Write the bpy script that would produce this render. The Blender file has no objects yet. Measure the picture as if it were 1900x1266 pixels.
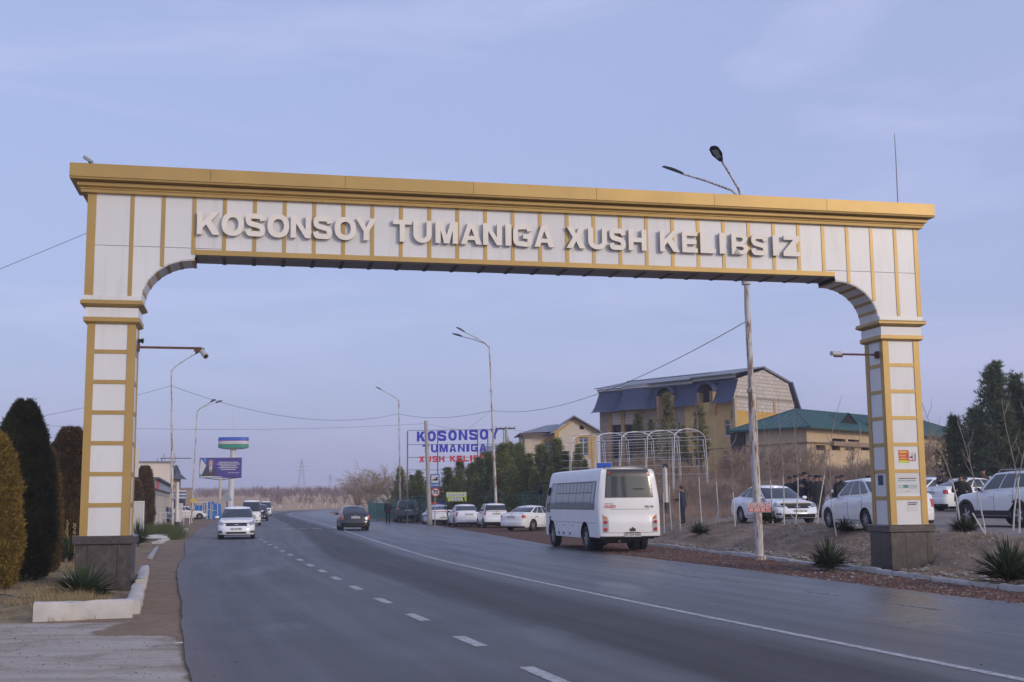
import bpy, bmesh, math, random
import numpy as np
from mathutils import Vector, Matrix

sc = bpy.context.scene
HAZE = 0.0007
COL = sc.collection
R = math.radians
random.seed(7)

# ------------------------------------------------------------------ camera, sky, sun
EYE = 1.65
FPX, PITCH, ROLL = 2216.0, 0.133, -0.0087          # focal length in photo pixels (1900 wide), pitch up, roll
cam = bpy.data.cameras.new('camera')
cam.sensor_width = 36.0
cam.lens = FPX / 1900 * 36
cam.clip_start = 0.1
cam.clip_end = 6000
camo = bpy.data.objects.new('camera', cam)
COL.objects.link(camo)
camo.matrix_world = Matrix.Translation((0, 0, EYE)) @ Matrix.Rotation(math.pi / 2 + PITCH, 4, 'X') @ Matrix.Rotation(ROLL, 4, 'Z')
sc.camera = camo

SUN_EL, SUN_AZ = R(19), R(133)                     # azimuth clockwise from +Y: low sun behind the camera, a little to its right
w = bpy.data.worlds.new('World')
sc.world = w
w.use_nodes = True
nt = w.node_tree
for n in list(nt.nodes):
    nt.nodes.remove(n)
def wn(t, **k):
    n = nt.nodes.new(t)
    for a, b in k.items():
        setattr(n, a, b)
    return n
out = wn('ShaderNodeOutputWorld')
bg = wn('ShaderNodeBackground')
bg.inputs['Strength'].default_value = 0.115
sky = wn('ShaderNodeTexSky')
sky.sky_type = 'NISHITA'
sky.sun_disc = False
sky.sun_elevation = SUN_EL
sky.sun_rotation = SUN_AZ
sky.air_density = 1.0
sky.dust_density = 3.0
sky.ozone_density = 1.6
tc = wn('ShaderNodeTexCoord')
# thin high overcast veil over the whole sky, with soft broken streaks of pinkish cloud
mp = wn('ShaderNodeMapping')
mp.inputs['Scale'].default_value = (1.6, 1.6, 7.5)
mp.inputs['Rotation'].default_value = (0.05, 0.10, 0.4)
nz = wn('ShaderNodeTexNoise')
nz.inputs['Scale'].default_value = 1.9
nz.inputs['Detail'].default_value = 7
nz.inputs['Roughness'].default_value = 0.56
nz.inputs['Distortion'].default_value = 0.5
rp = wn('ShaderNodeValToRGB')
rp.color_ramp.elements[0].position = 0.47
rp.color_ramp.elements[0].color = (0.0, 0.0, 0.0, 1)
rp.color_ramp.elements[1].position = 0.72
rp.color_ramp.elements[1].color = (0.36, 0.36, 0.36, 1)
veil = wn('ShaderNodeMixRGB')
veil.inputs['Fac'].default_value = 0.60
veil.inputs['Color2'].default_value = (4.85, 5.68, 9.4, 1)
cl = wn('ShaderNodeMixRGB')
cl.inputs['Color2'].default_value = (6.5, 6.45, 9.2, 1)
L = nt.links.new
L(tc.outputs['Generated'], mp.inputs['Vector'])
L(mp.outputs['Vector'], nz.inputs['Vector'])
L(nz.outputs['Fac'], rp.inputs['Fac'])
L(sky.outputs['Color'], veil.inputs['Color1'])
L(veil.outputs['Color'], cl.inputs['Color1'])
L(rp.outputs['Color'], cl.inputs['Fac'])
L(cl.outputs['Color'], bg.inputs['Color'])
L(bg.outputs['Background'], out.inputs['Surface'])

sl = bpy.data.lights.new('sun', 'SUN')
sl.energy = 1.3
sl.angle = R(11)
sl.color = (1.0, 0.87, 0.71)
so = bpy.data.objects.new('sun', sl)
COL.objects.link(so)
sd = Vector((math.sin(SUN_AZ) * math.cos(SUN_EL), math.cos(SUN_AZ) * math.cos(SUN_EL), math.sin(SUN_EL)))
so.rotation_euler = sd.to_track_quat('Z', 'Y').to_euler()

sc.view_settings.view_transform = 'Standard'
sc.view_settings.look = 'None'
sc.view_settings.exposure = 0.0
sc.view_settings.gamma = 1.0
sc.view_settings.use_curve_mapping = False
sc.render.engine = 'CYCLES'
sc.cycles.use_denoising = True
sc.cycles.max_bounces = 6
sc.cycles.volume_bounces = 1
sc.cycles.volume_step_rate = 4

# ------------------------------------------------------------------ survey helpers: from the photo's measurements to places on the ground
def ray(px, py):
    x, y = px - 950, py - 633
    c, s = math.cos(ROLL), math.sin(ROLL)
    X, Y = c * x + s * y, -s * x + c * y
    d = (X / FPX, 1.0, -Y / FPX)
    cp, sp = math.cos(PITCH), math.sin(PITCH)
    return d[0], d[1] * cp - d[2] * sp, d[1] * sp + d[2] * cp
def gp(px, py, z=0.0):
    r = ray(px, py); t = (z - EYE) / r[2]
    return Vector((r[0] * t, r[1] * t, z))
def at(px, py, Y):
    r = ray(px, py); t = Y / r[1]
    return Vector((r[0] * t, Y, EYE + r[2] * t))

# ------------------------------------------------------------------ materials
MATS = {}
def M(name, col, rough=0.6, metal=0.0, var=0.0, scale=4.0, bump=0.0, bscale=30.0, coat=0.0, col2=None, lo=0.45, hi=0.6, spec=0.5, emit=None, det=4, aniso=None, rnd=0):
    if name in MATS:
        return MATS[name]
    m = bpy.data.materials.new(name)
    m.use_nodes = True
    t = m.node_tree
    b = t.nodes['Principled BSDF']
    b.inputs['Base Color'].default_value = (*col, 1)
    b.inputs['Roughness'].default_value = rough
    b.inputs['Metallic'].default_value = metal
    b.inputs['Specular IOR Level'].default_value = spec
    if coat:
        b.inputs['Coat Weight'].default_value = coat
        b.inputs['Coat Roughness'].default_value = 0.06
    if emit:
        b.inputs['Emission Color'].default_value = (*emit[:3], 1)
        b.inputs['Emission Strength'].default_value = emit[3]
    tcn = t.nodes.new('ShaderNodeTexCoord')
    src = None
    if var:
        n = t.nodes.new('ShaderNodeTexNoise'); n.inputs['Scale'].default_value = scale; n.inputs['Detail'].default_value = det
        t.links.new(tcn.outputs['Object'], n.inputs['Vector'])
        r = t.nodes.new('ShaderNodeValToRGB')
        r.color_ramp.elements[0].position = 0.3; r.color_ramp.elements[1].position = 0.7
        r.color_ramp.elements[0].color = (*[c * (1 - var) for c in col], 1)
        r.color_ramp.elements[1].color = (*[min(1, c * (1 + var)) for c in col], 1)
        t.links.new(n.outputs['Fac'], r.inputs['Fac'])
        src = r.outputs['Color']
    if col2:
        n = t.nodes.new('ShaderNodeTexNoise'); n.inputs['Scale'].default_value = scale * 1.7; n.inputs['Detail'].default_value = 8
        n.inputs['Roughness'].default_value = 0.68
        if aniso:
            mpn = t.nodes.new('ShaderNodeMapping'); mpn.inputs['Scale'].default_value = aniso; oin = t.nodes.new('ShaderNodeObjectInfo')
            t.links.new(tcn.outputs['Object'], mpn.inputs['Vector']); t.links.new(oin.outputs['Location'], mpn.inputs['Location']); t.links.new(mpn.outputs['Vector'], n.inputs['Vector'])
        else:
            t.links.new(tcn.outputs['Object'], n.inputs['Vector'])
        r = t.nodes.new('ShaderNodeValToRGB')
        r.color_ramp.elements[0].position = lo; r.color_ramp.elements[1].position = hi
        t.links.new(n.outputs['Fac'], r.inputs['Fac'])
        mx = t.nodes.new('ShaderNodeMixRGB')
        mx.inputs['Color1'].default_value = (*col, 1)
        mx.inputs['Color2'].default_value = (*col2, 1)
        if src: t.links.new(src, mx.inputs['Color1'])
        t.links.new(r.outputs['Color'], mx.inputs['Fac'])
        src = mx.outputs['Color']
    if rnd and src:
        oi_ = t.nodes.new('ShaderNodeObjectInfo'); mr = t.nodes.new('ShaderNodeMapRange'); mr.inputs['To Min'].default_value = 1 - rnd; mr.inputs['To Max'].default_value = 1 + rnd * .6
        t.links.new(oi_.outputs['Random'], mr.inputs['Value'])
        mm_ = t.nodes.new('ShaderNodeMixRGB'); mm_.blend_type = 'MULTIPLY'; mm_.inputs['Fac'].default_value = 1
        t.links.new(src, mm_.inputs['Color1']); t.links.new(mr.outputs['Result'], mm_.inputs['Color2']); src = mm_.outputs['Color']
    if src:
        t.links.new(src, b.inputs['Base Color'])
    if bump:
        n = t.nodes.new('ShaderNodeTexNoise'); n.inputs['Scale'].default_value = bscale; n.inputs['Detail'].default_value = 4
        t.links.new(tcn.outputs['Object'], n.inputs['Vector'])
        bp = t.nodes.new('ShaderNodeBump'); bp.inputs['Strength'].default_value = bump; bp.inputs['Distance'].default_value = 0.02
        t.links.new(n.outputs['Fac'], bp.inputs['Height'])
        t.links.new(bp.outputs['Normal'], b.inputs['Normal'])
    MATS[name] = m
    return m

gold = M('gold_cladding', (0.45, 0.293, 0.092), 0.42, 0.25, var=0.07, scale=1.3, col2=(0.35, 0.22, 0.07), lo=0.58, hi=0.85, aniso=(1.5, 1.5, .35), rnd=.06)
panel_w = M('white_composite_panel', (0.72, 0.715, 0.705), 0.30, var=0.03, scale=0.9, col2=(0.58, 0.56, 0.52), lo=0.52, hi=0.85, aniso=(3.2, 3.2, .30), rnd=.045)
letter_w = M('letter_cream', (0.80, 0.745, 0.65), 0.45, var=0.04, scale=3)
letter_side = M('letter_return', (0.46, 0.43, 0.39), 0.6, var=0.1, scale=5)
granite = M('dark_granite', (0.062, 0.05, 0.047), 0.34, var=0.25, scale=5, col2=(0.13, 0.115, 0.105), lo=0.5, hi=0.75, bump=0.05)
soffit = M('soffit_brown', (0.30, 0.26, 0.25), 0.5, var=0.08, scale=2)
core_m = M('dark_backing', (0.06, 0.055, 0.05), 0.9)
white_paint = M('car_white', (0.85, 0.855, 0.86), 0.28, coat=0.6, var=0.02, scale=1.5)
white_dirty = M('car_white_dusty', (0.80, 0.80, 0.795), 0.35, coat=0.5, var=0.04, scale=2, col2=(0.60, 0.57, 0.52), lo=0.6, hi=0.85)
black_paint = M('car_black', (0.012, 0.012, 0.015), 0.2, coat=0.8, var=0.1, scale=2)
blue_paint = M('car_dark_blue', (0.07, 0.09, 0.13), 0.3, coat=0.6)
grey_paint = M('car_grey', (0.16, 0.17, 0.19), 0.3, coat=0.6)
bus_white = M('bus_white', (0.82, 0.82, 0.825), 0.42, coat=0.12, var=0.03, scale=1.2, col2=(0.58, 0.55, 0.50), lo=0.66, hi=0.9)
glass = M('tinted_glass', (0.022, 0.03, 0.036), 0.05, spec=0.8)
glass2 = M('window_glass', (0.05, 0.06, 0.07), 0.08, spec=0.7)
glass_bus = M('bus_side_glass', (0.16, 0.205, 0.22), 0.08, spec=0.7)
rubber = M('rubber', (0.018, 0.018, 0.019), 0.8, var=0.2, scale=6, col2=(0.09, 0.08, 0.07), lo=0.55, hi=0.8)
plastic_b = M('black_plastic', (0.02, 0.02, 0.022), 0.5)
alloy = M('alloy', (0.42, 0.42, 0.43), 0.35, 0.6, var=0.08, scale=5)
chrome = M('chrome', (0.7, 0.7, 0.72), 0.15, 1.0)
lamp_clear = M('headlamp', (0.30, 0.31, 0.33), 0.12, 0.2, coat=0.8, var=.5, scale=14)
lamp_red = M('tail_lamp', (0.50, 0.035, 0.025), 0.18, coat=0.7)
lamp_orange = M('indicator_lamp', (0.75, 0.24, 0.04), 0.18, coat=0.6)
plate_m = M('plate_white', (0.62, 0.62, 0.60), 0.5)
ink = M('dark_ink', (0.03, 0.03, 0.035), 0.7)
skin_m = M('skin', (0.36, 0.20, 0.135), 0.55)
rust_pole = M('white_paint_rusting', (0.58, 0.56, 0.53), 0.6, var=0.1, scale=2.4, col2=(0.21, 0.095, 0.045), lo=0.485, hi=0.60, bump=0.1, aniso=(2.6, 2.6, .42))
rust_bar = M('rust_brown', (0.115, 0.05, 0.035), 0.8, var=0.3, scale=6)
lime_white = M('lime_wash', (0.62, 0.59, 0.53), 0.85, var=0.12, scale=4)
concrete = M('concrete', (0.36, 0.33, 0.30), 0.9, var=0.15, scale=2.5, bump=0.2, bscale=30)
kerb_m = M('whitewashed_kerb', (0.50, 0.47, 0.43), 0.9, var=0.12, scale=3, col2=(0.33, 0.27, 0.21), lo=0.58, hi=0.78, bump=0.25, bscale=24)
kerb_grey = M('grey_kerb', (0.42, 0.40, 0.38), 0.9, var=0.12, scale=3, col2=(0.24, 0.19, 0.15), lo=0.5, hi=0.75, bump=0.3, bscale=24)
bark = M('bark_grey', (0.16, 0.125, 0.10), 0.95, var=0.25, scale=6)
twig_m = M('bare_twigs', (0.31, 0.235, 0.17), 0.95, var=0.25, scale=3)
twig_red = M('bare_twigs_reddish', (0.31, 0.215, 0.155), 0.95, var=0.3, scale=2)
twig_far = M('bare_twigs_far', (0.20, 0.125, 0.095), 0.95, var=0.3, scale=2)
dark_metal = M('dark_metal', (0.03, 0.03, 0.033), 0.5, 0.4)
wire_m = M('cable_black', (0.02, 0.02, 0.022), 0.7)
green_fence = M('green_fence_paint', (0.08, 0.21, 0.19), 0.6, var=0.15, scale=2)
pipe_w = M('white_tube', (0.72, 0.70, 0.67), 0.55, var=0.12, scale=3, col2=(0.35, 0.25, 0.18), lo=0.6, hi=0.8)

def leafmat(name, c1, c2, c3, scale=2.0):
    m = bpy.data.materials.new(name); m.use_nodes = True
    t = m.node_tree; b = t.nodes['Principled BSDF']
    b.inputs['Roughness'].default_value = 0.7; b.inputs['Specular IOR Level'].default_value = 0.25
    tcn = t.nodes.new('ShaderNodeTexCoord')
    n = t.nodes.new('ShaderNodeTexNoise'); n.inputs['Scale'].default_value = scale; n.inputs['Detail'].default_value = 8; n.inputs['Roughness'].default_value = 0.75
    oi = t.nodes.new('ShaderNodeObjectInfo')
    ad = t.nodes.new('ShaderNodeVectorMath')
    t.links.new(tcn.outputs['Object'], ad.inputs[0]); t.links.new(oi.outputs['Location'], ad.inputs[1])
    t.links.new(ad.outputs['Vector'], n.inputs['Vector'])
    r = t.nodes.new('ShaderNodeValToRGB')
    r.color_ramp.elements[0].position = 0.3; r.color_ramp.elements[0].color = (*c1, 1)
    r.color_ramp.elements[1].position = 0.72; r.color_ramp.elements[1].color = (*c3, 1)
    e = r.color_ramp.elements.new(0.5); e.color = (*c2, 1)
    t.links.new(n.outputs['Fac'], r.inputs['Fac'])
    t.links.new(r.outputs['Color'], b.inputs['Base Color'])
    return m
leaf_cyp = leafmat('cypress_green', (0.026, 0.030, 0.013), (0.052, 0.056, 0.022), (0.105, 0.09, 0.036), 2.5)
leaf_brown = leafmat('cypress_winter_brown', (0.06, 0.042, 0.02), (0.115, 0.075, 0.03), (0.19, 0.125, 0.05), 3)
leaf_gold = leafmat('thuja_gold', (0.085, 0.057, 0.012), (0.18, 0.122, 0.026), (0.31, 0.215, 0.05), 3)
leaf_pine = leafmat('pine_needles', (0.10, 0.125, 0.045), (0.185, 0.21, 0.075), (0.30, 0.30, 0.11), 1.6)
leaf_pine_d = leafmat('pine_needles_dark', (0.062, 0.085, 0.05), (0.125, 0.155, 0.08), (0.20, 0.225, 0.11), 1.6)
leaf_pine_y = leafmat('pine_needles_yellowing', (0.11, 0.13, 0.045), (0.20, 0.195, 0.07), (0.32, 0.25, 0.09), 1.2)
leaf_yucca = leafmat('yucca_leaf', (0.025, 0.045, 0.022), (0.05, 0.075, 0.035), (0.10, 0.115, 0.06), 5)
dry_grass = leafmat('dry_grass', (0.20, 0.15, 0.075), (0.30, 0.23, 0.12), (0.42, 0.33, 0.18), 4)
green_grass = leafmat('green_weeds', (0.035, 0.055, 0.02), (0.07, 0.09, 0.03), (0.16, 0.14, 0.05), 2)

# ------------------------------------------------------------------ mesh helpers
def tag(o, label=None, cat=None, group=None, kind=None):
    if label: o['label'] = label
    if cat: o['category'] = cat
    if group: o['group'] = group
    if kind: o['kind'] = kind
    return o
def thing(name, label, cat, loc=(0, 0, 0), rz=0.0, group=None):
    o = bpy.data.objects.new(name, None)
    COL.objects.link(o)
    o.location = loc
    o.rotation_euler = (0, 0, rz)
    o.empty_display_size = 0.2
    return tag(o, label, cat, group)
def place(name, mesh, parent=None, loc=(0, 0, 0), rot=(0, 0, 0), scl=(1, 1, 1), label=None):
    o = bpy.data.objects.new(name, mesh)
    COL.objects.link(o)
    if parent: o.parent = parent
    o.location = loc; o.rotation_euler = rot; o.scale = scl
    if label: o['label'] = label
    return o
def dup(o, parent=None):
    c = o.copy()
    COL.objects.link(c)
    if parent: c.parent = parent
    for ch in list(o.children):
        dup(ch, c)
    return c

class MB:
    def __init__(s):
        s.v = []; s.f = []; s.mi = []
    def add(s, vs, fs, mi=0):
        k = len(s.v)
        s.v += [tuple(p) for p in vs]
        for f in fs:
            s.f.append(tuple(i + k for i in f)); s.mi.append(mi)
        return s
    def box(s, c, d, rot=None, mi=0):
        x, y, z = d[0] / 2, d[1] / 2, d[2] / 2
        vs = [Vector((i * x, j * y, k * z)) for k in (-1, 1) for j in (-1, 1) for i in (-1, 1)]
        if rot is not None: vs = [rot @ p for p in vs]
        vs = [p + Vector(c) for p in vs]
        return s.add(vs, [(0, 2, 3, 1), (4, 5, 7, 6), (0, 1, 5, 4), (2, 6, 7, 3), (0, 4, 6, 2), (1, 3, 7, 5)], mi)
    def b2(s, x0, x1, y0, y1, z0, z1, mi=0):
        return s.box(((x0 + x1) / 2, (y0 + y1) / 2, (z0 + z1) / 2), (x1 - x0, y1 - y0, z1 - z0), None, mi)
    def tube(s, path, rad, n=8, cap=True, mi=0):
        P = [Vector(p) for p in path]
        rr = rad if isinstance(rad, (list, tuple)) else [rad] * len(P)
        rings = []
        up0 = None
        for i, p in enumerate(P):
            d = (P[min(i + 1, len(P) - 1)] - P[max(i - 1, 0)])
            if d.length < 1e-9: d = Vector((0, 0, 1))
            d.normalize()
            if up0 is None:
                up0 = Vector((0, 0, 1)) if abs(d.z) < 0.9 else Vector((1, 0, 0))
            a = d.cross(up0)
            if a.length < 1e-4: a = d.cross(Vector((0, 1, 0.1)))
            a.normalize(); b = a.cross(d); up0 = b
            rings.append([p + (a * math.cos(2 * math.pi * k / n) + b * math.sin(2 * math.pi * k / n)) * rr[i] for k in range(n)])
        vs = [q for r_ in rings for q in r_]
        fs = []
        for i in range(len(P) - 1):
            for k in range(n):
                a0 = i * n + k; a1 = i * n + (k + 1) % n
                fs.append((a0, a0 + n, a1 + n, a1))
        if cap:
            fs.append(tuple(range(n))); fs.append(tuple(reversed(range((len(P) - 1) * n, len(P) * n))))
        return s.add(vs, fs, mi)
    def prism(s, poly, ax, a0, a1, mi=0):
        """extrude a 2-D polygon along axis ax ('x','y','z') from a0 to a1"""
        n = len(poly)
        def mk(p, a):
            return (a, p[0], p[1]) if ax == 'x' else ((p[0], a, p[1]) if ax == 'y' else (p[0], p[1], a))
        vs = [mk(p, a0) for p in poly] + [mk(p, a1) for p in poly]
        fs = [tuple(range(n)), tuple(range(2 * n - 1, n - 1, -1))] + [(i, i + n, (i + 1) % n + n, (i + 1) % n) for i in range(n)]
        return s.add(vs, fs, mi)
    def lathe(s, prof, n=16, c=(0, 0, 0), ax='z', mi=0):
        vs = []
        for r_, h in prof:
            for k in range(n):
                a = 2 * math.pi * k / n
                x, y = r_ * math.cos(a), r_ * math.sin(a)
                p = (x, y, h) if ax == 'z' else ((h, x, y) if ax == 'x' else (x, h, y))
                vs.append((p[0] + c[0], p[1] + c[1], p[2] + c[2]))
        fs = []
        for i in range(len(prof) - 1):
            for k in range(n):
                a0 = i * n + k; a1 = i * n + (k + 1) % n
                fs.append((a0, a1, a1 + n, a0 + n))
        fs.append(tuple(reversed(range(n)))); fs.append(tuple(range((len(prof) - 1) * n, len(prof) * n)))
        return s.add(vs, fs, mi)
    def ball(s, c, r, n=8, m=6, mi=0):
        r3 = r if isinstance(r, (list, tuple)) else (r, r, r)
        vs = []; fs = []
        for i in range(m + 1):
            t = math.pi * i / m
            for k in range(n):
                a = 2 * math.pi * k / n
                vs.append((c[0] + r3[0] * math.sin(t) * math.cos(a), c[1] + r3[1] * math.sin(t) * math.sin(a), c[2] + r3[2] * math.cos(t)))
        for i in range(m):
            for k in range(n):
                a0 = i * n + k; a1 = i * n + (k + 1) % n
                fs.append((a0, a0 + n, a1 + n, a1))
        return s.add(vs, fs, mi)
    def rings(s, prof, x0, x1, y0, y1, mi=0, cap=True):
        """mitred moulding round a rectangle: prof = [(protrusion, z)]"""
        vs = []
        for p, z in prof:
            vs += [(x0 - p, y0 - p, z), (x1 + p, y0 - p, z), (x1 + p, y1 + p, z), (x0 - p, y1 + p, z)]
        fs = []
        for i in range(len(prof) - 1):
            for k in range(4):
                a0 = i * 4 + k; a1 = i * 4 + (k + 1) % 4
                fs.append((a0, a1, a1 + 4, a0 + 4))
        if cap:
            fs.append((3, 2, 1, 0)); q = (len(prof) - 1) * 4; fs.append((q, q + 1, q + 2, q + 3))
        return s.add(vs, fs, mi)
    def mesh(s, name, mats, smooth=None, weld=False, fix=False):
        me = bpy.data.meshes.new(name)
        me.from_pydata(s.v, [], s.f)
        for m in (mats if isinstance(mats, (list, tuple)) else [mats]):
            me.materials.append(m)
        if any(s.mi): me.polygons.foreach_set('material_index', s.mi)
        if weld or fix:
            bm = bmesh.new(); bm.from_mesh(me)
            if weld: bmesh.ops.remove_doubles(bm, verts=bm.verts, dist=1e-4)
            if fix: bmesh.ops.recalc_face_normals(bm, faces=bm.faces)
            bm.to_mesh(me); bm.free()
        if smooth is not None:
            me.polygons.foreach_set('use_smooth', [True] * len(me.polygons))
            me.set_sharp_from_angle(angle=R(smooth))
        me.update()
        return me
    def part(s, name, mats, parent=None, smooth=None, weld=False, fix=False, label=None):
        return place(name, s.mesh(name, mats, smooth, weld, fix), parent, label=label)

def npmesh(name, V, F, mats):
    """fast triangle/quad mesh from numpy arrays"""
    me = bpy.data.meshes.new(name)
    k = F.shape[1]
    me.vertices.add(len(V)); me.vertices.foreach_set('co', V.astype(np.float32).ravel())
    me.loops.add(F.size); me.loops.foreach_set('vertex_index', F.astype(np.int32).ravel())
    me.polygons.add(len(F))
    me.polygons.foreach_set('loop_start', np.arange(0, F.size, k, dtype=np.int32))
    me.polygons.foreach_set('loop_total', np.full(len(F), k, dtype=np.int32))
    for m in (mats if isinstance(mats, (list, tuple)) else [mats]): me.materials.append(m)
    me.update(calc_edges=True); me.validate()
    return me
RNG = np.random.default_rng(11)
def unit(a):
    return a / (np.linalg.norm(a, axis=-1, keepdims=True) + 1e-9)
def blades(P, D, ln, wd):
    """one pointed blade per point P, along D: length ln, width wd (arrays or numbers)"""
    n = len(P)
    ln = np.broadcast_to(np.asarray(ln, float), (n,))[:, None]; wd = np.broadcast_to(np.asarray(wd, float), (n,))[:, None]
    D = unit(D); S = unit(np.cross(D, RNG.normal(size=(n, 3))))
    a = P - S * wd * .5; b = P + S * wd * .5; c = P + D * ln
    V = np.stack([a, b, c], 1).reshape(-1, 3)
    return V, np.arange(3 * n).reshape(-1, 3)
def joinnp(parts):
    Vs, Fs, k = [], [], 0
    for V, F in parts:
        Vs.append(V); Fs.append(F + k); k += len(V)
    return np.concatenate(Vs), np.concatenate(Fs)

# text and letters
def curve_mesh(name, loops, depth, mats):
    cu = bpy.data.curves.new(name, 'CURVE'); cu.dimensions = '2D'; cu.fill_mode = 'BOTH'; cu.extrude = depth / 2
    for lp in loops:
        sp = cu.splines.new('POLY'); sp.points.add(len(lp) - 1)
        for p, q in zip(sp.points, lp): p.co = (q[0], q[1], 0, 1)
        sp.use_cyclic_u = True
    o = bpy.data.objects.new(name, cu)
    me = bpy.data.meshes.new_from_object(o)
    bpy.data.objects.remove(o); bpy.data.curves.remove(cu)
    me.materials.clear()
    for m in mats: me.materials.append(m)
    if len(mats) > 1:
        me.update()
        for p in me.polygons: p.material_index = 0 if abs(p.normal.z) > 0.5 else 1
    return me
def text_mesh(name, s, size, mat, bold=0.0, align='CENTER', sx=1.0):
    cu = bpy.data.curves.new(name, 'FONT'); cu.body = s; cu.size = size; cu.align_x = align; cu.align_y = 'CENTER'; cu.offset = bold
    cu.resolution_u = 3
    o = bpy.data.objects.new(name, cu)
    me = bpy.data.meshes.new_from_object(o)
    bpy.data.objects.remove(o); bpy.data.curves.remove(cu)
    me.materials.clear(); me.materials.append(mat)
    if sx != 1.0: me.transform(Matrix.Diagonal((sx, 1, 1, 1)))
    return me

def sup(cx, cy, a, b, n=2.5, k=28, t0=0.0, t1=2 * math.pi, close=True):
    o = []
    m = k if close else k + 1
    for i in range(m):
        t = t0 + (t1 - t0) * i / k
        c, s = math.cos(t), math.sin(t)
        o.append((cx + a * math.copysign(abs(c) ** (2 / n), c), cy + b * math.copysign(abs(s) ** (2 / n), s)))
    return o
def stroke(pts, wd):
    n = len(pts); Lf, Rt = [], []
    for i in range(n):
        p = Vector(pts[i])
        d0 = (Vector(pts[i]) - Vector(pts[i - 1])).normalized() if i > 0 else None
        d1 = (Vector(pts[i + 1]) - Vector(pts[i])).normalized() if i < n - 1 else None
        d0 = d0 or d1; d1 = d1 or d0
        n0, n1 = Vector((-d0.y, d0.x)), Vector((-d1.y, d1.x))
        m = (n0 + n1)
        m = m.normalized() if m.length > 1e-6 else n0
        k = wd / 2 / max(0.5, m.dot(n0))
        Lf.append(p + m * k); Rt.append(p - m * k)
    return [tuple(q) for q in Lf] + [tuple(q) for q in reversed(Rt)]
def catmull(P, k=5):
    o = []
    Q = [P[0]] + list(P) + [P[-1]]
    for i in range(1, len(Q) - 2):
        for j in range(k):
            t = j / k
            o.append(tuple(0.5 * (2 * Q[i][c] + (Q[i + 1][c] - Q[i - 1][c]) * t + (2 * Q[i - 1][c] - 5 * Q[i][c] + 4 * Q[i + 1][c] - Q[i + 2][c]) * t * t
                           + (3 * Q[i][c] - Q[i - 1][c] - 3 * Q[i + 1][c] + Q[i + 2][c]) * t ** 3) for c in range(len(P[0]))))
    o.append(tuple(P[-1]))
    return o
def letter_mesh(name, ch, w, s, H, depth, mats):
    if ch not in 'SG':
        return curve_mesh(name, [[(p[0] * H, p[1] * H) for p in lp] for lp in glyph(ch, w, s)], depth, mats)
    pl = glyph(ch, w, s)[0]; n = len(pl) // 2                 # stroked letters: a strip of quads, front, back and edges
    Lp, Rp = pl[:n], pl[n:][::-1]
    v, f, mi = [], [], []
    for a, b_ in zip(Lp, Rp):
        for p in (a, b_):
            for z in (depth / 2, -depth / 2): v.append((p[0] * H, p[1] * H, z))
    for i in range(n - 1):
        q = 4 * i
        f += [(q, q + 2, q + 6, q + 4), (q + 1, q + 5, q + 7, q + 3), (q, q + 4, q + 5, q + 1), (q + 2, q + 3, q + 7, q + 6)]; mi += [0, 0, 1, 1]
    q = 4 * (n - 1); f += [(0, 1, 3, 2), (q, q + 2, q + 3, q + 1)]; mi += [1, 1]
    m_ = MB(); m_.v, m_.f, m_.mi = v, f, (mi if len(mats) > 1 else [0] * len(mi))
    return m_.mesh(name, mats, fix=True)
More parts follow.
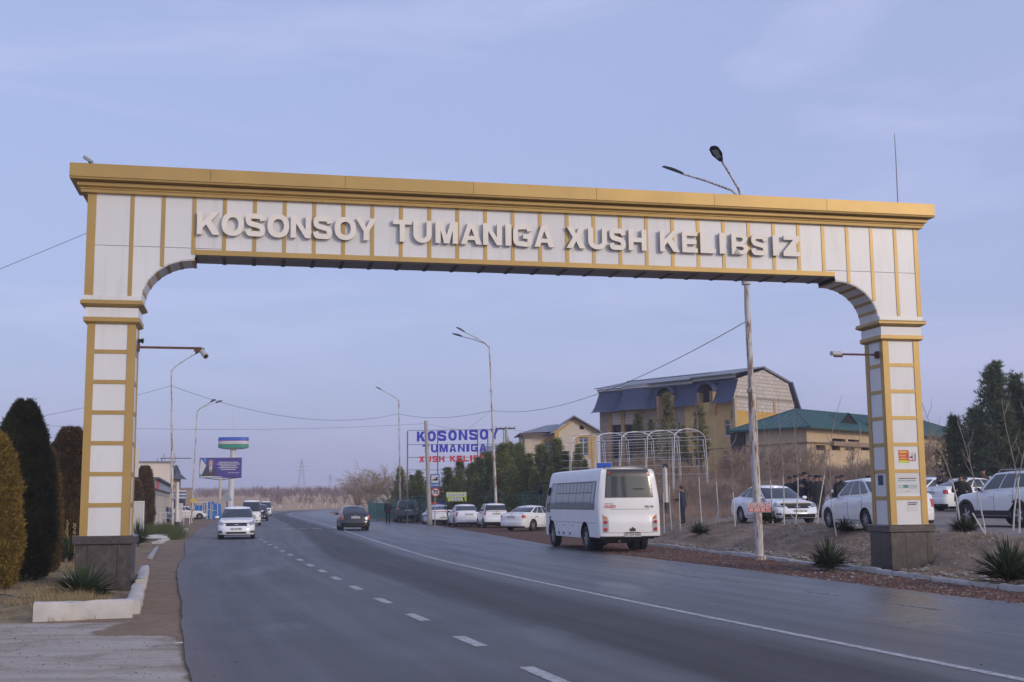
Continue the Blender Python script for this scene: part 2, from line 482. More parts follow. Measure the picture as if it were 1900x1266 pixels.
def glyph(ch, w, s):
    """heavy sans capitals of height 1, width w, stroke s: a list of closed outlines"""
    h = w / 2
    if ch == 'I': return [[(0, 0), (w, 0), (w, 1), (0, 1)]]
    if ch == 'L': return [[(0, 0), (w, 0), (w, s * .9), (s, s * .9), (s, 1), (0, 1)]]
    if ch == 'T': return [[(h - s / 2, 0), (h + s / 2, 0), (h + s / 2, 1 - s * .9), (w, 1 - s * .9), (w, 1), (0, 1), (0, 1 - s * .9), (h - s / 2, 1 - s * .9)]]
    if ch == 'E':
        t = s * .86
        return [[(0, 0), (w, 0), (w, t), (s, t), (s, .5 - t / 2), (w * .93, .5 - t / 2), (w * .93, .5 + t / 2), (s, .5 + t / 2), (s, 1 - t), (w, 1 - t), (w, 1), (0, 1)]]
    if ch == 'H': return [[(0, 0), (s, 0), (s, .5 - s * .45), (w - s, .5 - s * .45), (w - s, 0), (w, 0), (w, 1), (w - s, 1), (w - s, .5 + s * .45), (s, .5 + s * .45), (s, 1), (0, 1)]]
    if ch == 'N': return [[(0, 0), (s, 0), (s, .64), (w - s, 0), (w, 0), (w, 1), (w - s, 1), (w - s, .36), (s, 1), (0, 1)]]
    if ch == 'K': return [[(0, 0), (s, 0), (s, .28), (s + .19 * (w - s), .44), (w - 1.32 * s, 0), (w, 0), (s + .47 * (w - s), .62), (w * .97, 1), (w * .97 - 1.32 * s, 1), (s, .58), (s, 1), (0, 1)]]
    if ch == 'Y': return [[(h - s / 2, 0), (h + s / 2, 0), (h + s / 2, .40), (w, 1), (w - 1.2 * s, 1), (h, .58), (1.2 * s, 1), (0, 1), (h - s / 2, .40)]]
    if ch == 'X': return [[(0, 0), (1.25 * s, 0), (h, .33), (w - 1.25 * s, 0), (w, 0), (h + .66 * s, .51), (w * .98, 1), (w * .98 - 1.2 * s, 1), (h, .68), (w * .02 + 1.2 * s, 1), (w * .02, 1), (h - .66 * s, .51)]]
    if ch == 'Z':
        t = s * .88
        return [[(0, 0), (w, 0), (w, t), (1.45 * s, t), (w, 1 - t), (w, 1), (.03, 1), (.03, 1 - t), (w - 1.45 * s, 1 - t), (0, t)]]
    if ch == 'M': return [[(0, 0), (s, 0), (s, .62), (h - .12, 0), (h + .12, 0), (w - s, .62), (w - s, 0), (w, 0), (w, 1), (w - 1.4 * s, 1), (h, .38), (1.4 * s, 1), (0, 1)]]
    if ch == 'A': return [[(0, 0), (1.1 * s, 0), (1.1 * s + .07, .2), (w - 1.1 * s - .07, .2), (w - 1.1 * s, 0), (w, 0), (h + .6 * s, 1), (h - .6 * s, 1)],
                          [(h - .14, .385), (h + .14, .385), (h, .74)]]
    if ch == 'O': return [sup(h, .5, h, .52, 2.3, 32), sup(h, .5, h - s, .52 - s * .92, 2.2, 28)]
    if ch == 'U':
        o = [(0, 1), (0, .36)] + [(h - (h) * math.cos(t), .36 - .38 * math.sin(t)) for t in [math.pi * i / 14 for i in range(1, 14)]] + [(w, .36), (w, 1), (w - s, 1), (w - s, .37)]
        o += [(h + (h - s) * math.cos(t), .37 - (.37 - s * .86) * math.sin(t)) for t in [math.pi * i / 12 for i in range(1, 12)]] + [(s, .37), (s, 1)]
        return [o]
    if ch == 'B':
        o = [(0, 0)] + [(w * .55 + w * .45 * math.cos(t), .28 + .28 * math.sin(t)) for t in [-math.pi / 2 + math.pi * i / 10 for i in range(0, 10)]]
        o += [(w * .82, .54)] + [(w * .53 + w * .42 * math.cos(t), .76 + .24 * math.sin(t)) for t in [-math.pi / 2.6 + (math.pi / 2 + math.pi / 2.6) * i / 9 for i in range(0, 10)]] + [(0, 1)]
        q = s * .8
        i1 = [(s, q), (w * .54, q)] + [(w * .54 + (w * .45 - s) * math.cos(t), .28 + (.28 - q) * math.sin(t)) for t in [-math.pi / 2 + math.pi * i / 8 for i in range(1, 8)]] + [(w * .54, .56 - q), (s, .56 - q)]
        i2 = [(s, .6), (w * .52, .6)] + [(w * .52 + (w * .42 - s) * math.cos(t), .72 + .10 * math.sin(t)) for t in [-math.pi / 2 + math.pi * i / 8 for i in range(1, 8)]] + [(w * .52, 1 - q), (s, 1 - q)]
        return [o, i1, i2]
    c = s / 2
    if ch == 'S':
        p = catmull([(w - c * .9, .69), (w * .80, .86), (h, 1 - c + .01), (w * .2, .87), (c, .725), (w * .22, .575), (h, .505), (w * .80, .42), (w - c, .27), (w * .80, .125), (h, c - .01), (w * .2, .13), (c * .9, .31)], 4)
        return [stroke(p, s * .98)]
    if ch == 'G':
        p = catmull([(w - c * 1.1, .70), (w * .80, .88), (h, 1 - c + .01), (w * .18, .84), (c, .5), (w * .18, .16), (h, c - .01), (w * .80, .10), (w - c, .19)], 4)
        return [stroke(p + [(w - c, .46), (w * .52, .46)], s * .95)]
    return []
# ------------------------------------------------------------------ road centre line (the solid white line) and the lie of the land
RC = [(9.6, -6), (7.2, 2.6), (4.61, 11.14), (2.28, 18.74), (-.1, 27), (-2.45, 35.9), (-5.75, 51), (-9.3, 68), (-14.6, 93), (-22, 126), (-29.5, 160), (-36.5, 200), (-40, 238), (-40.5, 262), (-36, 284), (-25, 298), (-6, 305), (40, 308)]
RCd = np.array(catmull(RC, 12))
_k = np.argmax(RCd[:, 1] > 270)
YS, XS = RCd[:_k, 1], RCd[:_k, 0]
def xc(y): return np.interp(y, YS, XS)
def slope(y): return (xc(y + 1.5) - xc(y - 1.5)) / 3
def soff(x, y):
    return (x - xc(y)) / np.sqrt(1 + slope(y) ** 2)
def sst(a, b, x):
    t = np.clip((x - a) / (b - a), 0, 1)
    return t * t * (3 - 2 * t)
# smooth value noise
_P = RNG.random((256, 256))
def vn(x, y):
    x = np.asarray(x, float); y = np.asarray(y, float)
    i = np.floor(x).astype(int); j = np.floor(y).astype(int)
    fx, fy = x - i, y - j
    fx = fx * fx * (3 - 2 * fx); fy = fy * fy * (3 - 2 * fy)
    g = lambda a, b: _P[a % 256, b % 256]
    return (g(i, j) * (1 - fx) + g(i + 1, j) * fx) * (1 - fy) + (g(i, j + 1) * (1 - fx) + g(i + 1, j + 1) * fx) * fy - .5
def fbm(x, y, o=4):
    a, t = 1.0, 0
    for k in range(o):
        t = t + a * vn(x * 2 ** k + 17 * k, y * 2 ** k + 31 * k); a *= .5
    return t
def road_left(y):   # asphalt edge, left of the centre line
    return -np.interp(y, [0, 11, 23, 40, 57, 82, 140, 300], [7.34, 7.23, 7.06, 7.2, 8.2, 8.8, 8.5, 8.0]) + .035 * fbm(y * .8, y * .13 + 4, 4)
def road_right(y):
    return np.interp(y, [0, 19, 28, 43, 60, 84, 95, 110, 300], [5.35, 5.42, 5.75, 5.75, 6.45, 7.1, 6.25, 6.0, 6.0]) + .10 * vn(y * .8 + 9, y * .2)
PLAT = 0.70
def kerb_off(y): return np.interp(y, [10, 21, 27.4, 35, 46], [6.5, 7.15, 8.0, 8.85, 9.35])
def berm_s0(y): return np.where(y < 46, kerb_off(y) + .2, np.interp(y, [46, 56, 66, 110], [9.55, 12.5, 13.5, 13.0]))
def hgt(x, y):
    x = np.asarray(x, float); y = np.asarray(y, float)
    s = soff(x, np.minimum(y, 262))
    inroad = (s > road_left(y) + .35) & (s < road_right(y) - .35)
    s0 = berm_s0(y)
    berm = sst(0.1, 2.5, s - s0)
    lump = fbm(x * .55, y * .55, 4)
    rough = fbm(x * 2.3, y * 2.3, 3)
    d_ = s - s0
    r = .10 * sst(.1, .9, d_) + .26 * sst(1.0 + .3 * vn(x * .6, y * .6), 1.5 + .3 * vn(x * .6, y * .6), d_) + (PLAT - .36) * sst(1.5, 3.4, d_)
    r = r + .15 * lump * berm * (1 - sst(3.6, 6, s - s0)) * np.where(y < 60, 1, .4) + .05 * rough * berm * (1 - sst(3, 5, s - s0))
    r = r + .05 * np.exp(-((s - s0 - 2.6) / .7) ** 2) * (y < 60)
    r = r + .20 * sst(47.5, 51, y) * sst(10.5, 12.5, x)
    r = r + .18 * sst(44.5, 48.5, y) * sst(14.2, 16.4, x)
    bank = sst(62, 79, y + .08 * (x - 15)) * sst(12.5, 19, s)
    r = r + 2.35 * bank + .25 * fbm(x * .25, y * .25) * bank
    r = np.where(y > 130, r * (1 - sst(130, 230, y) * .8), r)
    l = np.where(s < road_left(y) + .35, -.034 + .03 * fbm(x * .8, y * .8), 0)
    h = np.where(s > 0, np.where(s > s0 - .2, r, -.030 + .02 * rough), l)
    h = np.where(inroad, -.10, h)
    far = sst(306, 385, y) * 3.4 + sst(400, 900, y) * 5.5 + .5 * fbm(x * .03, y * .03) * sst(306, 380, y)
    h = np.where(y > 300, np.where(y > 312, np.maximum(h * 0, 0) + far, h * .0 - .1), h)
    # raised planting bed of the left pillar
    bed = sst(0.0, .25, -8.15 - .30 * vn(y * .4, 2) - s) * sst(18.0, 18.5, y + .25 * (x + 6)) * (1 - sst(58, 66, y))
    h = np.where((s < -7.4) & (y < 70), h + .08 * bed + .05 * rough * bed, h)
    h = np.where((s < -7.1) & (y < 17.5), np.maximum(h, -.03) * .35 - .008, h)
    return h
def hz(x, y): return float(hgt(np.array([x]), np.array([y]))[0])

def mk_axis(segs):
    o = [segs[0][0]]
    for a, b, d in segs:
        n = max(1, int(round((b - a) / d)))
        o += [a + (b - a) * (i + 1) / n for i in range(n)]
    return np.array(o)
gxs = mk_axis([(-700, -120, 40), (-120, -40, 6), (-40, -14, 1.2), (-14, 22, .19), (22, 45, .8), (45, 120, 6), (120, 800, 40)])
gys = mk_axis([(-60, 4, 8), (4, 9, 1), (9, 48, .19), (48, 110, .7), (110, 320, 3.5), (320, 600, 14), (600, 1400, 80)])
GXX, GYY = np.meshgrid(gxs, gys)
GZ = hgt(GXX, GYY)
V = np.stack([GXX.ravel(), GYY.ravel(), GZ.ravel()], 1)
nx, ny = len(gxs), len(gys)
idx = np.arange(nx * ny).reshape(ny, nx)
F = np.stack([idx[:-1, :-1].ravel(), idx[:-1, 1:].ravel(), idx[1:, 1:].ravel(), idx[1:, :-1].ravel()], 1)
gm = bpy.data.materials.new('earth'); gm.use_nodes = True
t = gm.node_tree; b = t.nodes['Principled BSDF']
b.inputs['Roughness'].default_value = 0.95; b.inputs['Specular IOR Level'].default_value = 0.15
tcn = t.nodes.new('ShaderNodeTexCoord')
def tex(scale, det=6, rough=.6):
    n = t.nodes.new('ShaderNodeTexNoise'); n.inputs['Scale'].default_value = scale; n.inputs['Detail'].default_value = det; n.inputs['Roughness'].default_value = rough
    t.links.new(tcn.outputs['Object'], n.inputs['Vector']); return n
def ramp(src, stops):
    r = t.nodes.new('ShaderNodeValToRGB')
    e = r.color_ramp.elements
    e[0].position, e[0].color = stops[0][0], (*stops[0][1], 1)
    e[1].position, e[1].color = stops[-1][0], (*stops[-1][1], 1)
    for p, c in stops[1:-1]:
        q = e.new(p); q.color = (*c, 1)
    t.links.new(src, r.inputs['Fac']); return r.outputs['Color']
def attr(nm):
    a = t.nodes.new('ShaderNodeAttribute'); a.attribute_name = nm; return a.outputs['Fac']
def mix(f, a, c2, blend='MIX'):
    m_ = t.nodes.new('ShaderNodeMixRGB'); m_.blend_type = blend
    for sck, val in (('Fac', f), ('Color1', a), ('Color2', c2)):
        if isinstance(val, (float, int)): m_.inputs[sck].default_value = val
        elif isinstance(val, tuple): m_.inputs[sck].default_value = (*val, 1)
        else: t.links.new(val, m_.inputs[sck])
    return m_.outputs['Color']
base = ramp(tex(.55, 9, .7).outputs['Fac'], [(.28, (.16, .112, .075)), (.5, (.265, .192, .135)), (.72, (.38, .295, .22))])
fine = ramp(tex(13, 6, .7).outputs['Fac'], [(.3, (.55, .55, .55)), (.7, (1.25, 1.25, 1.25))])
base = mix(1.0, base, fine, 'MULTIPLY')
fld = ramp(tex(.06, 8, .7).outputs['Fac'], [(.3, (.36, .23, .12)), (.7, (.55, .38, .21))])
base = mix(attr('field'), base, fld)
sho = ramp(tex(1.6, 8, .7).outputs['Fac'], [(.3, (.19, .135, .09)), (.7, (.30, .225, .16))])
base = mix(attr('shoulder'), base, sho)
bedc = ramp(tex(3, 8, .75).outputs['Fac'], [(.35, (.14, .105, .07)), (.5, (.25, .19, .11)), (.65, (.34, .27, .16))])
base = mix(attr('bed'), base, bedc)
red = ramp(tex(26, 3, .8).outputs['Fac'], [(.3, (.065, .038, .03)), (.55, (.15, .082, .058)), (.75, (.22, .145, .115))])
base = mix(attr('gravel'), base, red)
lot = ramp(tex(.9, 7, .65).outputs['Fac'], [(.3, (.20, .17, .15)), (.7, (.30, .265, .24))])
base = mix(attr('lot'), base, lot)
# old worn concrete apron at the left edge of the road, dirt lying over its rim
am = t.nodes.new('ShaderNodeMapping'); am.inputs['Scale'].default_value = (.35, 2.2, 1); am.inputs['Rotation'].default_value = (0, 0, .06)
t.links.new(tcn.outputs['Object'], am.inputs['Vector'])
an = t.nodes.new('ShaderNodeTexNoise'); an.inputs['Scale'].default_value = 1.3; an.inputs['Detail'].default_value = 9; an.inputs['Roughness'].default_value = .68
t.links.new(am.outputs['Vector'], an.inputs['Vector'])
c_ = ramp(an.outputs['Fac'], [(.3, (.31, .255, .205)), (.5, (.43, .38, .325)), (.7, (.51, .46, .41))])
c_ = mix(1.0, c_, ramp(tex(30, 5, .75).outputs['Fac'], [(.3, (.8, .8, .8)), (.7, (1.15, 1.15, 1.15))]), 'MULTIPLY')
c_ = mix(ramp(tex(.9, 7, .7).outputs['Fac'], [(.52, (0, 0, 0)), (.68, (.8, .8, .8))]), c_, (.23, .17, .12))
ad_ = t.nodes.new('ShaderNodeMath'); ad_.operation = 'MULTIPLY_ADD'; ad_.inputs[1].default_value = .9; t.links.new(tex(2.6, 9, .72).outputs['Fac'], ad_.inputs[0])
sb_ = t.nodes.new('ShaderNodeMath'); sb_.operation = 'SUBTRACT'; sb_.inputs[1].default_value = .45; t.links.new(attr('apron'), sb_.inputs[0]); t.links.new(sb_.outputs[0], ad_.inputs[2])
base = mix(ramp(ad_.outputs[0], [(.42, (0, 0, 0)), (.58, (1, 1, 1))]), base, c_)
t.links.new(base, b.inputs['Base Color'])
bp = t.nodes.new('ShaderNodeBump'); bp.inputs['Strength'].default_value = .55; bp.inputs['Distance'].default_value = .05
t.links.new(tex(16, 7, .75).outputs['Fac'], bp.inputs['Height']); t.links.new(bp.outputs['Normal'], b.inputs['Normal'])
gme = npmesh('ground', V, F, gm)
S = soff(GXX, np.minimum(GYY, 262))
s0 = berm_s0(GYY)
wob = .25 * fbm(GXX * .7, GYY * .7)
def setattr_(me, nm, a):
    at_ = me.attributes.new(nm, 'FLOAT', 'POINT'); at_.data.foreach_set('value', np.clip(a, 0, 1).astype(np.float32).ravel())
setattr_(gme, 'field', sst(190, 250, GYY + 60 * fbm(GXX * .02, GYY * .02)))
setattr_(gme, 'shoulder', (S < 0) * sst(-9.2, -8.4, S + wob) * (GYY < 120))
setattr_(gme, 'bed', (S < -8) * sst(-8.2, -8.9, S + wob) * (1 - sst(50, 62, GYY)))
setattr_(gme, 'gravel', (S > 0) * (1 - sst(-.55, .0, S - s0 + wob * .8)) * (GYY < 125))
setattr_(gme, 'lot', (S > 0) * sst(3.4, 5.2, S - s0 + wob * 2) * sst(8, 12, GYY) * (1 - sst(59, 66, GYY)))
setattr_(gme, 'apron', sst(-.15, .2, -7.2 - S) * (1 - sst(17.3, 17.65, GYY)) * (1 - sst(-5.9, -5.2, GXX) * sst(15.0, 16.2, GYY)) * (S < 0))
gme.polygons.foreach_set('use_smooth', [True] * len(gme.polygons))
tag(place('ground', gme), kind='structure')

# ------------------------------------------------------------------ road: asphalt with lane-by-lane wear (u = offset from the centre line, v = distance)
def strip(name, sfun_a, sfun_b, mat, z, cl=RCd, n=14, ylim=None, kind='structure', edge=None):
    C = np.array(cl)
    d = np.gradient(C, axis=0); d = d / np.linalg.norm(d, axis=1, keepdims=True)
    nrm = np.stack([d[:, 1], -d[:, 0]], 1)
    arc = np.concatenate([[0], np.cumsum(np.linalg.norm(np.diff(C, axis=0), axis=1))])
    Vs, UV = [], []
    for i in range(len(C)):
        a, b_ = sfun_a(C[i, 1]), sfun_b(C[i, 1])
        for k in range(n + 1):
            s = a + (b_ - a) * k / n
            Vs.append((C[i, 0] + nrm[i, 0] * s, C[i, 1] + nrm[i, 1] * s, z)); UV.append((s, arc[i]))
    Vs = np.array(Vs); UV = np.array(UV)
    ii = np.arange(len(C) * (n + 1)).reshape(len(C), n + 1)
    Fq = np.stack([ii[:-1, :-1].ravel(), ii[:-1, 1:].ravel(), ii[1:, 1:].ravel(), ii[1:, :-1].ravel()], 1)
    me = npmesh(name, Vs, Fq, mat)
    uvl = me.uv_layers.new(name='road_uv')
    li = np.empty(len(me.loops), np.int32); me.loops.foreach_get('vertex_index', li)
    uvl.data.foreach_set('uv', UV[li].astype(np.float32).ravel())
    return tag(place(name, me), kind=kind)
rm = bpy.data.materials.new('asphalt'); rm.use_nodes = True
t = rm.node_tree; b = t.nodes['Principled BSDF']
tcn = t.nodes.new('ShaderNodeTexCoord')
uvn = t.nodes.new('ShaderNodeUVMap'); uvn.uv_map = 'road_uv'
sp = t.nodes.new('ShaderNodeSeparateXYZ'); t.links.new(uvn.outputs['UV'], sp.inputs[0])
smap = t.nodes.new('ShaderNodeMapping'); smap.inputs['Scale'].default_value = (1.0, .045, 1)   # streaks drawn out along the lanes
t.links.new(uvn.outputs['UV'], smap.inputs['Vector'])
def stex(scale, det=5):
    n = t.nodes.new('ShaderNodeTexNoise'); n.inputs['Scale'].default_value = scale; n.inputs['Detail'].default_value = det; n.inputs['Roughness'].default_value = .6
    t.links.new(smap.outputs['Vector'], n.inputs['Vector']); return n.outputs['Fac']
def math_(op, a, c=None):
    n = t.nodes.new('ShaderNodeMath'); n.operation = op
    for i, v_ in enumerate((a, c)):
        if v_ is None: continue
        if isinstance(v_, (int, float)): n.inputs[i].default_value = v_
        else: t.links.new(v_, n.inputs[i])
    return n.outputs[0]
def bump1(x, stops):
    r = ramp(x, stops); return r
un = math_('ADD', math_('MULTIPLY', sp.outputs['X'], 1 / 20), .5)              # 0..1 over -10..10 m
un2 = math_('ADD', un, math_('MULTIPLY', math_('SUBTRACT', stex(.8), .5), .05))
asp = ramp(tex(.5, 8, .65).outputs['Fac'], [(.3, (.064, .063, .068)), (.7, (.094, .093, .099))])
band = ramp(un2, [(.0, (1, 1, 1)), (.355, (1.0, 1.0, 1.0)), (.375, (.50, .47, .44)), (.455, (.54, .51, .48)), (.478, (1, 1, 1)), (.57, (.72, .72, .72)), (.63, (.86, .86, .86)), (1, (.82, .82, .82))])
asp = mix(1.0, asp, band, 'MULTIPLY')
stk = ramp(stex(1.7, 6), [(.3, (.80, .80, .80)), (.7, (1.22, 1.22, 1.22))])
asp = mix(1.0, asp, stk, 'MULTIPLY')
grit = ramp(tex(70, 4, .8).outputs['Fac'], [(.3, (.60, .60, .60)), (.7, (1.42, 1.42, 1.42))])
asp = mix(1.0, asp, grit, 'MULTIPLY')
# dust washed in from both edges
dust = math_('MULTIPLY', ramp(un2, [(.0, (1, 1, 1)), (.125, (1, 1, 1)), (.175, (.0, .0, .0)), (.765, (0, 0, 0)), (.81, (.5, .5, .5)), (1, (1, 1, 1))]), math_('MULTIPLY', tex(1.1, 7, .7).outputs['Fac'], .95))
asp = mix(dust, asp, (.15, .115, .088))
# tar-sealed cracks: edges of a stretched cell pattern, only where a broad mask lets them show
vo = t.nodes.new('ShaderNodeTexVoronoi'); vo.feature = 'DISTANCE_TO_EDGE'; vo.inputs['Scale'].default_value = .22
wv = t.nodes.new('ShaderNodeMapping'); wv.inputs['Scale'].default_value = (1, .35, 1)
ndist = t.nodes.new('ShaderNodeTexNoise'); ndist.inputs['Scale'].default_value = 1.4; ndist.inputs['Detail'].default_value = 5
t.links.new(tcn.outputs['Object'], ndist.inputs['Vector'])
va = t.nodes.new('ShaderNodeVectorMath'); t.links.new(tcn.outputs['Object'], va.inputs[0]); t.links.new(ndist.outputs['Color'], va.inputs[1])
t.links.new(va.outputs['Vector'], wv.inputs['Vector']); t.links.new(wv.outputs['Vector'], vo.inputs['Vector'])
crk = ramp(vo.outputs['Distance'], [(.0, (1, 1, 1)), (.006, (1, 1, 1)), (.010, (0, 0, 0)), (1, (0, 0, 0))])
cmask = ramp(tex(.13, 3, .5).outputs['Fac'], [(.44, (0, 0, 0)), (.54, (.8, .8, .8))])
asp = mix(math_('MULTIPLY', math_('MULTIPLY', crk, cmask), ramp(un2, [(0, (0, 0, 0)), (.50, (0, 0, 0)), (.53, (.7, .7, .7)), (1, (.7, .7, .7))])), asp, (.022, .022, .023))
def blot(cx, cy, rx, ry, wob):
    m1 = t.nodes.new('ShaderNodeMapping'); m1.inputs['Location'].default_value = (-cx / rx, -cy / ry, 0); m1.inputs['Scale'].default_value = (1 / rx, 1 / ry, 0)
    t.links.new(tcn.outputs['Object'], m1.inputs['Vector'])
    ln_ = t.nodes.new('ShaderNodeVectorMath'); ln_.operation = 'LENGTH'; t.links.new(m1.outputs['Vector'], ln_.inputs[0])
    return ramp(math_('ADD', ln_.outputs['Value'], math_('MULTIPLY', math_('SUBTRACT', tex(1.6, 7, .65).outputs['Fac'], .5), wob)), [(0, (1, 1, 1)), (.65, (.9, .9, .9)), (1.0, (0, 0, 0))])
# damp and oil stains of their own shapes
stain = blot(6.0, 18.6, 1.2, 4.2, 1.3)
for q in ((3.9, 27.5, .35, 4.5, .9), (-3.2, 16.4, .5, .7, 1.2), (0.4, 15.0, .35, 1.6, 1.2), (-6.4, 30.0, .6, 3.0, 1.3), (2.0, 23.0, .5, 2.4, 1.2)):
    stain = math_('MAXIMUM', stain, blot(*q))
asp = mix(math_('MULTIPLY', stain, .38), asp, (.022, .022, .024))
t.links.new(asp, b.inputs['Base Color'])
rr_ = ramp(un2, [(0, (.62,) * 3), (.36, (.56,) * 3), (.38, (.70,) * 3), (.455, (.66,) * 3), (.48, (.50,) * 3), (.60, (.40,) * 3), (.72, (.35,) * 3), (1, (.50,) * 3)])
rvar = math_('ADD', math_('SUBTRACT', rr_, math_('MULTIPLY', stain, .12)), math_('MULTIPLY', math_('SUBTRACT', stex(2.2), .5), .34))
t.links.new(rvar, b.inputs['Roughness'])
b.inputs['Specular IOR Level'].default_value = .5
bp = t.nodes.new('ShaderNodeBump'); bp.inputs['Strength'].default_value = .35; bp.inputs['Distance'].default_value = .012
t.links.new(tex(85, 3, .7).outputs['Fac'], bp.inputs['Height']); t.links.new(bp.outputs['Normal'], b.inputs['Normal'])
RCf = np.array(catmull([tuple(p) for p in RC], 40))
strip('road', road_left, road_right, rm, 0.0, cl=RCf, n=16)

# painted markings: worn paint sheets 4 mm above the asphalt
pm = bpy.data.materials.new('road_paint_worn'); pm.use_nodes = True
t = pm.node_tree; b = t.nodes['Principled BSDF']; b.inputs['Roughness'].default_value = .7
tcn = t.nodes.new('ShaderNodeTexCoord')
c_ = ramp(tex(9, 7, .75).outputs['Fac'], [(.36, (.12, .12, .125)), (.50, (.40, .40, .40)), (.7, (.52, .52, .51))])
t.links.new(c_, b.inputs['Base Color'])
pf = bpy.data.materials.new('road_paint_faded'); pf.use_nodes = True
t = pf.node_tree; b = t.nodes['Principled BSDF']; b.inputs['Roughness'].default_value = .65
tcn = t.nodes.new('ShaderNodeTexCoord')
c_ = ramp(tex(6, 7, .75).outputs['Fac'], [(.42, (.085, .085, .088)), (.56, (.24, .235, .23)), (.72, (.36, .35, .34))])
t.links.new(c_, b.inputs['Base Color'])
py_ = M('road_paint_yellow', (.33, .27, .12), .7, var=.3, scale=5)
cut = RCf[(RCf[:, 1] < 215)]
tag(strip('solid_line_marking', lambda y: -.065, lambda y: .065, pm, .004, cl=cut, n=1), kind='structure')
def dash(name, x, y, ln, wd, mat):
    sl_ = float(slope(y)); d = Vector((sl_, 1, 0)).normalized(); n = Vector((d.y, -d.x, 0))
    c = Vector((x, y, .004)); q = [c - d * ln / 2 - n * wd / 2, c - d * ln / 2 + n * wd / 2, c + d * ln / 2 + n * wd / 2, c + d * ln / 2 - n * wd / 2]
    o = MB().add(q, [(0, 1, 2, 3)]).part(name, mat); tag(o, kind='structure')
for px, py in [(1008, 1252), (871, 1190), (774, 1145.5), (710.8, 1115), (660, 1091), (623.5, 1073.3), (598, 1060), (575.7, 1049.2), (556.6, 1039), (538.5, 1029.8), (524, 1022.6), (512, 1016.2), (501.4, 1010.7), (492.4, 1005.9), (484.9, 1001.1)]:
    p = gp(px, py); dash('lane_dash_marking', p.x, p.y, 1.12 if p.y < 30 else 1.2, .16, pm)
for (ax, ay), (bx, by) in [((1085, 1040), (1150, 1048)), ((1215, 1060), (1381, 1082)), ((1493, 1098), (1556, 1105.5)), ((1663, 1121), (1748, 1132))]:
    p, q = gp(ax, ay), gp(bx, by); m_ = (p + q) / 2
    dash('lane_dash_marking', m_.x, m_.y, (p - q).length, .11, pf)
for i, s_ in enumerate([-7.0, -6.05, -5.1, -4.15, -3.2, -2.25, -1.3, -.35, .6, 1.6, 2.6, 3.6, 4.6]):
    y = 78 + s_ * .25; x = float(xc(y)) + s_ * 1.0
    dash('crosswalk_dash_marking', x, y, 1.5, .55, pf if i % 2 else py_)

# ------------------------------------------------------------------ kerbs
def kerb(name, pts, wd, ht, mat, label, cat, group=None, z0=None, bev=.03):
    P = catmull([(p[0], p[1], (z0 if z0 is not None else 0)) for p in pts], 6) if len(pts) > 2 else [(pts[0][0] + (pts[1][0] - pts[0][0]) * i / 8, pts[0][1] + (pts[1][1] - pts[0][1]) * i / 8, z0 or 0) for i in range(9)]
    P = [Vector(p) for p in P]
    prof = [(-wd / 2, -.15), (-wd / 2, ht - bev), (-wd / 2 + bev, ht), (wd / 2 - bev, ht), (wd / 2, ht - bev), (wd / 2, -.15)]
    vs, fs = [], []
    for i, p in enumerate(P):
        d = (P[min(i + 1, len(P) - 1)] - P[max(i - 1, 0)]).normalized(); nn = Vector((d.y, -d.x, 0))
        for a, z in prof:
            j = Vector((RNG.normal(), RNG.normal(), RNG.normal())) * .008
            vs.append(p + nn * a + Vector((0, 0, z)) + j)
    m_ = len(prof)
    for i in range(len(P) - 1):
        for k in range(m_ - 1):
            a0 = i * m_ + k; fs.append((a0, a0 + 1, a0 + m_ + 1, a0 + m_))
    fs.append(tuple(reversed(range(m_)))); fs.append(tuple(range((len(P) - 1) * m_, len(P) * m_)))
    o = MB().add(vs, fs).part(name, mat, smooth=50, fix=True)
    return tag(o, label, cat, group)
kerb('kerb_stone', [gp(62, 1148), gp(246, 1141)], .20, .23, kerb_m, 'whitewashed kerb stone lying across the front of the left pillar bed', 'kerb stone')
kerb('kerb_stone', [gp(246, 1136), gp(256, 1102)], .22, .19, kerb_m, 'short whitewashed kerb stone turning back from the bed corner', 'kerb stone')
kerb('kerb_stone', [gp(261, 1092), gp(268, 1064)], .20, .18, kerb_m, 'whitewashed kerb stone standing beside the left pillar base', 'kerb stone')
kerb('kerb_stone', [gp(278, 1036), gp(292, 1016)], .16, .06, kerb_grey, 'low sunken kerb stone in the dirt behind the left pillar', 'kerb stone')
kerb('kerb_stone', [gp(288, 1012), gp(318, 1000), gp(345, 984)], .28, .14, kerb_m, 'pale kerb curving round the weedy left flower bed', 'kerb stone')
kp = [(float(xc(y)) + float(kerb_off(y)) * math.sqrt(1 + float(slope(y)) ** 2), y) for y in np.linspace(10, 46.5, 16)]
ORD = 'first second third fourth fifth sixth seventh eighth ninth tenth eleventh twelfth thirteenth fourteenth fifteenth sixteenth seventeenth eighteenth nineteenth twentieth'.split() + ['twenty ' + q for q in 'first second third fourth fifth sixth seventh eighth ninth'.split()]
for i in range(len(kp) - 1):
    a, b_ = Vector((*kp[i], 0)), Vector((*kp[i + 1], 0)); g_ = (b_ - a).normalized() * .03
    kerb('kerb_block', [a + g_, b_ - g_], .16, .07 + .02 * math.sin(i * 2.1), kerb_grey, ORD[len(kp) - 2 - i] + ' low grey kerb block along the red gravel, counting forward from the bus', 'kerb block', 'kerb blocks along the gravel strip')
sign_white = M('sign_white', (.62, .62, .62), .5)
p_red = M('print_red', (.60, .045, .03), .5); p_yel = M('print_yellow', (.72, .55, .05), .5)
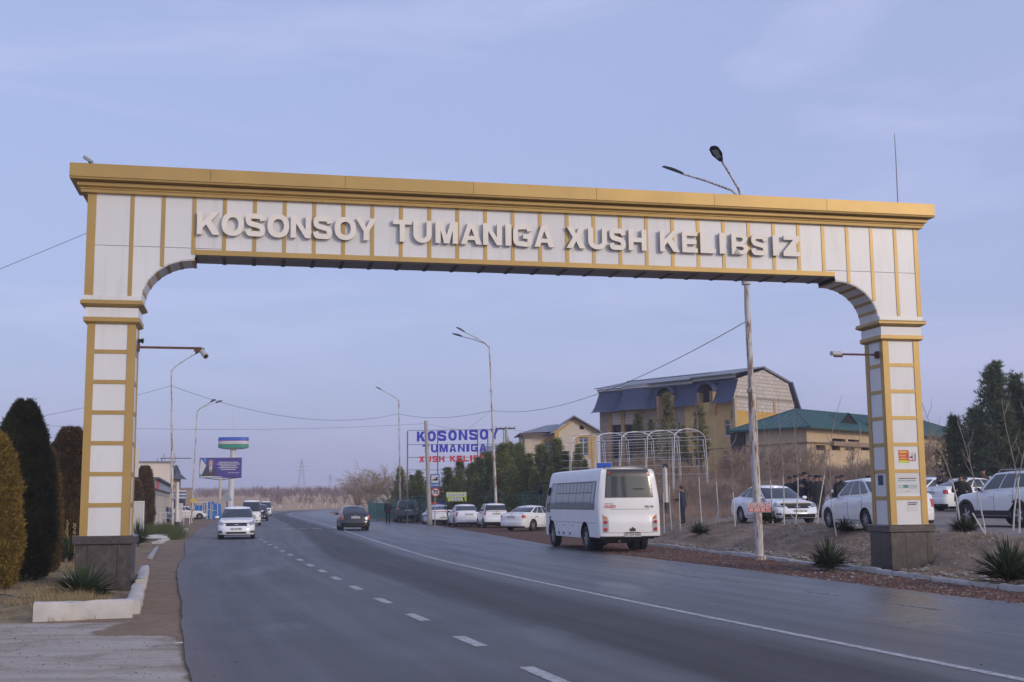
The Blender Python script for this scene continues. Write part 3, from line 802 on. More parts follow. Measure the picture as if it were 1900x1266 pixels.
# ------------------------------------------------------------------ buildings
cream = M('plaster_cream', (.66, .56, .44), .9, var=.05, scale=.8, col2=(.58, .48, .37), lo=.55, hi=.8)
ochre = M('plaster_ochre', (.58, .40, .16), .9, var=.10, scale=.8, col2=(.46, .32, .14), lo=.5, hi=.75)
ochre_b = M('plaster_bright_ochre', (.58, .37, .11), .9, var=.06, scale=.8)
peach = M('plaster_peach', (.60, .47, .32), .9, var=.06, scale=.6, col2=(.43, .32, .20), lo=.55, hi=.8)
white_w = M('plaster_white', (.60, .56, .51), .9, var=.05, scale=.7)
tile_grey = M('roof_metal_grey', (.20, .205, .225), .45, .3, var=.08, scale=1)
tile_blue = M('roof_tile_blue_grey', (.058, .080, .135), .5, .1, var=.12, scale=1.5)
tile_green = M('roof_sheet_green', (.022, .095, .082), .5, .1, var=.10, scale=.8)
brick_grey = M('raw_brick', (.33, .26, .20), .95, var=.2, scale=2)
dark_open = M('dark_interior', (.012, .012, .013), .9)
wframe = M('window_frame_white', (.58, .58, .58), .5)
cornice_w = M('cornice_pale', (.50, .49, .47), .7)
blk = bpy.data.materials.new('block_wall'); blk.use_nodes = True
t = blk.node_tree; b = t.nodes['Principled BSDF']; b.inputs['Roughness'].default_value = .95
tcn = t.nodes.new('ShaderNodeTexCoord')
sepn = t.nodes.new('ShaderNodeSeparateXYZ'); cmbn = t.nodes.new('ShaderNodeCombineXYZ')
t.links.new(tcn.outputs['Object'], sepn.inputs[0])
adn = t.nodes.new('ShaderNodeMath'); adn.operation = 'ADD'
t.links.new(sepn.outputs['X'], adn.inputs[0]); t.links.new(sepn.outputs['Y'], adn.inputs[1])
t.links.new(adn.outputs[0], cmbn.inputs['X']); t.links.new(sepn.outputs['Z'], cmbn.inputs['Y'])
br = t.nodes.new('ShaderNodeTexBrick'); br.inputs['Scale'].default_value = 1.0
br.inputs['Color1'].default_value = (.60, .54, .47, 1); br.inputs['Color2'].default_value = (.51, .45, .39, 1); br.inputs['Mortar'].default_value = (.36, .31, .26, 1)
br.inputs['Mortar Size'].default_value = .022; br.inputs['Brick Width'].default_value = .62; br.inputs['Row Height'].default_value = .33
t.links.new(cmbn.outputs[0], br.inputs['Vector']); t.links.new(br.outputs['Color'], b.inputs['Base Color'])
bp_ = t.nodes.new('ShaderNodeBump'); bp_.inputs['Strength'].default_value = .8; bp_.inputs['Distance'].default_value = .03; bp_.invert = True
t.links.new(br.outputs['Fac'], bp_.inputs['Height']); t.links.new(bp_.outputs['Normal'], b.inputs['Normal'])

def plane_uv(px, py, o, ang):
    """where the sight line meets the upright plane through o that runs along direction ang: (distance along, height above o)"""
    r = ray(px, py); d = (math.cos(ang), math.sin(ang)); n = (-d[1], d[0])
    t_ = (o[0] * n[0] + o[1] * n[1]) / (r[0] * n[0] + r[1] * n[1])
    return (r[0] * t_ - o[0]) * d[0] + (r[1] * t_ - o[1]) * d[1], EYE + r[2] * t_ - o[2]
def cells(u0, u1, z0, z1, ops):
    us = sorted({u0, u1} | {x for o_ in ops for x in (o_[0], o_[1]) if u0 < x < u1}); zs = sorted({z0, z1} | {x for o_ in ops for x in (o_[2], o_[3]) if z0 < x < z1})
    out_ = []
    for a, b_ in zip(us, us[1:]):
        run = None
        for c, d in zip(zs, zs[1:]):
            mu, mz = (a + b_) / 2, (c + d) / 2
            if any(o_[0] < mu < o_[1] and o_[2] < mz < o_[3] for o_ in ops):
                if run: out_.append((a, b_, *run)); run = None
            else: run = (run[0], d) if run else (c, d)
        if run: out_.append((a, b_, *run))
    return out_
def wall_open(T, name, ax, pos, th, u0, u1, z0, z1, ops, mat):
    m_ = MB()
    for a, b_, c, d in cells(u0, u1, z0, z1, ops):
        if ax == 'y': m_.b2(a, b_, pos, pos + th, c, d)
        else: m_.b2(pos, pos + th, a, b_, c, d)
    return m_.part(name, mat, T, weld=False)
def win(T, ax, pos, u0, u1, z0, z1, depth=.12, mat=wframe, mull=1, trans=None, gl_=glass2, bw=.06):
    def bx(m_, a, b_, c, d, p0, p1):
        if ax == 'y': m_.b2(a, b_, p0, p1, c, d)
        else: m_.b2(p0, p1, a, b_, c, d)
    f = MB(); p0, p1 = pos + depth, pos + depth + .05
    bx(f, u0, u0 + bw, z0, z1, p0, p1); bx(f, u1 - bw, u1, z0, z1, p0, p1); bx(f, u0 + bw, u1 - bw, z0, z0 + bw, p0, p1); bx(f, u0 + bw, u1 - bw, z1 - bw, z1, p0, p1)
    for k in range(mull):
        c = u0 + (u1 - u0) * (k + 1) / (mull + 1); bx(f, c - bw / 2, c + bw / 2, z0 + bw, z1 - bw, p0 + .004, p1 - .004)
    if trans: bx(f, u0 + bw, u1 - bw, z0 + (z1 - z0) * trans - bw / 2, z0 + (z1 - z0) * trans + bw / 2, p0 + .008, p1 - .008)
    w_ = f.part('window', mat, T)
    g = MB(); bx(g, u0 + .02, u1 - .02, z0 + .02, z1 - .02, p0 + .02, p0 + .03); g.part('pane', gl_, w_)
    s_ = MB(); bx(s_, u0 - .05, u1 + .05, z0 - .06, z0 - .002, pos - .06, pos + depth); s_.part('sill', mat, w_)
    return w_

# --- unfinished mansard house
A1 = R(42.5); o = at(1364, 886, 105); o.z -= .4
T = thing('mansard_house', 'unfinished big house with a blue grey mansard roof and a bare block gable', 'house', o, A1)
f_ang = A1 + math.pi / 2                                       # facade direction (local y)
def fu(px, py): return plane_uv(px, py, o, f_ang)
def eu(px, py): return plane_uv(px, py, o, A1)
LF = fu(1113, 800)[0]; LE = 9.4
zE = fu(1361, 745)[1]; zB = zE + 2.05; zR = zB + 1.05
ops = [(fu(1138, 0)[0], fu(1119, 0)[0], fu(0 + 1128, 852)[1], fu(1128, 790)[1]), (fu(1162, 0)[0], fu(1142, 0)[0], fu(1150, 852)[1], fu(1150, 790)[1]),
       (fu(1336, 0)[0], fu(1319, 0)[0], fu(1327, 810)[1], fu(1327, 781)[1]), (fu(1260, 0)[0], fu(1247, 0)[0], fu(1254, 868)[1], fu(1254, 842)[1]), (fu(1338, 0)[0], fu(1313, 0)[0], fu(1326, 872)[1], fu(1326, 836)[1]),
       (fu(1278, 0)[0], fu(1264, 0)[0], fu(1270, 866)[1], fu(1270, 838)[1]), (fu(1240, 0)[0], fu(1224, 0)[0], fu(1232, 812)[1], fu(1232, 784)[1])]
ysp = fu(1250, 0)[0]
wall_open(T, 'facade_wall', 'x', 0, .3, 0, ysp, -.6, zE + .1, ops, ochre)
wall_open(T, 'raw_facade_wall', 'x', .02, .3, ysp, LF, -.6, zE + .1, ops, brick_grey)
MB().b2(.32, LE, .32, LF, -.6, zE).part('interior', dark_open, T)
for k in (2, 4): o_ = ops[k]; win(T, 'x', 0, o_[0], o_[1], o_[2], o_[3], mull=1, trans=.7)
for k in (3, 5, 6): o_ = ops[k]; win(T, 'x', 0, o_[0], o_[1], o_[2], o_[3], mull=1)
colm = M('column_ochre', (.42, .28, .14), .9, var=.1)
for px in (1117, 1140, 1165):
    y = fu(px, 0)[0]; MB().b2(-.12, .02, y - .22, y + .22, -.6, zE).part('column', colm, T)
for a, b_ in ((fu(1138, 0)[0], fu(1119, 0)[0]), (fu(1162, 0)[0], fu(1142, 0)[0])):
    MB().b2(-.02, .018, a + .02, b_ - .02, fu(1128, 789)[1], fu(1128, 768)[1]).part('block_panel', blk, T)
yy = fu(1340, 0)[0]; MB().b2(-.30, -.02, yy - .12, yy + .12, -.6, zE + .3).part('concrete_column', M('column_pale', (.46, .36, .24), .9, var=.1), T)
# gable end: block courses above, ochre plaster below, one rendered pier line
zmid = eu(1400, 764)[1]
MB().prism([(.02, zmid), (LE - .0, zmid), (LE - .05, zE), (LE - .9, zB), (LE / 2, zR), (.75, zB), (.02, zE)], 'y', -.02, .28).part('block_gable', blk, T)
MB().b2(.0, LE, -.03, .28, zmid - .45, zmid - .003).part('plaster_band', M('plaster_orange', (.60, .34, .08), .9, var=.1), T)
MB().b2(.0, LE, -.02, .28, -.6, zmid - .4505).part('end_wall', ochre_b, T)
MB().b2(.4, LE - .4, -.06, -.021, zE + .35, zE + .55).part('ring_beam', M('ring_beam_grey', (.30, .26, .22), .95), T)
for px in (1402, 1436):
    u = eu(px, 750)[0]; MB().b2(u - .14, u + .14, -.07, -.021, zmid, zE + .3).part('pier', colm, T)
MB().b2(.0, .22, -.05, -.021, zmid, zE).part('pier', colm, T)
# steep mansard skirt in lapped tile rows, with two rounded bays
def bulge(y):
    s_ = 0
    for yc, w_, a in ((fu(1178, 740)[0], 1.9, .85), (LF - 1.0, 1.5, .45)):
        q = 1 - ((y - yc) / w_) ** 2
        if q > 0: s_ = max(s_, a * math.sqrt(q))
    return s_
ys = [-.25 + (LF + .75) * i / 70 for i in range(71)]
NRW = 9
m_ = MB(); V_ = []; F_ = []
prof = []
for k in range(NRW):
    f0, f1 = k / NRW, (k + 1) / NRW
    g = lambda f: -.75 + 1.35 * (f ** .62)
    prof += [(g(f0) - .05, zE - .12 + (zB - zE + .1) * f0), (g(f1) - .0, zE - .12 + (zB - zE + .1) * f1)]
def skirt(y0, y1, sub):
    V_, F_ = [], []
    yv = [y0 + (y1 - y0) * i / sub for i in range(sub + 1)]
    for y in yv:
        for x, z in prof: V_.append((x - bulge(y), y, z))
    n = len(prof)
    for i in range(sub):
        for k in range(n - 1): F_.append((i * n + k, (i + 1) * n + k, (i + 1) * n + k + 1, i * n + k + 1))
    return V_, F_
d2 = (fu(1328, 745)[0], fu(1299, 745)[0]); d1 = (fu(1251, 750)[0], fu(1224, 750)[0])
zd = zB - .25
sk = MB()
for y0, y1, sub in ((-.25, d2[0], 6), (d2[1], d1[0], 10), (d1[1], LF + .5, 44)): sk.add(*skirt(y0, y1, sub))
for y0, y1 in (d1, d2):
    # tile cover over the dormer arch
    n = len(prof); hi = [(x, z) for x, z in prof if z > zd - .2]
    sk.add([(x - bulge(y), y, z) for y in (y0, y1) for x, z in hi], [(k, k + len(hi), k + len(hi) + 1, k + 1) for k in range(len(hi) - 1)])
sk.part('mansard_skirt', tile_blue, T, fix=True)
for y0, y1 in (d1, d2):
    yc, w_ = (y0 + y1) / 2, (y1 - y0) / 2
    arc = [(yc + w_ * math.cos(math.pi * i / 12), (zd - w_ * .9) + w_ * .9 * math.sin(math.pi * i / 12)) for i in range(13)]
    hood = MB()
    V_ = [(x, y, z) for x in (-.46, .5) for y, z in arc] + [(x, yc + (y - yc) * 1.10, z + .08) for x in (-.48, .5) for y, z in arc]
    F_ = [(i, i + 1, i + 14, i + 13) for i in range(12)] + [(26 + i, 39 + i, 40 + i, 27 + i) for i in range(12)] + [(i, 26 + i, 27 + i, i + 1) for i in range(12)]
    hood.add(V_, F_); hood.part('dormer_hood', tile_blue, T)
    MB().b2(-.4, .5, y0 - .02, y0 + .12, zE - 1.1, zd - w_ * .9).part('dormer_cheek', colm, T); MB().b2(-.4, .5, y1 - .12, y1 + .02, zE - 1.1, zd - w_ * .9).part('dormer_cheek', colm, T)
    MB().prism([(y0 + .12, zE - 1.0)] + [(y1 - .12, zE - 1.0)] + [(yc + (y - yc) * .9, z - .03) for y, z in arc], 'x', .32, .36).part('dormer_opening', dark_open, T)
    MB().b2(-.02, .3, y0 + w_ * .6, y0 + w_ * .75, zE - 1.0, zd - w_ * .8).part('dormer_pier', colm, T)
# pale cornice under the flat upper roof, and the upper roof itself
ysp2 = fu(1282, 712)[0]
def corn(y0, y1, dz, sub):
    V_, F_ = [], []
    for i in range(sub + 1):
        y = y0 + (y1 - y0) * i / sub; bx = bulge(y) * .72
        for x, z in ((.50, zB - .06), (.28, zB), (.28, zB + .16), (.22, zB + .2), (.22, zB + .26), (1.2, zB + .28)): V_.append((x - bx, y, z + dz))
    n = 6
    for i in range(sub):
        for k in range(n - 1): F_.append((i * n + k, (i + 1) * n + k, (i + 1) * n + k + 1, i * n + k + 1))
    return V_, F_
m_ = MB(); m_.add(*corn(-.2, ysp2, .10, 6)); m_.add(*corn(ysp2 + .02, LF + .4, -.05, 44)); m_.part('roof_cornice', cornice_w, T, fix=True)
up = MB()
for y0, y1, dz in ((-.14, ysp2, .12), (ysp2 + .02, LF + .6, 0)):
    up.prism([(-.10, zB + .24 + dz), (-.10, zB + .32 + dz), (LE / 2, zR + .22 + dz), (LE / 2, zR + .12 + dz)], 'y', y0, y1)
up.part('upper_roof', tile_grey, T)
MB().prism([(LE / 2 + .02, zR + .12), (LE / 2 + .02, zR + .32), (LE - .55, zB + .22), (LE - .6, zB + .05)], 'y', -.14, LF + .6).part('rear_roof', tile_grey, T)
MB().prism([(LE - .8, zB + .05), (LE - .6, zB + .2), (LE + .65, zE - .3), (LE + .5, zE - .4)], 'y', -.35, LF + .5).part('rear_skirt', tile_blue, T)
MB().b2(LE - .3, LE, .3, LF, -.6, zE).part('rear_wall', brick_grey, T)
MB().b2(.3, LE - .3, LF - .3, LF, -.6, zE).part('far_end_wall', brick_grey, T)

# --- green roofed house
A2 = R(45.6); o = at(1500, 889, 85); o.z -= .3
T = thing('green_roofed_house', 'long peach coloured house with a green sheet roof', 'house', o, A2)
def gu(px, py): return plane_uv(px, py, o, A2)
def gv(px, py): return plane_uv(px, py, o, A2 + math.pi / 2)
LW, LD = 27.0, gv(1377, 800)[0]
zE = gv(1500, 791)[1]
small_w = []
for px0, px1 in ((1513, 1531), (1542, 1558), (1568, 1584), (1597, 1614)):
    a, b_ = gu(px0, 832)[0], gu(px1, 832)[0]; zt_, zb_ = gu((px0 + px1) / 2, 826)[1], gu((px0 + px1) / 2, 836)[1]; small_w.append((a, b_, zb_, zt_))
slit = [(gu(1508, 0)[0], gu(1532, 0)[0], gu(1520, 818)[1], gu(1520, 812)[1]), (gu(1536, 0)[0], gu(1556, 0)[0], gu(1545, 818)[1], gu(1545, 813.5)[1])]
far_w = [(gu(1722, 0)[0], gu(1742, 0)[0], gu(1732, 838)[1], gu(1732, 816)[1])]
wall_open(T, 'long_wall', 'y', 0, .35, 0, LW, -.8, zE, small_w + slit + far_w, M('plaster_sand', (.55, .42, .27), .9, var=.07, scale=.6, col2=(.43, .32, .19), lo=.5, hi=.8))
wall_open(T, 'short_wall', 'x', 0, .35, .352, LD, -.8, zE, [], peach)
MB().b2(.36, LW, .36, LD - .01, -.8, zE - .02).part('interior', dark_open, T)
for a, b_, c, d in small_w:
    m_ = MB(); m_.b2(a - .12, b_ + .12, -.04, -.002, d + .002, d + .1); m_.b2(a - .12, a - .002, -.04, -.002, c - .1, d); m_.b2(b_ + .002, b_ + .12, -.04, -.002, c - .1, d)
    sr = m_.part('window_surround', ochre, T)
    for k in range(5): x = a + (b_ - a) * (k + .5) / 5; MB().b2(x - .015, x + .015, .08, .11, c, d).part('grille_bar', M('grille_brown', (.16, .09, .05), .7), T)
MB().b2(slit[0][0] - .3, LW, -.30, -.01, gu(1508, 823)[1] - .1, gu(1508, 823)[1] + .22).part('ledge', M('ledge_brown', (.30, .22, .16), .9), T)
ov = .75
hx, hy = 3.0, LD / 2
zr = zE + (gv(1475, 752)[1] - zE) * .98
V_ = [(-ov, -ov, zE - .05), (LW + ov, -ov, zE - .05), (LW + ov, LD + ov, zE - .05), (-ov, LD + ov, zE - .05), (hx, hy, zr), (LW - 3, hy, zr)]
rf = MB(); rf.add(V_, [(0, 1, 5, 4), (2, 3, 4, 5), (3, 0, 4), (1, 2, 5)]); rf.add([(p[0], p[1], p[2] - .12) for p in V_[:4]], [(3, 2, 1, 0)])
rf.add([V_[0], V_[1], V_[2], V_[3]] + [(p[0], p[1], p[2] - .12) for p in V_[:4]], [(0, 4, 5, 1), (1, 5, 6, 2), (2, 6, 7, 3), (3, 7, 4, 0)])
roof = rf.part('roof', tile_green, T)
for i in range(46):                                              # standing seams down the long slope and the hip end
    x = -ov + (LW + 2 * ov) * (i + .5) / 46
    top_x = max(hx, min(LW - 3, x)); f = 1.0
    if x < hx: f = (x + ov) / (hx + ov)
    if x > LW - 3: f = (LW + ov - x) / (3 + ov)
    a = Vector((x, -ov, zE - .04)); b_ = Vector((x, -ov + (hy + ov) * f, zE - .05 + (zr - zE + .05) * f + .01))
    MB().tube([a, b_], .022, 4).part('seam', tile_green, roof)
for i in range(12):
    y = -ov + (LD + 2 * ov) * (i + .5) / 12; f = 1 - abs(y - hy) / (hy + ov)
    MB().tube([(-ov, y, zE - .04), (-ov + (hx + ov) * f, y, zE - .05 + (zr - zE + .05) * f + .01)], .022, 4).part('seam', tile_green, roof)
for a, b_ in ((V_[0], V_[4]), (V_[3], V_[4]), (V_[4], V_[5]), (V_[1], V_[5])): MB().tube([a, b_], .06, 5).part('ridge_cap', tile_green, roof)
for uc in (gu(1585, 778)[0], gu(1632, 790)[0]):
    dz = zE + (zr - zE) * .34; yb = -ov + (hy + ov) * .34; dt = zE + (zr - zE) * .86; y2 = -ov + (hy + ov) * .88
    d_ = MB(); d_.add([(uc - 1.3, yb, dz), (uc + 1.3, yb, dz), (uc, yb, dt), (uc, y2, dt + .03)], [(0, 2, 3), (2, 1, 3)]); d_.part('dormer', tile_green, roof)
    MB().prism([(uc - 1.15, dz), (uc + 1.15, dz), (uc, dt - .12)], 'y', yb + .06, yb + .1).part('dormer_face', dark_open, roof)
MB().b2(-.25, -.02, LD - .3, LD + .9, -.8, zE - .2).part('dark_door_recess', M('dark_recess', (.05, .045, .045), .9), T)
mz = gv(1503, 855)[1]; MB().b2(-.18, -.01, .5, 1.3, gv(1495, 855)[1], gv(1495, 841)[1]).part('meter_box', M('meter_grey', (.42, .41, .38), .6), T)
T2 = thing('gas_pipe', 'thin brown gas pipe running along the peach house wall', 'pipe', o, A2)
zp = gv(1500, 824)[1]
gp_m = M('pipe_brown', (.22, .15, .09), .7)
MB().tube([(-.15, LD + 3.2, zp - 3.0), (-.15, LD + 3.2, zp - .1), (-.15, LD - .2, zp), (-.15, 0, zp + .12), (-.15, -.15, zp + .12), (LW, -.35, zp + .3)], .05, 6).part('pipe', gp_m, T2)

# --- cream house with the gable
o = at(1030, 890, 102); o.z = at(1030, 890, 102).z - .6
T = thing('cream_house', 'cream house with grey metal roof and a gable beside the mansard house', 'house', o, R(4))
def cu_(px, py): return plane_uv(px, py, o, R(4))
zE = cu_(1030, 800)[1]; wg = cu_(1108, 800)[0]; zP = cu_(1064, 774)[1]; xl = cu_(975, 805)[0]
xm = cu_(1064, 780)[0]
wy = .9
w1 = (cu_(1061, 0)[0], cu_(1077, 0)[0], cu_(1070, 846)[1], cu_(1070, 812)[1]); w2 = (cu_(1002, 0)[0], cu_(1016, 0)[0], cu_(1009, 850)[1], cu_(1009, 818.5)[1])
wall_open(T, 'gable_wall', 'y', 0, .3, 0, wg, -1, zE - .02, [w1], cream)
MB().prism([(0, zE - .018), (wg, zE - .018), (xm, zP - .1)], 'y', 0, .3).part('gable_top', cream, T)
wall_open(T, 'wing_wall', 'y', wy, .3, xl, -.002, -1, zE - .1, [w2], cream)
MB().b2(.05, wg - .05, .32, 8, -1, zE - .1).part('gable_block', cream, T)
MB().b2(xl, -.05, wy + .32, 7.5, -1, zE - .12).part('wing_block', cream, T)
win(T, 'y', 0, *w1, mull=1, trans=.72); win(T, 'y', wy, *w2, mull=1, trans=.72)
for (a, b_, c, d), y in ((w1, 0), (w2, wy)):
    m_ = MB(); m_.b2(a - .25, a - .03, y - .05, y - .004, c - .2, d + .25); m_.b2(b_ + .03, b_ + .25, y - .05, y - .004, c - .2, d + .25); m_.b2(a - .028, b_ + .028, y - .05, y - .004, d + .03, d + .25); m_.part('window_surround', ochre_b, T)
MB().b2(.0, .35, -.06, -.004, -1, zE - .1).part('quoin', ochre_b, T); MB().b2(wg - .5, wg, -.06, -.004, -1, zE - .1).part('quoin', ochre_b, T)
for sx_, x0, x1 in ((1, 0, xm), (-1, wg, xm)):
    MB().prism([(x0 - sx_ * .02, zE - .32), (x0 - sx_ * .02, zE - .2), (xm, zP - .22), (xm, zP - .36)], 'y', -.05, -.004).part('gable_band', ochre_b, T)
aw = (cu_(1063, 0)[0], cu_(1070, 0)[0], cu_(1066, 797)[1], cu_(1066, 789.5)[1])
MB().b2(aw[0], aw[1], -.03, -.006, aw[2], aw[3]).part('attic_window', dark_open, T)
e_ = .45; sl_ = (zP - zE) / xm
MB().prism([(-e_, zE - e_ * sl_), (-e_, zE - e_ * sl_ + .12), (xm, zP + .12), (xm, zP)], 'y', -.5, 8).part('roof_slope', tile_grey, T)
sr_ = (zP - zE) / (wg - xm)
MB().prism([(xm + .002, zP), (xm + .002, zP + .12), (wg + e_, zE - e_ * sr_ + .12), (wg + e_, zE - e_ * sr_)], 'y', -.5, 8).part('roof_slope', tile_grey, T)
zt_ = zE + .85
MB().add([(xl - .5, wy - .6, zE - .15), (.4, wy - .6, zE - .02), (.8, 4.0, zt_), (xl + 2.2, 4.0, zt_ - .1), (xl - .5, 7.8, zE - .15), (.4, 7.8, zE)], [(0, 1, 2, 3), (0, 3, 4), (3, 2, 5, 4)]).part('wing_roof', tile_grey, T)
MB().b2(xl - .5, -.4, wy - .62, wy - .56, zE - .34, zE - .16).part('gutter', M('gutter_brown', (.12, .08, .07), .5), T)
MB().tube([(xl - .1, wy - .1, -1), (xl - .1, wy - .1, zE - .6), (xl - .4, wy - .5, zE - .25)], .06, 6).part('downpipe', MATS['gutter_brown'], T)
MB().b2(-.16, -.06, -.02, .08, -1, zE - .3).part('downpipe', MATS['gutter_brown'], T)

# --- low house behind the lettered sign
o = at(902, 880, 112); o.z -= 1
T = thing('low_house', 'low yellow walled house with a plain grey roof behind the lettered sign', 'house', o, R(3))
def lu(px, py): return plane_uv(px, py, o, R(3))
x1 = lu(978, 850)[0]; zE = lu(930, 839)[1]; zT = lu(930, 823)[1]
MB().b2(0, x1, 0, 6, -.5, zE).part('wall', ochre, T)
MB().prism([(-.6, zE - .05), (-.6, zE + .06), (4.5, zT), (9, zE)], 'x', -.4, x1 + .3).part('roof', tile_grey, T)
o_ = [(1.2, 2.2, zE - 1.9, zE - .6)]
for q in o_: MB().b2(q[0], q[1], -.03, -.003, q[2], q[3]).part('window', glass2, T)

# --- left of the road: white house behind the cypresses
o = at(58, 960, 72); o.z = -.1
oR = at(254.3, 960, 72); o = Vector((oR.x - 6.4 * math.cos(R(19)), oR.y - 6.4 * math.sin(R(19)), -.1))
T = thing('white_house', 'white flat roofed house seen between the cypresses and behind the left pillar', 'house', o, R(19))
x1 = 6.4; zt_ = at(250, 825, 72).z
w_ops = [(1.3, 2.6, 1.2, 2.9)]
wall_open(T, 'front_wall', 'y', 0, .3, .4, x1, 0, zt_ - .02, w_ops, white_w)
win(T, 'y', 0, *w_ops[0], mull=1)
MB().b2(.4, x1, .302, 9, 0, zt_ - .02).part('block', white_w, T)
MB().b2(-.1, x1 - 3.2, -.7, -.01, zt_ - .30, zt_ - .12).part('eave', M('eave_dark', (.07, .075, .09), .7), T)
MB().b2(-.3, x1 - 3.0, -.8, 9, zt_ - .118, zt_ + .04).part('roof_slab', tile_grey, T)
MB().tube([(1.9, .5, zt_), (1.9, .5, zt_ + .5)], .03, 5).part('vent_pipe', dark_metal, T)

# --- shop: lean-to with glazed front along the road, two storey block behind
P1, P2 = at(279, 960, 80), at(314, 950, 122); P1.z = P2.z = 0
A3 = math.atan2(P2.y - P1.y, P2.x - P1.x); Ls = (P2 - P1).length
o = P1.copy()
T = thing('roadside_shop', 'cream shop with a glazed lean-to front facing the road', 'shop', o, A3)
zl = at(279, 889, 80).z
shop_grey = M('shop_fascia_grey', (.34, .36, .42), .5)
nwin = 9; ops = []
for i in range(nwin): a = .8 + (Ls - 1.2) * i / nwin; ops.append((a, a + (Ls - 1.2) / nwin - .9, .35 if i % 3 != 1 else .05, zl - .95))
wall_open(T, 'shop_front', 'y', 0, .25, 0, Ls, 0, zl - .6, ops, M('shop_wall_pale', (.45, .43, .42), .8, var=.08))
for q in ops: win(T, 'y', 0, *q, mull=2, trans=.75, gl_=M('shop_glass', (.16, .19, .23), .15, spec=.7), bw=.09)
MB().b2(-.1, Ls + .1, -.25, .3, zl - .6, zl).part('fascia', shop_grey, T)
MB().b2(-.2, Ls + .2, -.5, .5, zl + .002, zl + .12).part('canopy_edge', M('canopy_dark', (.10, .11, .14), .6), T)
bx0 = plane_uv(277, 894, o, A3)[0]; bx0 = max(.6, bx0)
MB().b2(bx0 + 1.5, bx0 + 4.6, -.30, -.255, zl - .62, zl - .02).part('red_sign', p_red, T)
MB().b2(.0, Ls, .252, 8, 0, zl - .02).part('lean_to_block', cream, T)
for x in (Ls * .62, Ls * .72, Ls * .9):
    MB().b2(x, x + .9, -1.4, -1.3, 0, 1.7).part('white_board', sign_white, T)
# upper block, its gable turned to us
q0, q1 = at(250, 900, 122), at(314, 900, 122)
inv = Matrix.Rotation(-A3, 4, 'Z')
T = thing('two_storey_block', 'plain cream two storey block rising behind the lean-to shop', 'building', (q0.x, 122, 0), R(18))
W_ = (q1.x - q0.x) * 1.04; zt_ = at(285, 858, 122).z
def ru(px, py): p = at(px, py, 122); return p.x - q0.x, p.z
wq = (ru(275, 0)[0], ru(291, 0)[0], ru(283, 892)[1], ru(283, 871)[1])
wall_open(T, 'front_wall', 'y', 0, .3, 0, W_, 0, zt_, [wq], M('plaster_warm_white', (.66, .58, .49), .9, var=.05, scale=.6))
MB().b2(0.01, W_ - .01, .302, 16, 0, zt_ - .02).part('block', MATS['plaster_warm_white'], T)
win(T, 'y', 0, *wq, mull=2, trans=.6, gl_=M('window_bluish', (.06, .09, .13), .1))
MB().add([(wq[0] + .15, .06, wq[2] + .2), (wq[1] - .1, .06, wq[3] - .05), (wq[1] - .45, .06, wq[3] + .1), (wq[0] + .1, .06, wq[2] + .75)], [(0, 1, 2, 3)]).add([(wq[0] + .15, .07, wq[2] + .2), (wq[1] - .1, .07, wq[3] - .05), (wq[1] - .45, .07, wq[3] + .1), (wq[0] + .1, .07, wq[2] + .75)], [(3, 2, 1, 0)]).part('window_banner', M('banner_sky', (.10, .32, .50), .6), T)
MB().b2(-.2, W_ + .2, -.25, 16.2, zt_ + .002, zt_ + .14).part('roof_slab', tile_grey, T)
MB().b2(2.5, W_ + 2, 3, 3.1, zt_ + .5, zt_ + .58).part('roof_rail', dark_metal, T)
for x in (2.6, W_ * .6, W_): MB().b2(x, x + .06, 3, 3.06, zt_ + .14, zt_ + .5).part('rail_post', dark_metal, T)
# house with the tiered roof
o = at(313, 945, 150); o.z = -.1
T = thing('tiered_roof_house', 'small house with a tiered dark roof and greenish windows beyond the shop', 'house', o, 0)
def tu(px, py): p = at(px, py, 150); return p.x - o.x, p.z - o.z
W_ = tu(341, 0)[0]; zE = tu(330, 884)[1]; zT = tu(318, 866)[1]
MB().b2(-1.2, W_, 0, 5, 0, zE).part('wall', ochre, T)
for zz, k in ((zE, 0.0), (zE + .75, .35)):
    MB().add([(-1.6 + k, -.4 + k, zz), (W_ + .7 - k * 2, -.4 + k, zz - .3), (W_ + .7 - k * 2, 5.4 - k, zz - .3), (-1.6 + k, 5.4 - k, zz), (.2, 2.5, zz + (zT - zE) * .62)], [(0, 1, 4), (1, 2, 4), (2, 3, 4), (3, 0, 4), (3, 2, 1, 0)]).part('roof_tier', M('roof_slate', (.07, .075, .095), .6), T)
gg = M('window_greenish', (.10, .16, .16), .15)
for a in (.05, .48): 
    MB().b2(W_ * a + .1, W_ * (a + .42), -.03, -.003, zE - 2.1, zE - .25).part('window', gg, T)
    MB().b2(W_ * a + .1, W_ * (a + .42), -.05, -.031, zE - 1.2, zE - 1.12).part('window_bar', ochre, T)
o = at(313, 945, 165); o.z = -.1
T = thing('ochre_wall', 'low ochre wall beyond the tiered roof house', 'wall', o, R(-4))
W_ = at(356, 930, 165).x - o.x; MB().b2(0, W_, 0, .3, 0, at(340, 906, 165).z).part('wall', M('plaster_tan', (.42, .30, .20), .9, var=.08), T); MB().b2(-.1, W_ + .1, -.1, .4, at(340, 906, 165).z + .002, at(340, 906, 165).z + .15).part('coping', concrete, T)
o = at(313, 935, 140); o.z = 0
T = thing('striped_trailer', 'blue and white striped trailer parked before the ochre wall', 'trailer', o, 0)
W_ = at(337, 930, 140).x - o.x; z0, z1 = at(325, 928, 140).z, at(325, 910, 140).z
for i in range(6): MB().b2(0, W_, 0 - .004 * (i % 2), 2, z0 + (z1 - z0) * i / 6 + .003, z0 + (z1 - z0) * (i + 1) / 6).part('side_board', [M('trailer_blue', (.05, .09, .24), .5), sign_white][i % 2], T)
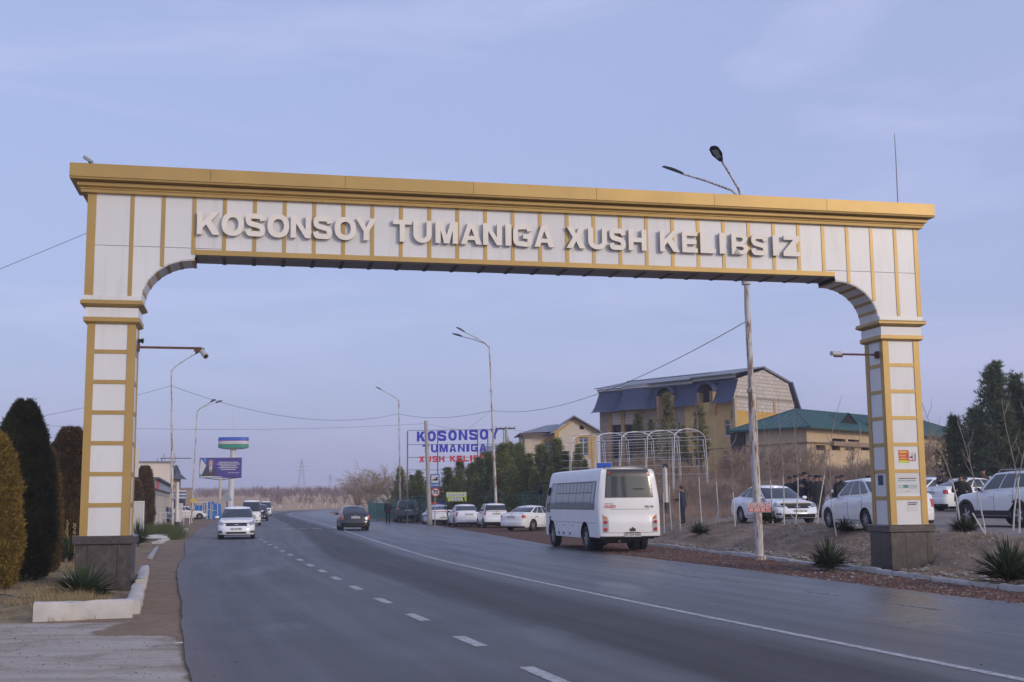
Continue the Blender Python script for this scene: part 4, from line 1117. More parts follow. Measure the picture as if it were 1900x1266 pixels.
for x in (.3, W_ - .3): MB().lathe([(.0, -.1), (.35, -.1), (.35, .1), (0, .1)], 12, c=(x, 0.3, .35), ax='y').part('wheel', rubber, T)
MB().b2(.1, W_ - .1, .1, 1.9, .35, z0).part('chassis', dark_metal, T)

# --- market stalls wrapped in blue tarpaulin
tarp = M('tarpaulin_blue', (.03, .17, .52), .5, var=.15, scale=1.2)
rnd = random.Random(12)
for i, (p0, p1, y0, y1, lb) in enumerate([(360, 377, 938, 952, 'low blue tarpaulin bundle leftmost of the stalls'), (378, 384, 935, 952, 'narrow blue covered stall second from the left'), (384, 392, 932, 951, 'tallest blue covered stall in the middle of the row'), (392.5, 405, 935, 953, 'wide blue covered stall by the billboard post')]):
    Y = 128; a, b_ = at(p0, y1, Y), at(p1, y0, Y)
    T = thing('market_stall', lb, 'stall', (a.x, Y, 0), 0, None)
    W_, H_ = b_.x - a.x, max(.6, b_.z); n = 9; V_, F_ = [], []
    m_ = MB()
    ring_ = []
    for z in (0, .35, .7, .93, 1.0):
        k = 1 - .10 * z ** 2
        for j in range(20):
            u = j / 20 * 4; s_ = int(u); f = u - s_
            x, y = [(f, 0), (1, f), (1 - f, 1), (0, 1 - f)][s_]
            wob_ = .05 * math.sin(j * 2.3 + z * 4 + i)
            V_.append((W_ * (.5 + (x - .5) * (k + wob_ * .5)), 1.4 * (.5 + (y - .5) * (k + wob_)), H_ * z + (.06 * math.sin(j * 1.7 + i) if z > .8 else 0)))
    for k in range(4):
        for j in range(20): F_.append((k * 20 + j, k * 20 + (j + 1) % 20, (k + 1) * 20 + (j + 1) % 20, (k + 1) * 20 + j))
    F_.append(tuple(80 + j for j in range(20)))
    m_.add(V_, F_); m_.part('tarpaulin', tarp, T)
    for x in (.05, W_ - .05): MB().b2(x - .03, x + .03, -.06, -.02, 0, H_ * .98).part('pole', pipe_w, T)
    MB().b2(0, W_, -.05, -.03, H_ * .55, H_ * .58).part('rope', sign_white, T)
a, b_ = at(360, 942, 140), at(378, 931, 140)
T = thing('pale_canopy', 'pale flat canopy behind the blue stalls', 'canopy', (a.x, 140, 0)); W_ = b_.x - a.x
MB().b2(-.3, W_ + .3, 0, 1.6, b_.z - .12, b_.z).part('sheet', sign_white, T)
for x in (0, W_): MB().tube([(x, .1, 0), (x, .1, b_.z - .12)], .04, 5).part('leg', dark_metal, T)
MB().b2(0, W_, .2, 1.4, b_.z * .4, b_.z * .55).part('counter', sign_white, T)
# small sign on the far lamp post, post with grey plate near the flag pillar
p = at(359, 929, b2Y := 105); T = thing('yellow_plate', 'small yellow plate on the far left lamp post', 'sign', (p.x, b2Y, p.z)); MB().b2(-.28, .28, -.01, .01, -.12, .12).part('plate', p_yel, T); MB().b2(-.03, .03, .012, .10, -.05, .05).part('clamp', dark_metal, T)
p = at(421, 925, 150); T = thing('warning_sign', 'small grey triangular sign seen from behind near the flag pillar', 'road sign', (p.x, 150, 0)); MB().tube([(0, 0, 0), (0, 0, p.z + .6)], .05, 6).part('post', dark_metal, T); MB().prism([(-.7, p.z - .3), (.7, p.z - .3), (0, p.z + .95)], 'y', -.06, -.052).part('plate', M('sign_back_grey', (.34, .36, .38), .5), T)
# white gate leaf beside the left pillar, light rail behind the flower bed
o = gp(265, 1004, .0); T = thing('gate_leaf', 'white sheet metal gate leaf standing right beside the left pillar', 'gate leaf', o, R(8))
zt_ = at(265, 930, o.y).z
MB().b2(-1.4, -.04, 0, .02, .12, zt_ - .05).part('sheet', M('sheet_cream', (.56, .54, .50), .6, var=.08), T)
for x in (-.03, -1.42): MB().b2(x, x + .05, -.02, .04, -.05, zt_).part('upright', pipe_w, T)
MB().b2(-1.37, -.031, -.02, .04, zt_ - .05, zt_ - .0).part('top_rail', pipe_w, T); MB().b2(-1.37, -.031, -.02, .04, .08, .12).part('bottom_rail', pipe_w, T)
a, b_ = at(286, 967, 95), at(352, 962, 95)
T = thing('pipe_railing', 'low white pipe railing in front of the parked dark blue sedan', 'railing', (a.x, 95, 0)); W_ = b_.x - a.x
for k in range(7): MB().tube([(W_ * k / 6, 0, 0), (W_ * k / 6, 0, 1.0)], .03, 5).part('post', pipe_w, T)
for z in (.55, .98): MB().tube([(0, 0, z), (W_, 0, z)], .025, 5).part('rail', pipe_w, T)
# ------------------------------------------------------------------ the welcome gate
GX, GY, YAW = -8.574, 23.54, .2141
GW, GD = 18.53, .83
gate = thing('welcome_gate', 'huge white and gold welcome arch spanning the whole road', 'gate', (GX, GY, 0), YAW)
U0, UW = .107, .926                                    # pillar offset and width
PL = [(U0, U0 + UW), (GW - U0 - UW, GW - U0)]
# core: hidden backing behind all cladding, and the beam
ARC_R, ARC_TOP, ARC_BOT, ARC_U = 1.04, 6.60, 5.70, 1.10
def arch_pts(left=True, k=6):
    o = []
    for i in range(k + 1):
        a = math.pi / 2 * i / k
        u = ARC_U + ARC_R * (1 - math.cos(a)); z = ARC_BOT + (ARC_TOP - ARC_BOT) * math.sin(a)
        o.append((u if left else GW - u, z))
    return o
AL, AR = arch_pts(True), arch_pts(False)
def soff_z(u):                                         # underside height of the gate's head at u
    for A in (AL, AR[::-1]):
        for (u0, z0), (u1, z1) in zip(A, A[1:]):
            if u0 - 1e-6 <= u <= u1 + 1e-6: return z0 + (z1 - z0) * (u - u0) / max(1e-6, u1 - u0)
    if u < ARC_U or u > GW - ARC_U: return ARC_BOT
    return BEAM_B
BEAM_B = 6.70
Z_TOP = 7.90
outl = [(.02, ARC_BOT + .01), (.02, Z_TOP), (GW - .02, Z_TOP), (GW - .02, ARC_BOT + .01)] + AR + [(GW - ARC_U - ARC_R - .02, BEAM_B), (ARC_U + ARC_R + .02, BEAM_B)] + AL[::-1]
cm = MB()
cm.prism(outl, 'y', .012, GD - .012)
for a, b_ in PL: cm.b2(a + .03, b_ - .03, .03, GD - .03, .9, 5.3)
cm.part('backing', core_m, gate)
# joints of the head: battens every 0.6086 m
bat = [.11] + [.897 + .6086 * k for k in range(29)] + [GW - .06]
B_W = .077
Z_SEAM = 6.83
def poly_panel(u0, u1, zt, w0=-.012, w1=.012, zfun=soff_z, zmin=None):
    us = [u0] + [u for u, z in AL + AR if u0 < u < u1] + [u1]
    if u0 < ARC_U + ARC_R + .02 < u1: us += [ARC_U + ARC_R + .0199, ARC_U + ARC_R + .0201]
    if u0 < GW - ARC_U - ARC_R - .02 < u1: us += [GW - ARC_U - ARC_R - .0201, GW - ARC_U - ARC_R - .0199]
    us = sorted(us)
    bot = [(u, (zfun(u) if zmin is None else zmin) + .004) for u in us]
    return MB().prism(bot + [(u1, zt), (u0, zt)], 'y', w0, w1)
for back in (False, True):
    w0, w1 = (GD - .012, GD + .012) if back else (-.012, .012)
    for i in range(len(bat) - 1):
        u0, u1 = bat[i] + .002, bat[i + 1] - .002
        lowest = min(soff_z(u0), soff_z(u1))
        if lowest < Z_SEAM - .16 or u1 < ARC_U + ARC_R:
            poly_panel(u0, u1, Z_TOP, w0, w1, zmin=Z_SEAM + .003).part('panel', panel_w, gate)
            poly_panel(u0, u1, Z_SEAM - .003, w0, w1).part('panel', panel_w, gate)
        else:
            poly_panel(u0, u1, Z_TOP, w0, w1, zmin=BEAM_B + .1).part('panel', panel_w, gate)
    for i, u in enumerate(bat):
        bw = B_W if 0 < i < len(bat) - 1 else (.17 if i == 0 else .11)
        zb = max(soff_z(u - bw / 2), soff_z(u + bw / 2)) + .002
        if ARC_U + ARC_R < u < GW - ARC_U - ARC_R: zb = BEAM_B + .1
        if i == 0 or u < 1.0 or u > GW - 1.0: zb = ARC_BOT + .1
        c0, c1 = (GD + .008, GD + .026) if back else (-.026, -.008)
        MB().b2(u - bw / 2, u + bw / 2, c0, c1, zb, Z_TOP).part('batten', gold, gate)
# white ledge over each capital
for a, b_ in ((0, 1.10), (GW - 1.10, GW)):
    MB().b2(a + .0, b_ + .0, -.045, GD + .045, ARC_BOT, ARC_BOT + .1).part('ledge', panel_w, gate)
# gold edge strip and boarded soffit under the beam
ua, ub = ARC_U + ARC_R + .022, GW - ARC_U - ARC_R - .022
MB().b2(ua, ub, -.034, -.006, BEAM_B - .005, BEAM_B + .1).part('edge_strip', gold, gate)
MB().b2(ua, ub, GD + .006, GD + .034, BEAM_B - .005, BEAM_B + .1).part('edge_strip', gold, gate)
sb = [ua] + [u for u in bat if ua + .1 < u < ub - .1] + [ub]
for u0, u1 in zip(sb, sb[1:]):
    MB().b2(u0 + .006, u1 - .006, .02, GD - .02, BEAM_B - .022, BEAM_B - .002).part('soffit_board', soffit, gate)
for u in sb[1:-1]:
    MB().b2(u - .04, u + .04, .0, GD - .0, BEAM_B - .034, BEAM_B - .024).part('soffit_strip', M('soffit_strip_brown', (.085, .06, .04), .5), gate)
# arch intrados: white facets with gold strips between
for A, sg in ((AL, 1), (AR, -1)):
    for (u0, z0), (u1, z1) in zip(A, A[1:]):
        d = Vector((u1 - u0, z1 - z0)); ln = d.length; d /= ln; n = Vector((d.y, -d.x)) * sg     # towards the opening
        def q(t_, h): p = Vector((u0, z0)) + d * t_ + n * h; return (p.x, p.y)
        MB().prism([q(.004, .0), q(ln - .004, .0), q(ln - .004, .014), q(.004, .014)], 'y', .0, GD).part('arch_panel', panel_w, gate)
        MB().prism([q(ln - .05, .015), q(ln + .02, .015), q(ln + .02, .024), q(ln - .05, .024)], 'y', -.004, GD + .004).part('arch_strip', gold, gate)
# capitals: gold band with cove, white neck, lower gold band
for k, (a, b_) in enumerate(PL):
    MB().rings([(.0, 5.555), (.06, 5.575), (.14, 5.62), (.14, 5.66), (.12, 5.70), (.02, 5.7005)], a, b_, .0, GD).part('capital_band', gold, gate)
    MB().rings([(.045, 5.36), (.045, 5.5545)], a, b_, .0, GD).part('capital_neck', panel_w, gate)
    MB().rings([(.0, 5.235), (.035, 5.24), (.075, 5.275), (.075, 5.359)], a, b_, .0, GD).part('capital_band', gold, gate)
    # pillar: corner posts, cross strips, frosted panels on four sides
    e = .15
    for x0, x1, y0, y1 in ((a, a + e, 0, e), (b_ - e, b_, 0, e), (a, a + e, GD - e, GD), (b_ - e, b_, GD - e, GD)):
        MB().b2(x0, x1, y0, y1, 1.04, 5.235).part('corner_post', gold, gate)
    zs = [1.635 + .608 * i for i in range(6)]
    for z in zs:
        MB().b2(a + e, b_ - e, .005, .03, z - .04, z + .04).part('cross_strip', gold, gate)
        MB().b2(a + e, b_ - e, GD - .03, GD - .005, z - .04, z + .04).part('cross_strip', gold, gate)
        MB().b2(a + .005, a + .03, e, GD - e, z - .04, z + .04).part('cross_strip', gold, gate)
        MB().b2(b_ - .03, b_ - .005, e, GD - e, z - .04, z + .04).part('cross_strip', gold, gate)
    ze = [1.04] + zs + [5.235]
    for z0, z1 in zip(ze, ze[1:]):
        z0 += .041 if z0 > 1.1 else .0; z1 -= .041 if z1 < 5.2 else 0
        MB().b2(a + e, b_ - e, .018, .032, z0, z1).part('panel', panel_w, gate)
        MB().b2(a + e, b_ - e, GD - .032, GD - .018, z0, z1).part('panel', panel_w, gate)
        MB().b2(a + .018, a + .032, e, GD - e, z0, z1).part('panel', panel_w, gate)
        MB().b2(b_ - .032, b_ - .018, e, GD - e, z0, z1).part('panel', panel_w, gate)
    # granite plinth: cap and upright slabs
    MB().rings([(.07, .865), (.105, .885), (.105, 1.02), (.085, 1.04)], a, b_, .0, GD).part('plinth_cap', granite, gate)
    cuts = [a - .06, a + .17, b_ - .20, b_ + .06] if k == 0 else [a - .06, a + .30, b_ - .10, b_ + .06]
    for x0, x1 in zip(cuts, cuts[1:]):
        MB().b2(x0 + .004, x1 - .004, -.06, -.03, -.1, .866).part('plinth_slab', granite, gate)
        MB().b2(x0 + .004, x1 - .004, GD + .03, GD + .06, -.1, .866).part('plinth_slab', granite, gate)
    for y0, y1 in ((-.029, .40), (.408, GD + .029)):
        MB().b2(a - .06, a - .03, y0, y1, -.1, .866).part('plinth_slab', granite, gate)
        MB().b2(b_ + .03, b_ + .06, y0, y1, -.1, .866).part('plinth_slab', granite, gate)
    MB().b2(a - .028, b_ + .028, -.028, GD + .028, -.1, .86).part('plinth_core', core_m, gate)
# cornice: two stepped mouldings, then the tall fascia in boards
MB().rings([(.03, 7.885), (.10, 7.895), (.105, 7.955), (.125, 7.962), (.128, 7.982), (.115, 7.99), (.15, 8.005), (.172, 8.02), (.176, 8.085), (.15, 8.10), (.24, 8.108)], 0, GW, 0, GD).part('cornice_moulding', gold, gate)
MB().rings([(.20, 8.1085), (.298, 8.118), (.304, 8.15), (.285, 8.153), (.285, 8.40), (.27, 8.41)], 0, GW, 0, GD).part('cornice_core', gold, gate)
nb = 7
for i in range(nb):
    x0 = -.308 + (GW + .616) * i / nb; x1 = -.308 + (GW + .616) * (i + 1) / nb
    MB().b2(x0 + .004, x1 - .004, -.308, -.2855, 8.162, 8.432).part('fascia_board', gold, gate)
    MB().b2(x0 + .004, x1 - .004, GD + .2855, GD + .308, 8.162, 8.432).part('fascia_board', gold, gate)
for x in (-.308, GW + .2855):
    MB().b2(x, x + .0225, -.285, GD + .285, 8.162, 8.432).part('fascia_board', gold, gate)
MB().b2(-.30, GW + .30, -.28, GD + .28, 8.4105, 8.428).part('roof_sheet', M('grey_sheet', (.3, .3, .3), .5), gate)
# letters
def gate_u(px, py, w_):
    r = ray(px, py); cu, su = math.cos(YAW), math.sin(YAW)
    t_ = (w_ + (-GX * su + GY * cu)) / (-r[0] * su + r[1] * cu)
    return (r[0] * t_ - GX) * cu + (r[1] * t_ - GY) * su
LT = []
for ch, a, b_ in [('K', 15, 152), ('O', 160, 292), ('S', 301, 418), ('O', 430, 559), ('N', 567, 687), ('S', 701, 812), ('O', 826, 953), ('Y', 950, 1075), ('T', 1170, 1280), ('U', 1290, 1398), ('M', 1420, 1552), ('A', 1570, 1692)]:
    LT.append((ch, gate_u(360 + a / 3.1667, 440, -.15), gate_u(360 + b_ / 3.1667, 440, -.15)))
for ch, a, b_ in [('N', -68, 36), ('I', 55, 88), ('G', 97, 203), ('A', 215, 325), ('X', 392, 498), ('U', 512, 615), ('S', 630, 718), ('H', 735, 833), ('K', 908, 1017), ('E', 1030, 1115), ('L', 1130, 1214), ('I', 1236, 1270), ('B', 1302, 1395), ('S', 1411, 1500), ('I', 1530, 1562), ('Z', 1587, 1678)]:
    LT.append((ch, gate_u(920 + a / 2.97, 450, -.15), gate_u(920 + b_ / 2.97, 450, -.15)))
LH, LZ = .475, 7.108
for ch, u0, u1 in LT:
    wd = (u1 - u0) / LH
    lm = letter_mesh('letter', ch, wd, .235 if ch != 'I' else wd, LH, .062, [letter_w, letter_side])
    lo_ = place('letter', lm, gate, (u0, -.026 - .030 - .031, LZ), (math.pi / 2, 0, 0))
    if ch == 'B':
        lo_['label'] = 'cracked letter B with a loose chip'
        bu = u0
MB().prism([(bu + .05, LZ + .01), (bu + .20, LZ + .02), (bu + .11, LZ + .11)], 'y', -.132, -.119).part('letter_shard', letter_side, gate)
MB().prism([(bu - .01, LZ + .16), (bu + .06, LZ + .20), (bu + .0, LZ + .30)], 'y', -.132, -.119).part('letter_shard', letter_w, gate)
def gl(u, w_, z):
    return Vector((GX + u * math.cos(YAW) - w_ * math.sin(YAW), GY + u * math.sin(YAW) + w_ * math.cos(YAW), z))

# camera booms on the inner faces
def boom(u, w_, z, ln, sg, label):
    t_ = thing('camera_boom', label, 'camera boom', gl(u, w_, z), YAW)
    MB().b2(min(0, sg * ln), max(0, sg * ln), -.022, .022, -.022, .022).part('bar', rust_bar, t_)
    MB().box((sg * .02, 0, 0), (.04, .14, .16)).part('wall_plate', rust_bar, t_)
    c = MB(); c.lathe([(.0, -.13), (.055, -.13), (.055, .10), (.065, .11), (.065, .16), (.0, .16)], 10, ax='x')
    o = c.part('camera', M('camera_shell', (.5, .5, .5), .4), t_, smooth=40)
    o.location = (sg * (ln + .02), -.02, -.09 if sg > 0 else .01); o.rotation_euler = (0, R(35) if sg > 0 else 0, R(-60) if sg > 0 else R(20))
    l = MB(); l.lathe([(.0, .155), (.045, .155), (.045, .165), (0, .165)], 10, ax='x'); l2 = l.part('lens', ink, o)
    MB().box((sg * ln - sg * .06, 0, -.045), (.2, .05, .05)).part('bracket', rust_bar, t_)
    return t_
boom(U0 + UW, .55, 4.84, 1.28, 1, 'rusty boom with a tilted camera on the left pillar')
boom(GW - U0 - UW, .25, 4.93, 1.05, -1, 'rusty boom with a small camera on the right pillar')
t_ = thing('floodlight', 'small grey floodlight on top of the gate at its left end', 'floodlight', gl(.05, -.15, 8.43), YAW)
MB().box((0, 0, .05), (.04, .04, .1)).part('stand', dark_metal, t_)
MB().box((-.03, 0, .12), (.20, .12, .05), Matrix.Rotation(R(32), 3, 'Y')).part('head', M('lamp_grey', (.3, .3, .32), .4), t_)
t_ = thing('sensor_lamp', 'small dark lamp above the boom on the left pillar', 'lamp', gl(U0 + UW + .001, .6, 4.98), YAW)
MB().box((.02, 0, 0), (.04, .06, .08)).part('base', dark_metal, t_); MB().lathe([(.03, .04), (.06, .10), (.0, .12)], 8, ax='x').part('shade', dark_metal, t_)
t_ = thing('lightning_rod', 'thin lightning rod standing on the right end of the gate', 'rod', gl(GW - .22, .4, 8.43), YAW)
MB().tube([(0, 0, 0), (.012, 0, 1.2), (.01, 0, 1.9)], [.014, .012, .008], 6).part('rod', M('rod_grey', (.3, .28, .29), .5), t_)
MB().b2(-.05, .05, -.05, .05, 0, .015).part('base_plate', dark_metal, t_)

# papers stuck on the right pillar (flat print)
p_red = M('print_red', (.60, .045, .03), .5); p_yel = M('print_yellow', (.72, .55, .05), .5); p_wht = M('paper_white', (.66, .65, .63), .7); p_teal = M('print_teal', (.06, .26, .27), .6); p_blue = M('print_blue', (.05, .09, .24), .6)
p_org = M('print_orange', (.72, .22, .03), .5)
A_, B_ = PL[1]
SA = (gate_u(1668, 847, 0), gate_u(1687, 847, 0), gate_u(1700, 847, 0))
def sheet(name, label, u0, u1, z0, z1, mat, side=False, w_=.0175):
    t_ = thing(name, label, 'poster', gl(u0, w_, z0) if not side else gl(A_ + .0175, u0, z0), YAW if not side else YAW)
    W_, H_ = u1 - u0, z1 - z0
    def rect(nm, x0, x1, y0, y1, m, d):
        if side: MB().b2(-d - .001, -d, W_ * x0, W_ * x1, H_ * y0, H_ * y1).part(nm, m, t_)
        else: MB().b2(W_ * x0, W_ * x1, -d - .001, -d, H_ * y0, H_ * y1).part(nm, m, t_)
    rect('paper', 0, 1, 0, 1, mat, .001)
    return rect
rc = sheet('advert_sticker', 'red and yellow advert sticker high on the right pillar', SA[0], SA[1], 2.43, 2.72, p_red)
rc('print_block', .06, .80, .30, .36, p_yel, .003); rc('print_block', .06, .70, .42, .48, p_org, .003); rc('print_block', .06, .72, .54, .60, p_yel, .003); rc('print_block', .06, .74, .66, .72, p_org, .003)
rc('print_block', .1, .85, .80, .92, p_yel, .003); rc('footer', .02, .95, .0, .2, M('print_lime', (.55, .65, .04), .5), .003)
rc = sheet('advert_sticker', 'white advert sticker with a red frame beside the red and yellow one', SA[1] + .0005, SA[2], 2.47, 2.68, p_wht)
rc('print_block', .0, .95, .0, .1, p_red, .003); rc('print_block', .9, 1., .1, .85, p_red, .003); rc('print_block', .1, .6, .35, .5, ink, .003); rc('print_block', .5, .8, .15, .8, p_wht, .003); rc('print_block', .45, .5, .12, .8, ink, .0045); rc('print_block', .8, .85, .12, .8, ink, .0045)
rc = sheet('notice_sheet', 'white notice with small teal print on the right pillar', A_ + .17, A_ + .76, 1.74, 2.18, p_wht)
def lines(rc, x0, x1, y, m, h=.035, seed=0):
    rnd = random.Random(seed); x = x0
    while x < x1 - .02:
        w_ = rnd.uniform(.03, .11); rc('print_line', x, min(x1, x + w_), y, y + h, m, .003); x += w_ + .022
lines(rc, .12, .88, .74, ink, .05, 1); lines(rc, .1, .9, .63, p_teal, .04, 2)
rc('emblem', .30, .52, .28, .44, p_teal, .003); lines(rc, .56, .92, .40, p_teal, .03, 3); lines(rc, .56, .92, .33, p_teal, .03, 4); lines(rc, .56, .9, .26, p_teal, .03, 5); lines(rc, .08, .26, .38, p_teal, .03, 6); lines(rc, .08, .26, .28, p_teal, .03, 7); lines(rc, .42, .58, .10, ink, .02, 8)
rc = sheet('notice_sheet', 'small pale paper with two dark lines lowest on the right pillar', A_ + .42, A_ + .70, 1.33, 1.57, p_wht)
lines(rc, .08, .95, .78, ink, .09, 9); lines(rc, .08, .85, .62, ink, .09, 10)
rc = sheet('notice_sheet', 'blue and white notice on the shaded side of the right pillar', .30, .53, 1.95 - .02, 2.16, M('print_navy', (.035, .05, .12), .6), side=True)
# ------------------------------------------------------------------ street lamps, poles, cables
def lamp_post(label, base, tip_list, bend, r0=.085, group='rusting white street lamps', dark_top=None):
    """base point, bend point (where the arm leaves), list of arm tips"""
    T = thing('street_lamp', label, 'street lamp', base, 0, group)
    b_ = Vector(base)
    top = Vector(bend) - b_
    m_ = MB(); n_ = 12
    pts = [Vector((top.x * f, top.y * f, top.z * f - .1 * (f == 0))) for f in [i / n_ for i in range(n_ + 1)]]
    rr = [r0 * (1.0 if f < .45 else (.72 if f < .75 else .54)) for f in [i / n_ for i in range(n_ + 1)]]
    m_.tube(pts, rr, 10); m_.part('pole', rust_pole, T, smooth=50)
    for f in (.45, .75):
        p = top * f; MB().lathe([(r0 * 1.12, -.05), (r0 * 1.12, .05)], 10, c=p).part('collar', rust_pole, T, smooth=40)
    MB().lathe([(r0 * 1.5, -.05), (r0 * 1.5, .05), (r0, .07)], 10).part('foot', rust_pole, T, smooth=40)
    for tp in tip_list:
        t_ = Vector(tp) - b_; d = (t_ - top)
        mid = top + d * .45 + Vector((0, 0, .015 * d.length))
        end = top + d * .78
        MB().tube([top - Vector((0, 0, .15)), top + d * .12 + Vector((0, 0, .012 * d.length)), mid, end], [.036, .034, .030, .028], 8).part('arm', rust_pole, T, smooth=60)
        h = MB(); dn = d.normalized(); up = Vector((0, 0, 1)); sd_ = dn.cross(up).normalized(); u2 = sd_.cross(dn)
        ln = max(.55, d.length * .26)
        for f, wd, th in ((-.05, .05, .04), (.12, .09, .06), (.45, .16, .075), (.85, .15, .05), (1.0, .08, .02)):
            c = end + dn * ln * f
            h.v += [tuple(c - sd_ * wd - u2 * .02), tuple(c + sd_ * wd - u2 * .02), tuple(c + sd_ * wd * .7 + u2 * th), tuple(c - sd_ * wd * .7 + u2 * th)]
        for i in range(4):
            for k in range(4):
                a0 = i * 4 + k; a1 = i * 4 + (k + 1) % 4; h.f.append((a0, a1, a1 + 4, a0 + 4)); h.mi.append(0)
        h.f += [(3, 2, 1, 0), (16, 17, 18, 19)]; h.mi += [0, 0]
        hd = h.part('lamp_head', dark_metal, T, smooth=30, fix=True)
        q = MB(); c0, c1 = end + dn * ln * .2 - u2 * .024, end + dn * ln * .8 - u2 * .024
        q.add([c0 - sd_ * .07, c0 + sd_ * .07, c1 + sd_ * .09, c1 - sd_ * .09], [(0, 1, 2, 3)]); q.part('lens', M('lamp_lens', (.35, .36, .38), .2), hd)
    return T
def L3(px, py, Y): return at(px, py, Y)
b5 = gp(1410, 1035, .04); Y5 = b5.y
lamp_post('rusting white lamp post with two arms standing right behind the gate', b5, [at(1236, 312, Y5 + 1.6), at(1327, 279, Y5 - 1.2)], at(1376, 362, Y5), .115, None)
b1 = gp(320, 987, 0)
lamp_post('rusting white lamp post with one arm left of the road, nearest of the left ones', b1, [at(376, 648, b1.y - .5)], at(318, 686, b1.y), .085, None)
b2 = gp(355, 969, 0)
lamp_post('white lamp post with two arms beyond the nearest left one', b2, [at(398, 742, b2.y - 1), at(410, 744, b2.y + 6)], at(366, 762, b2.y), .085, None)
p3 = at(743, 950, 101); lamp_post('white lamp post right of the road above the walking man', (p3.x, 101, hz(p3.x, 101)), [at(699, 719, 101)], at(740, 742, 101), .085, None)
p4 = at(922, 955, 76); lamp_post('white lamp post with two arms rising behind the small hatchback', (p4.x, 76, hz(p4.x, 76)), [at(849, 609, 76), at(843, 620, 80)], at(908, 642, 76), .09, None)

def post(name, label, px, py_top, py_base, Y, r0, r1, mat, cat='pole', z=None, extra=None, square=False):
    tp = at(px[1], py_top, Y); bp_ = at(px[0], py_base, Y)
    zb = hz(bp_.x, Y) if z is None else z
    T = thing(name, label, cat, (bp_.x, Y, zb))
    d = Vector((tp.x - bp_.x, 0, tp.z - zb))
    if square:
        m_ = MB(); m_.tube([(0, 0, -.2), d], [r0 * 1.3, r1 * 1.3], 4); m_.part('shaft', mat, T)
    else:
        m_ = MB(); m_.tube([(0, 0, -.2), d * .5, d], [r0, (r0 + r1) / 2, r1], 9); m_.part('shaft', mat, T, smooth=50)
    return T, d
conc_pale = M('concrete_pole_pale', (.40, .37, .33), .9, var=.1, scale=3)
post('concrete_post', 'tall bare concrete pole beside the speed limit sign', (798, 790), 781, 950, 84, .17, .12, conc_pale)
T, d = post('concrete_post', 'short white concrete post with a black foot before the left lamp post', (328, 329), 895, 986, 71, .10, .085, lime_white, square=True)
MB().tube([(0, 0, -.05), (0, 0, .62)], [.14, .138], 4).part('black_foot', ink, T)
T, d = post('concrete_post', 'short white post with a dark foot right of the bus', (1236, 1233), 866, 945, 66, .12, .10, lime_white, square=True)
MB().tube([(0, 0, -.05), (0, 0, .6)], [.17, .17], 4).part('dark_foot', core_m, T)
MB().box((.0, 0, d.z + .05), (.3, .18, .22)).part('box', dark_metal, T)
T, d = post('power_pole', 'concrete power pole with a slanting strut beside the big sign', (939, 939), 792, 950, 103, .16, .11, conc_pale, z=.9)
MB().tube([(2.0, .3, 0), (.1, .05, d.z - .7)], [.12, .1], 6).part('strut', conc_pale, T)
MB().box((0, 0, d.z - .15), (1.7, .10, .10)).part('crossarm', dark_metal, T)
for x in (-.8, -.4, .4, .8): MB().lathe([(.04, 0), (.06, .08), (.03, .18)], 6, c=(x, 0, d.z - .1)).part('insulator', M('porcelain', (.5, .48, .45), .3), T)

def pylon(label, px, py_top, Y):
    tp = at(px, py_top, Y); z0 = hz(tp.x, Y); h = tp.z - z0
    T = thing('lattice_pylon', label, 'pylon', (tp.x, Y, z0), .4, 'far power pylons')
    w0 = h * .10; m_ = MB()
    lv = [i / 8 for i in range(9)]
    wd = [w0 * (1 - f) ** .9 + h * .012 for f in lv]
    for i in range(8):
        for k in range(4):
            sx_, sy_ = [(1, 1), (-1, 1), (-1, -1), (1, -1)][k]; s2, t2 = [(1, 1), (-1, 1), (-1, -1), (1, -1)][(k + 1) % 4]
            p0 = (sx_ * wd[i], sy_ * wd[i], h * lv[i]); p1 = (sx_ * wd[i + 1], sy_ * wd[i + 1], h * lv[i + 1]); p2 = (s2 * wd[i + 1], t2 * wd[i + 1], h * lv[i + 1])
            m_.tube([p0, p1], .065, 4); m_.tube([p0, p2], .035, 3)
    m_.part('lattice', M('pylon_steel', (.22, .22, .23), .6), T)
    for f, ln in ((.68, .16), (.80, .20), (.90, .13)):
        MB().box((0, 0, h * f), (h * ln * 2, .14, .14)).part('crossarm', MATS['pylon_steel'], T)
pylon('distant lattice pylon above the far field left of the willows', 560, 853, 640)
pylon('distant lattice pylon behind the shop roof, left of two', 304, 842, 560)
pylon('distant lattice pylon behind the shop roof, right of two', 323, 840, 600)
pylon('faintest distant pylon beside the willows', 613, 880, 800)

def cable(label, a, b_, sag, r=.016, n=18, name='overhead_cable'):
    a, b_ = Vector(a), Vector(b_)
    T = thing(name, label, 'cable', (a + b_) / 2)
    o = (a + b_) / 2
    pts = [a.lerp(b_, i / n) - o - Vector((0, 0, sag * 4 * (i / n) * (1 - i / n))) for i in range(n + 1)]
    MB().tube(pts, r * .62, 5).part('strand', wire_m, T)
cable('cable sagging from the tall lamp post to the one behind the hatchback', at(1384, 597, Y5), at(913, 762, 76), .9, .018)
cable('cable from the lamp post behind the hatchback to the one above the walking man', at(912, 762, 76), at(740, 768, 101), .4, .02)
cable('cable crossing the road from the right lamp post to the nearest left one', at(740, 768, 101), at(318, 716, b1.y), 1.2, .02)
cable('cable running off left behind the gate pillar from the nearest left lamp post', at(318, 716, b1.y), at(-900, 800, 52), 1.6, .016)
cable('lower faint cable crossing high over the far road', at(-900, 700, 60), at(792, 786, 84), 1.3, .013)
cable('cable from the concrete pole to the power pole past the big sign', at(791, 786, 84), at(940, 797, 103), .3, .013)
cable('cable from the power pole towards the mansard house', at(941, 796, 103), at(1130, 790, 112), .5, .013)
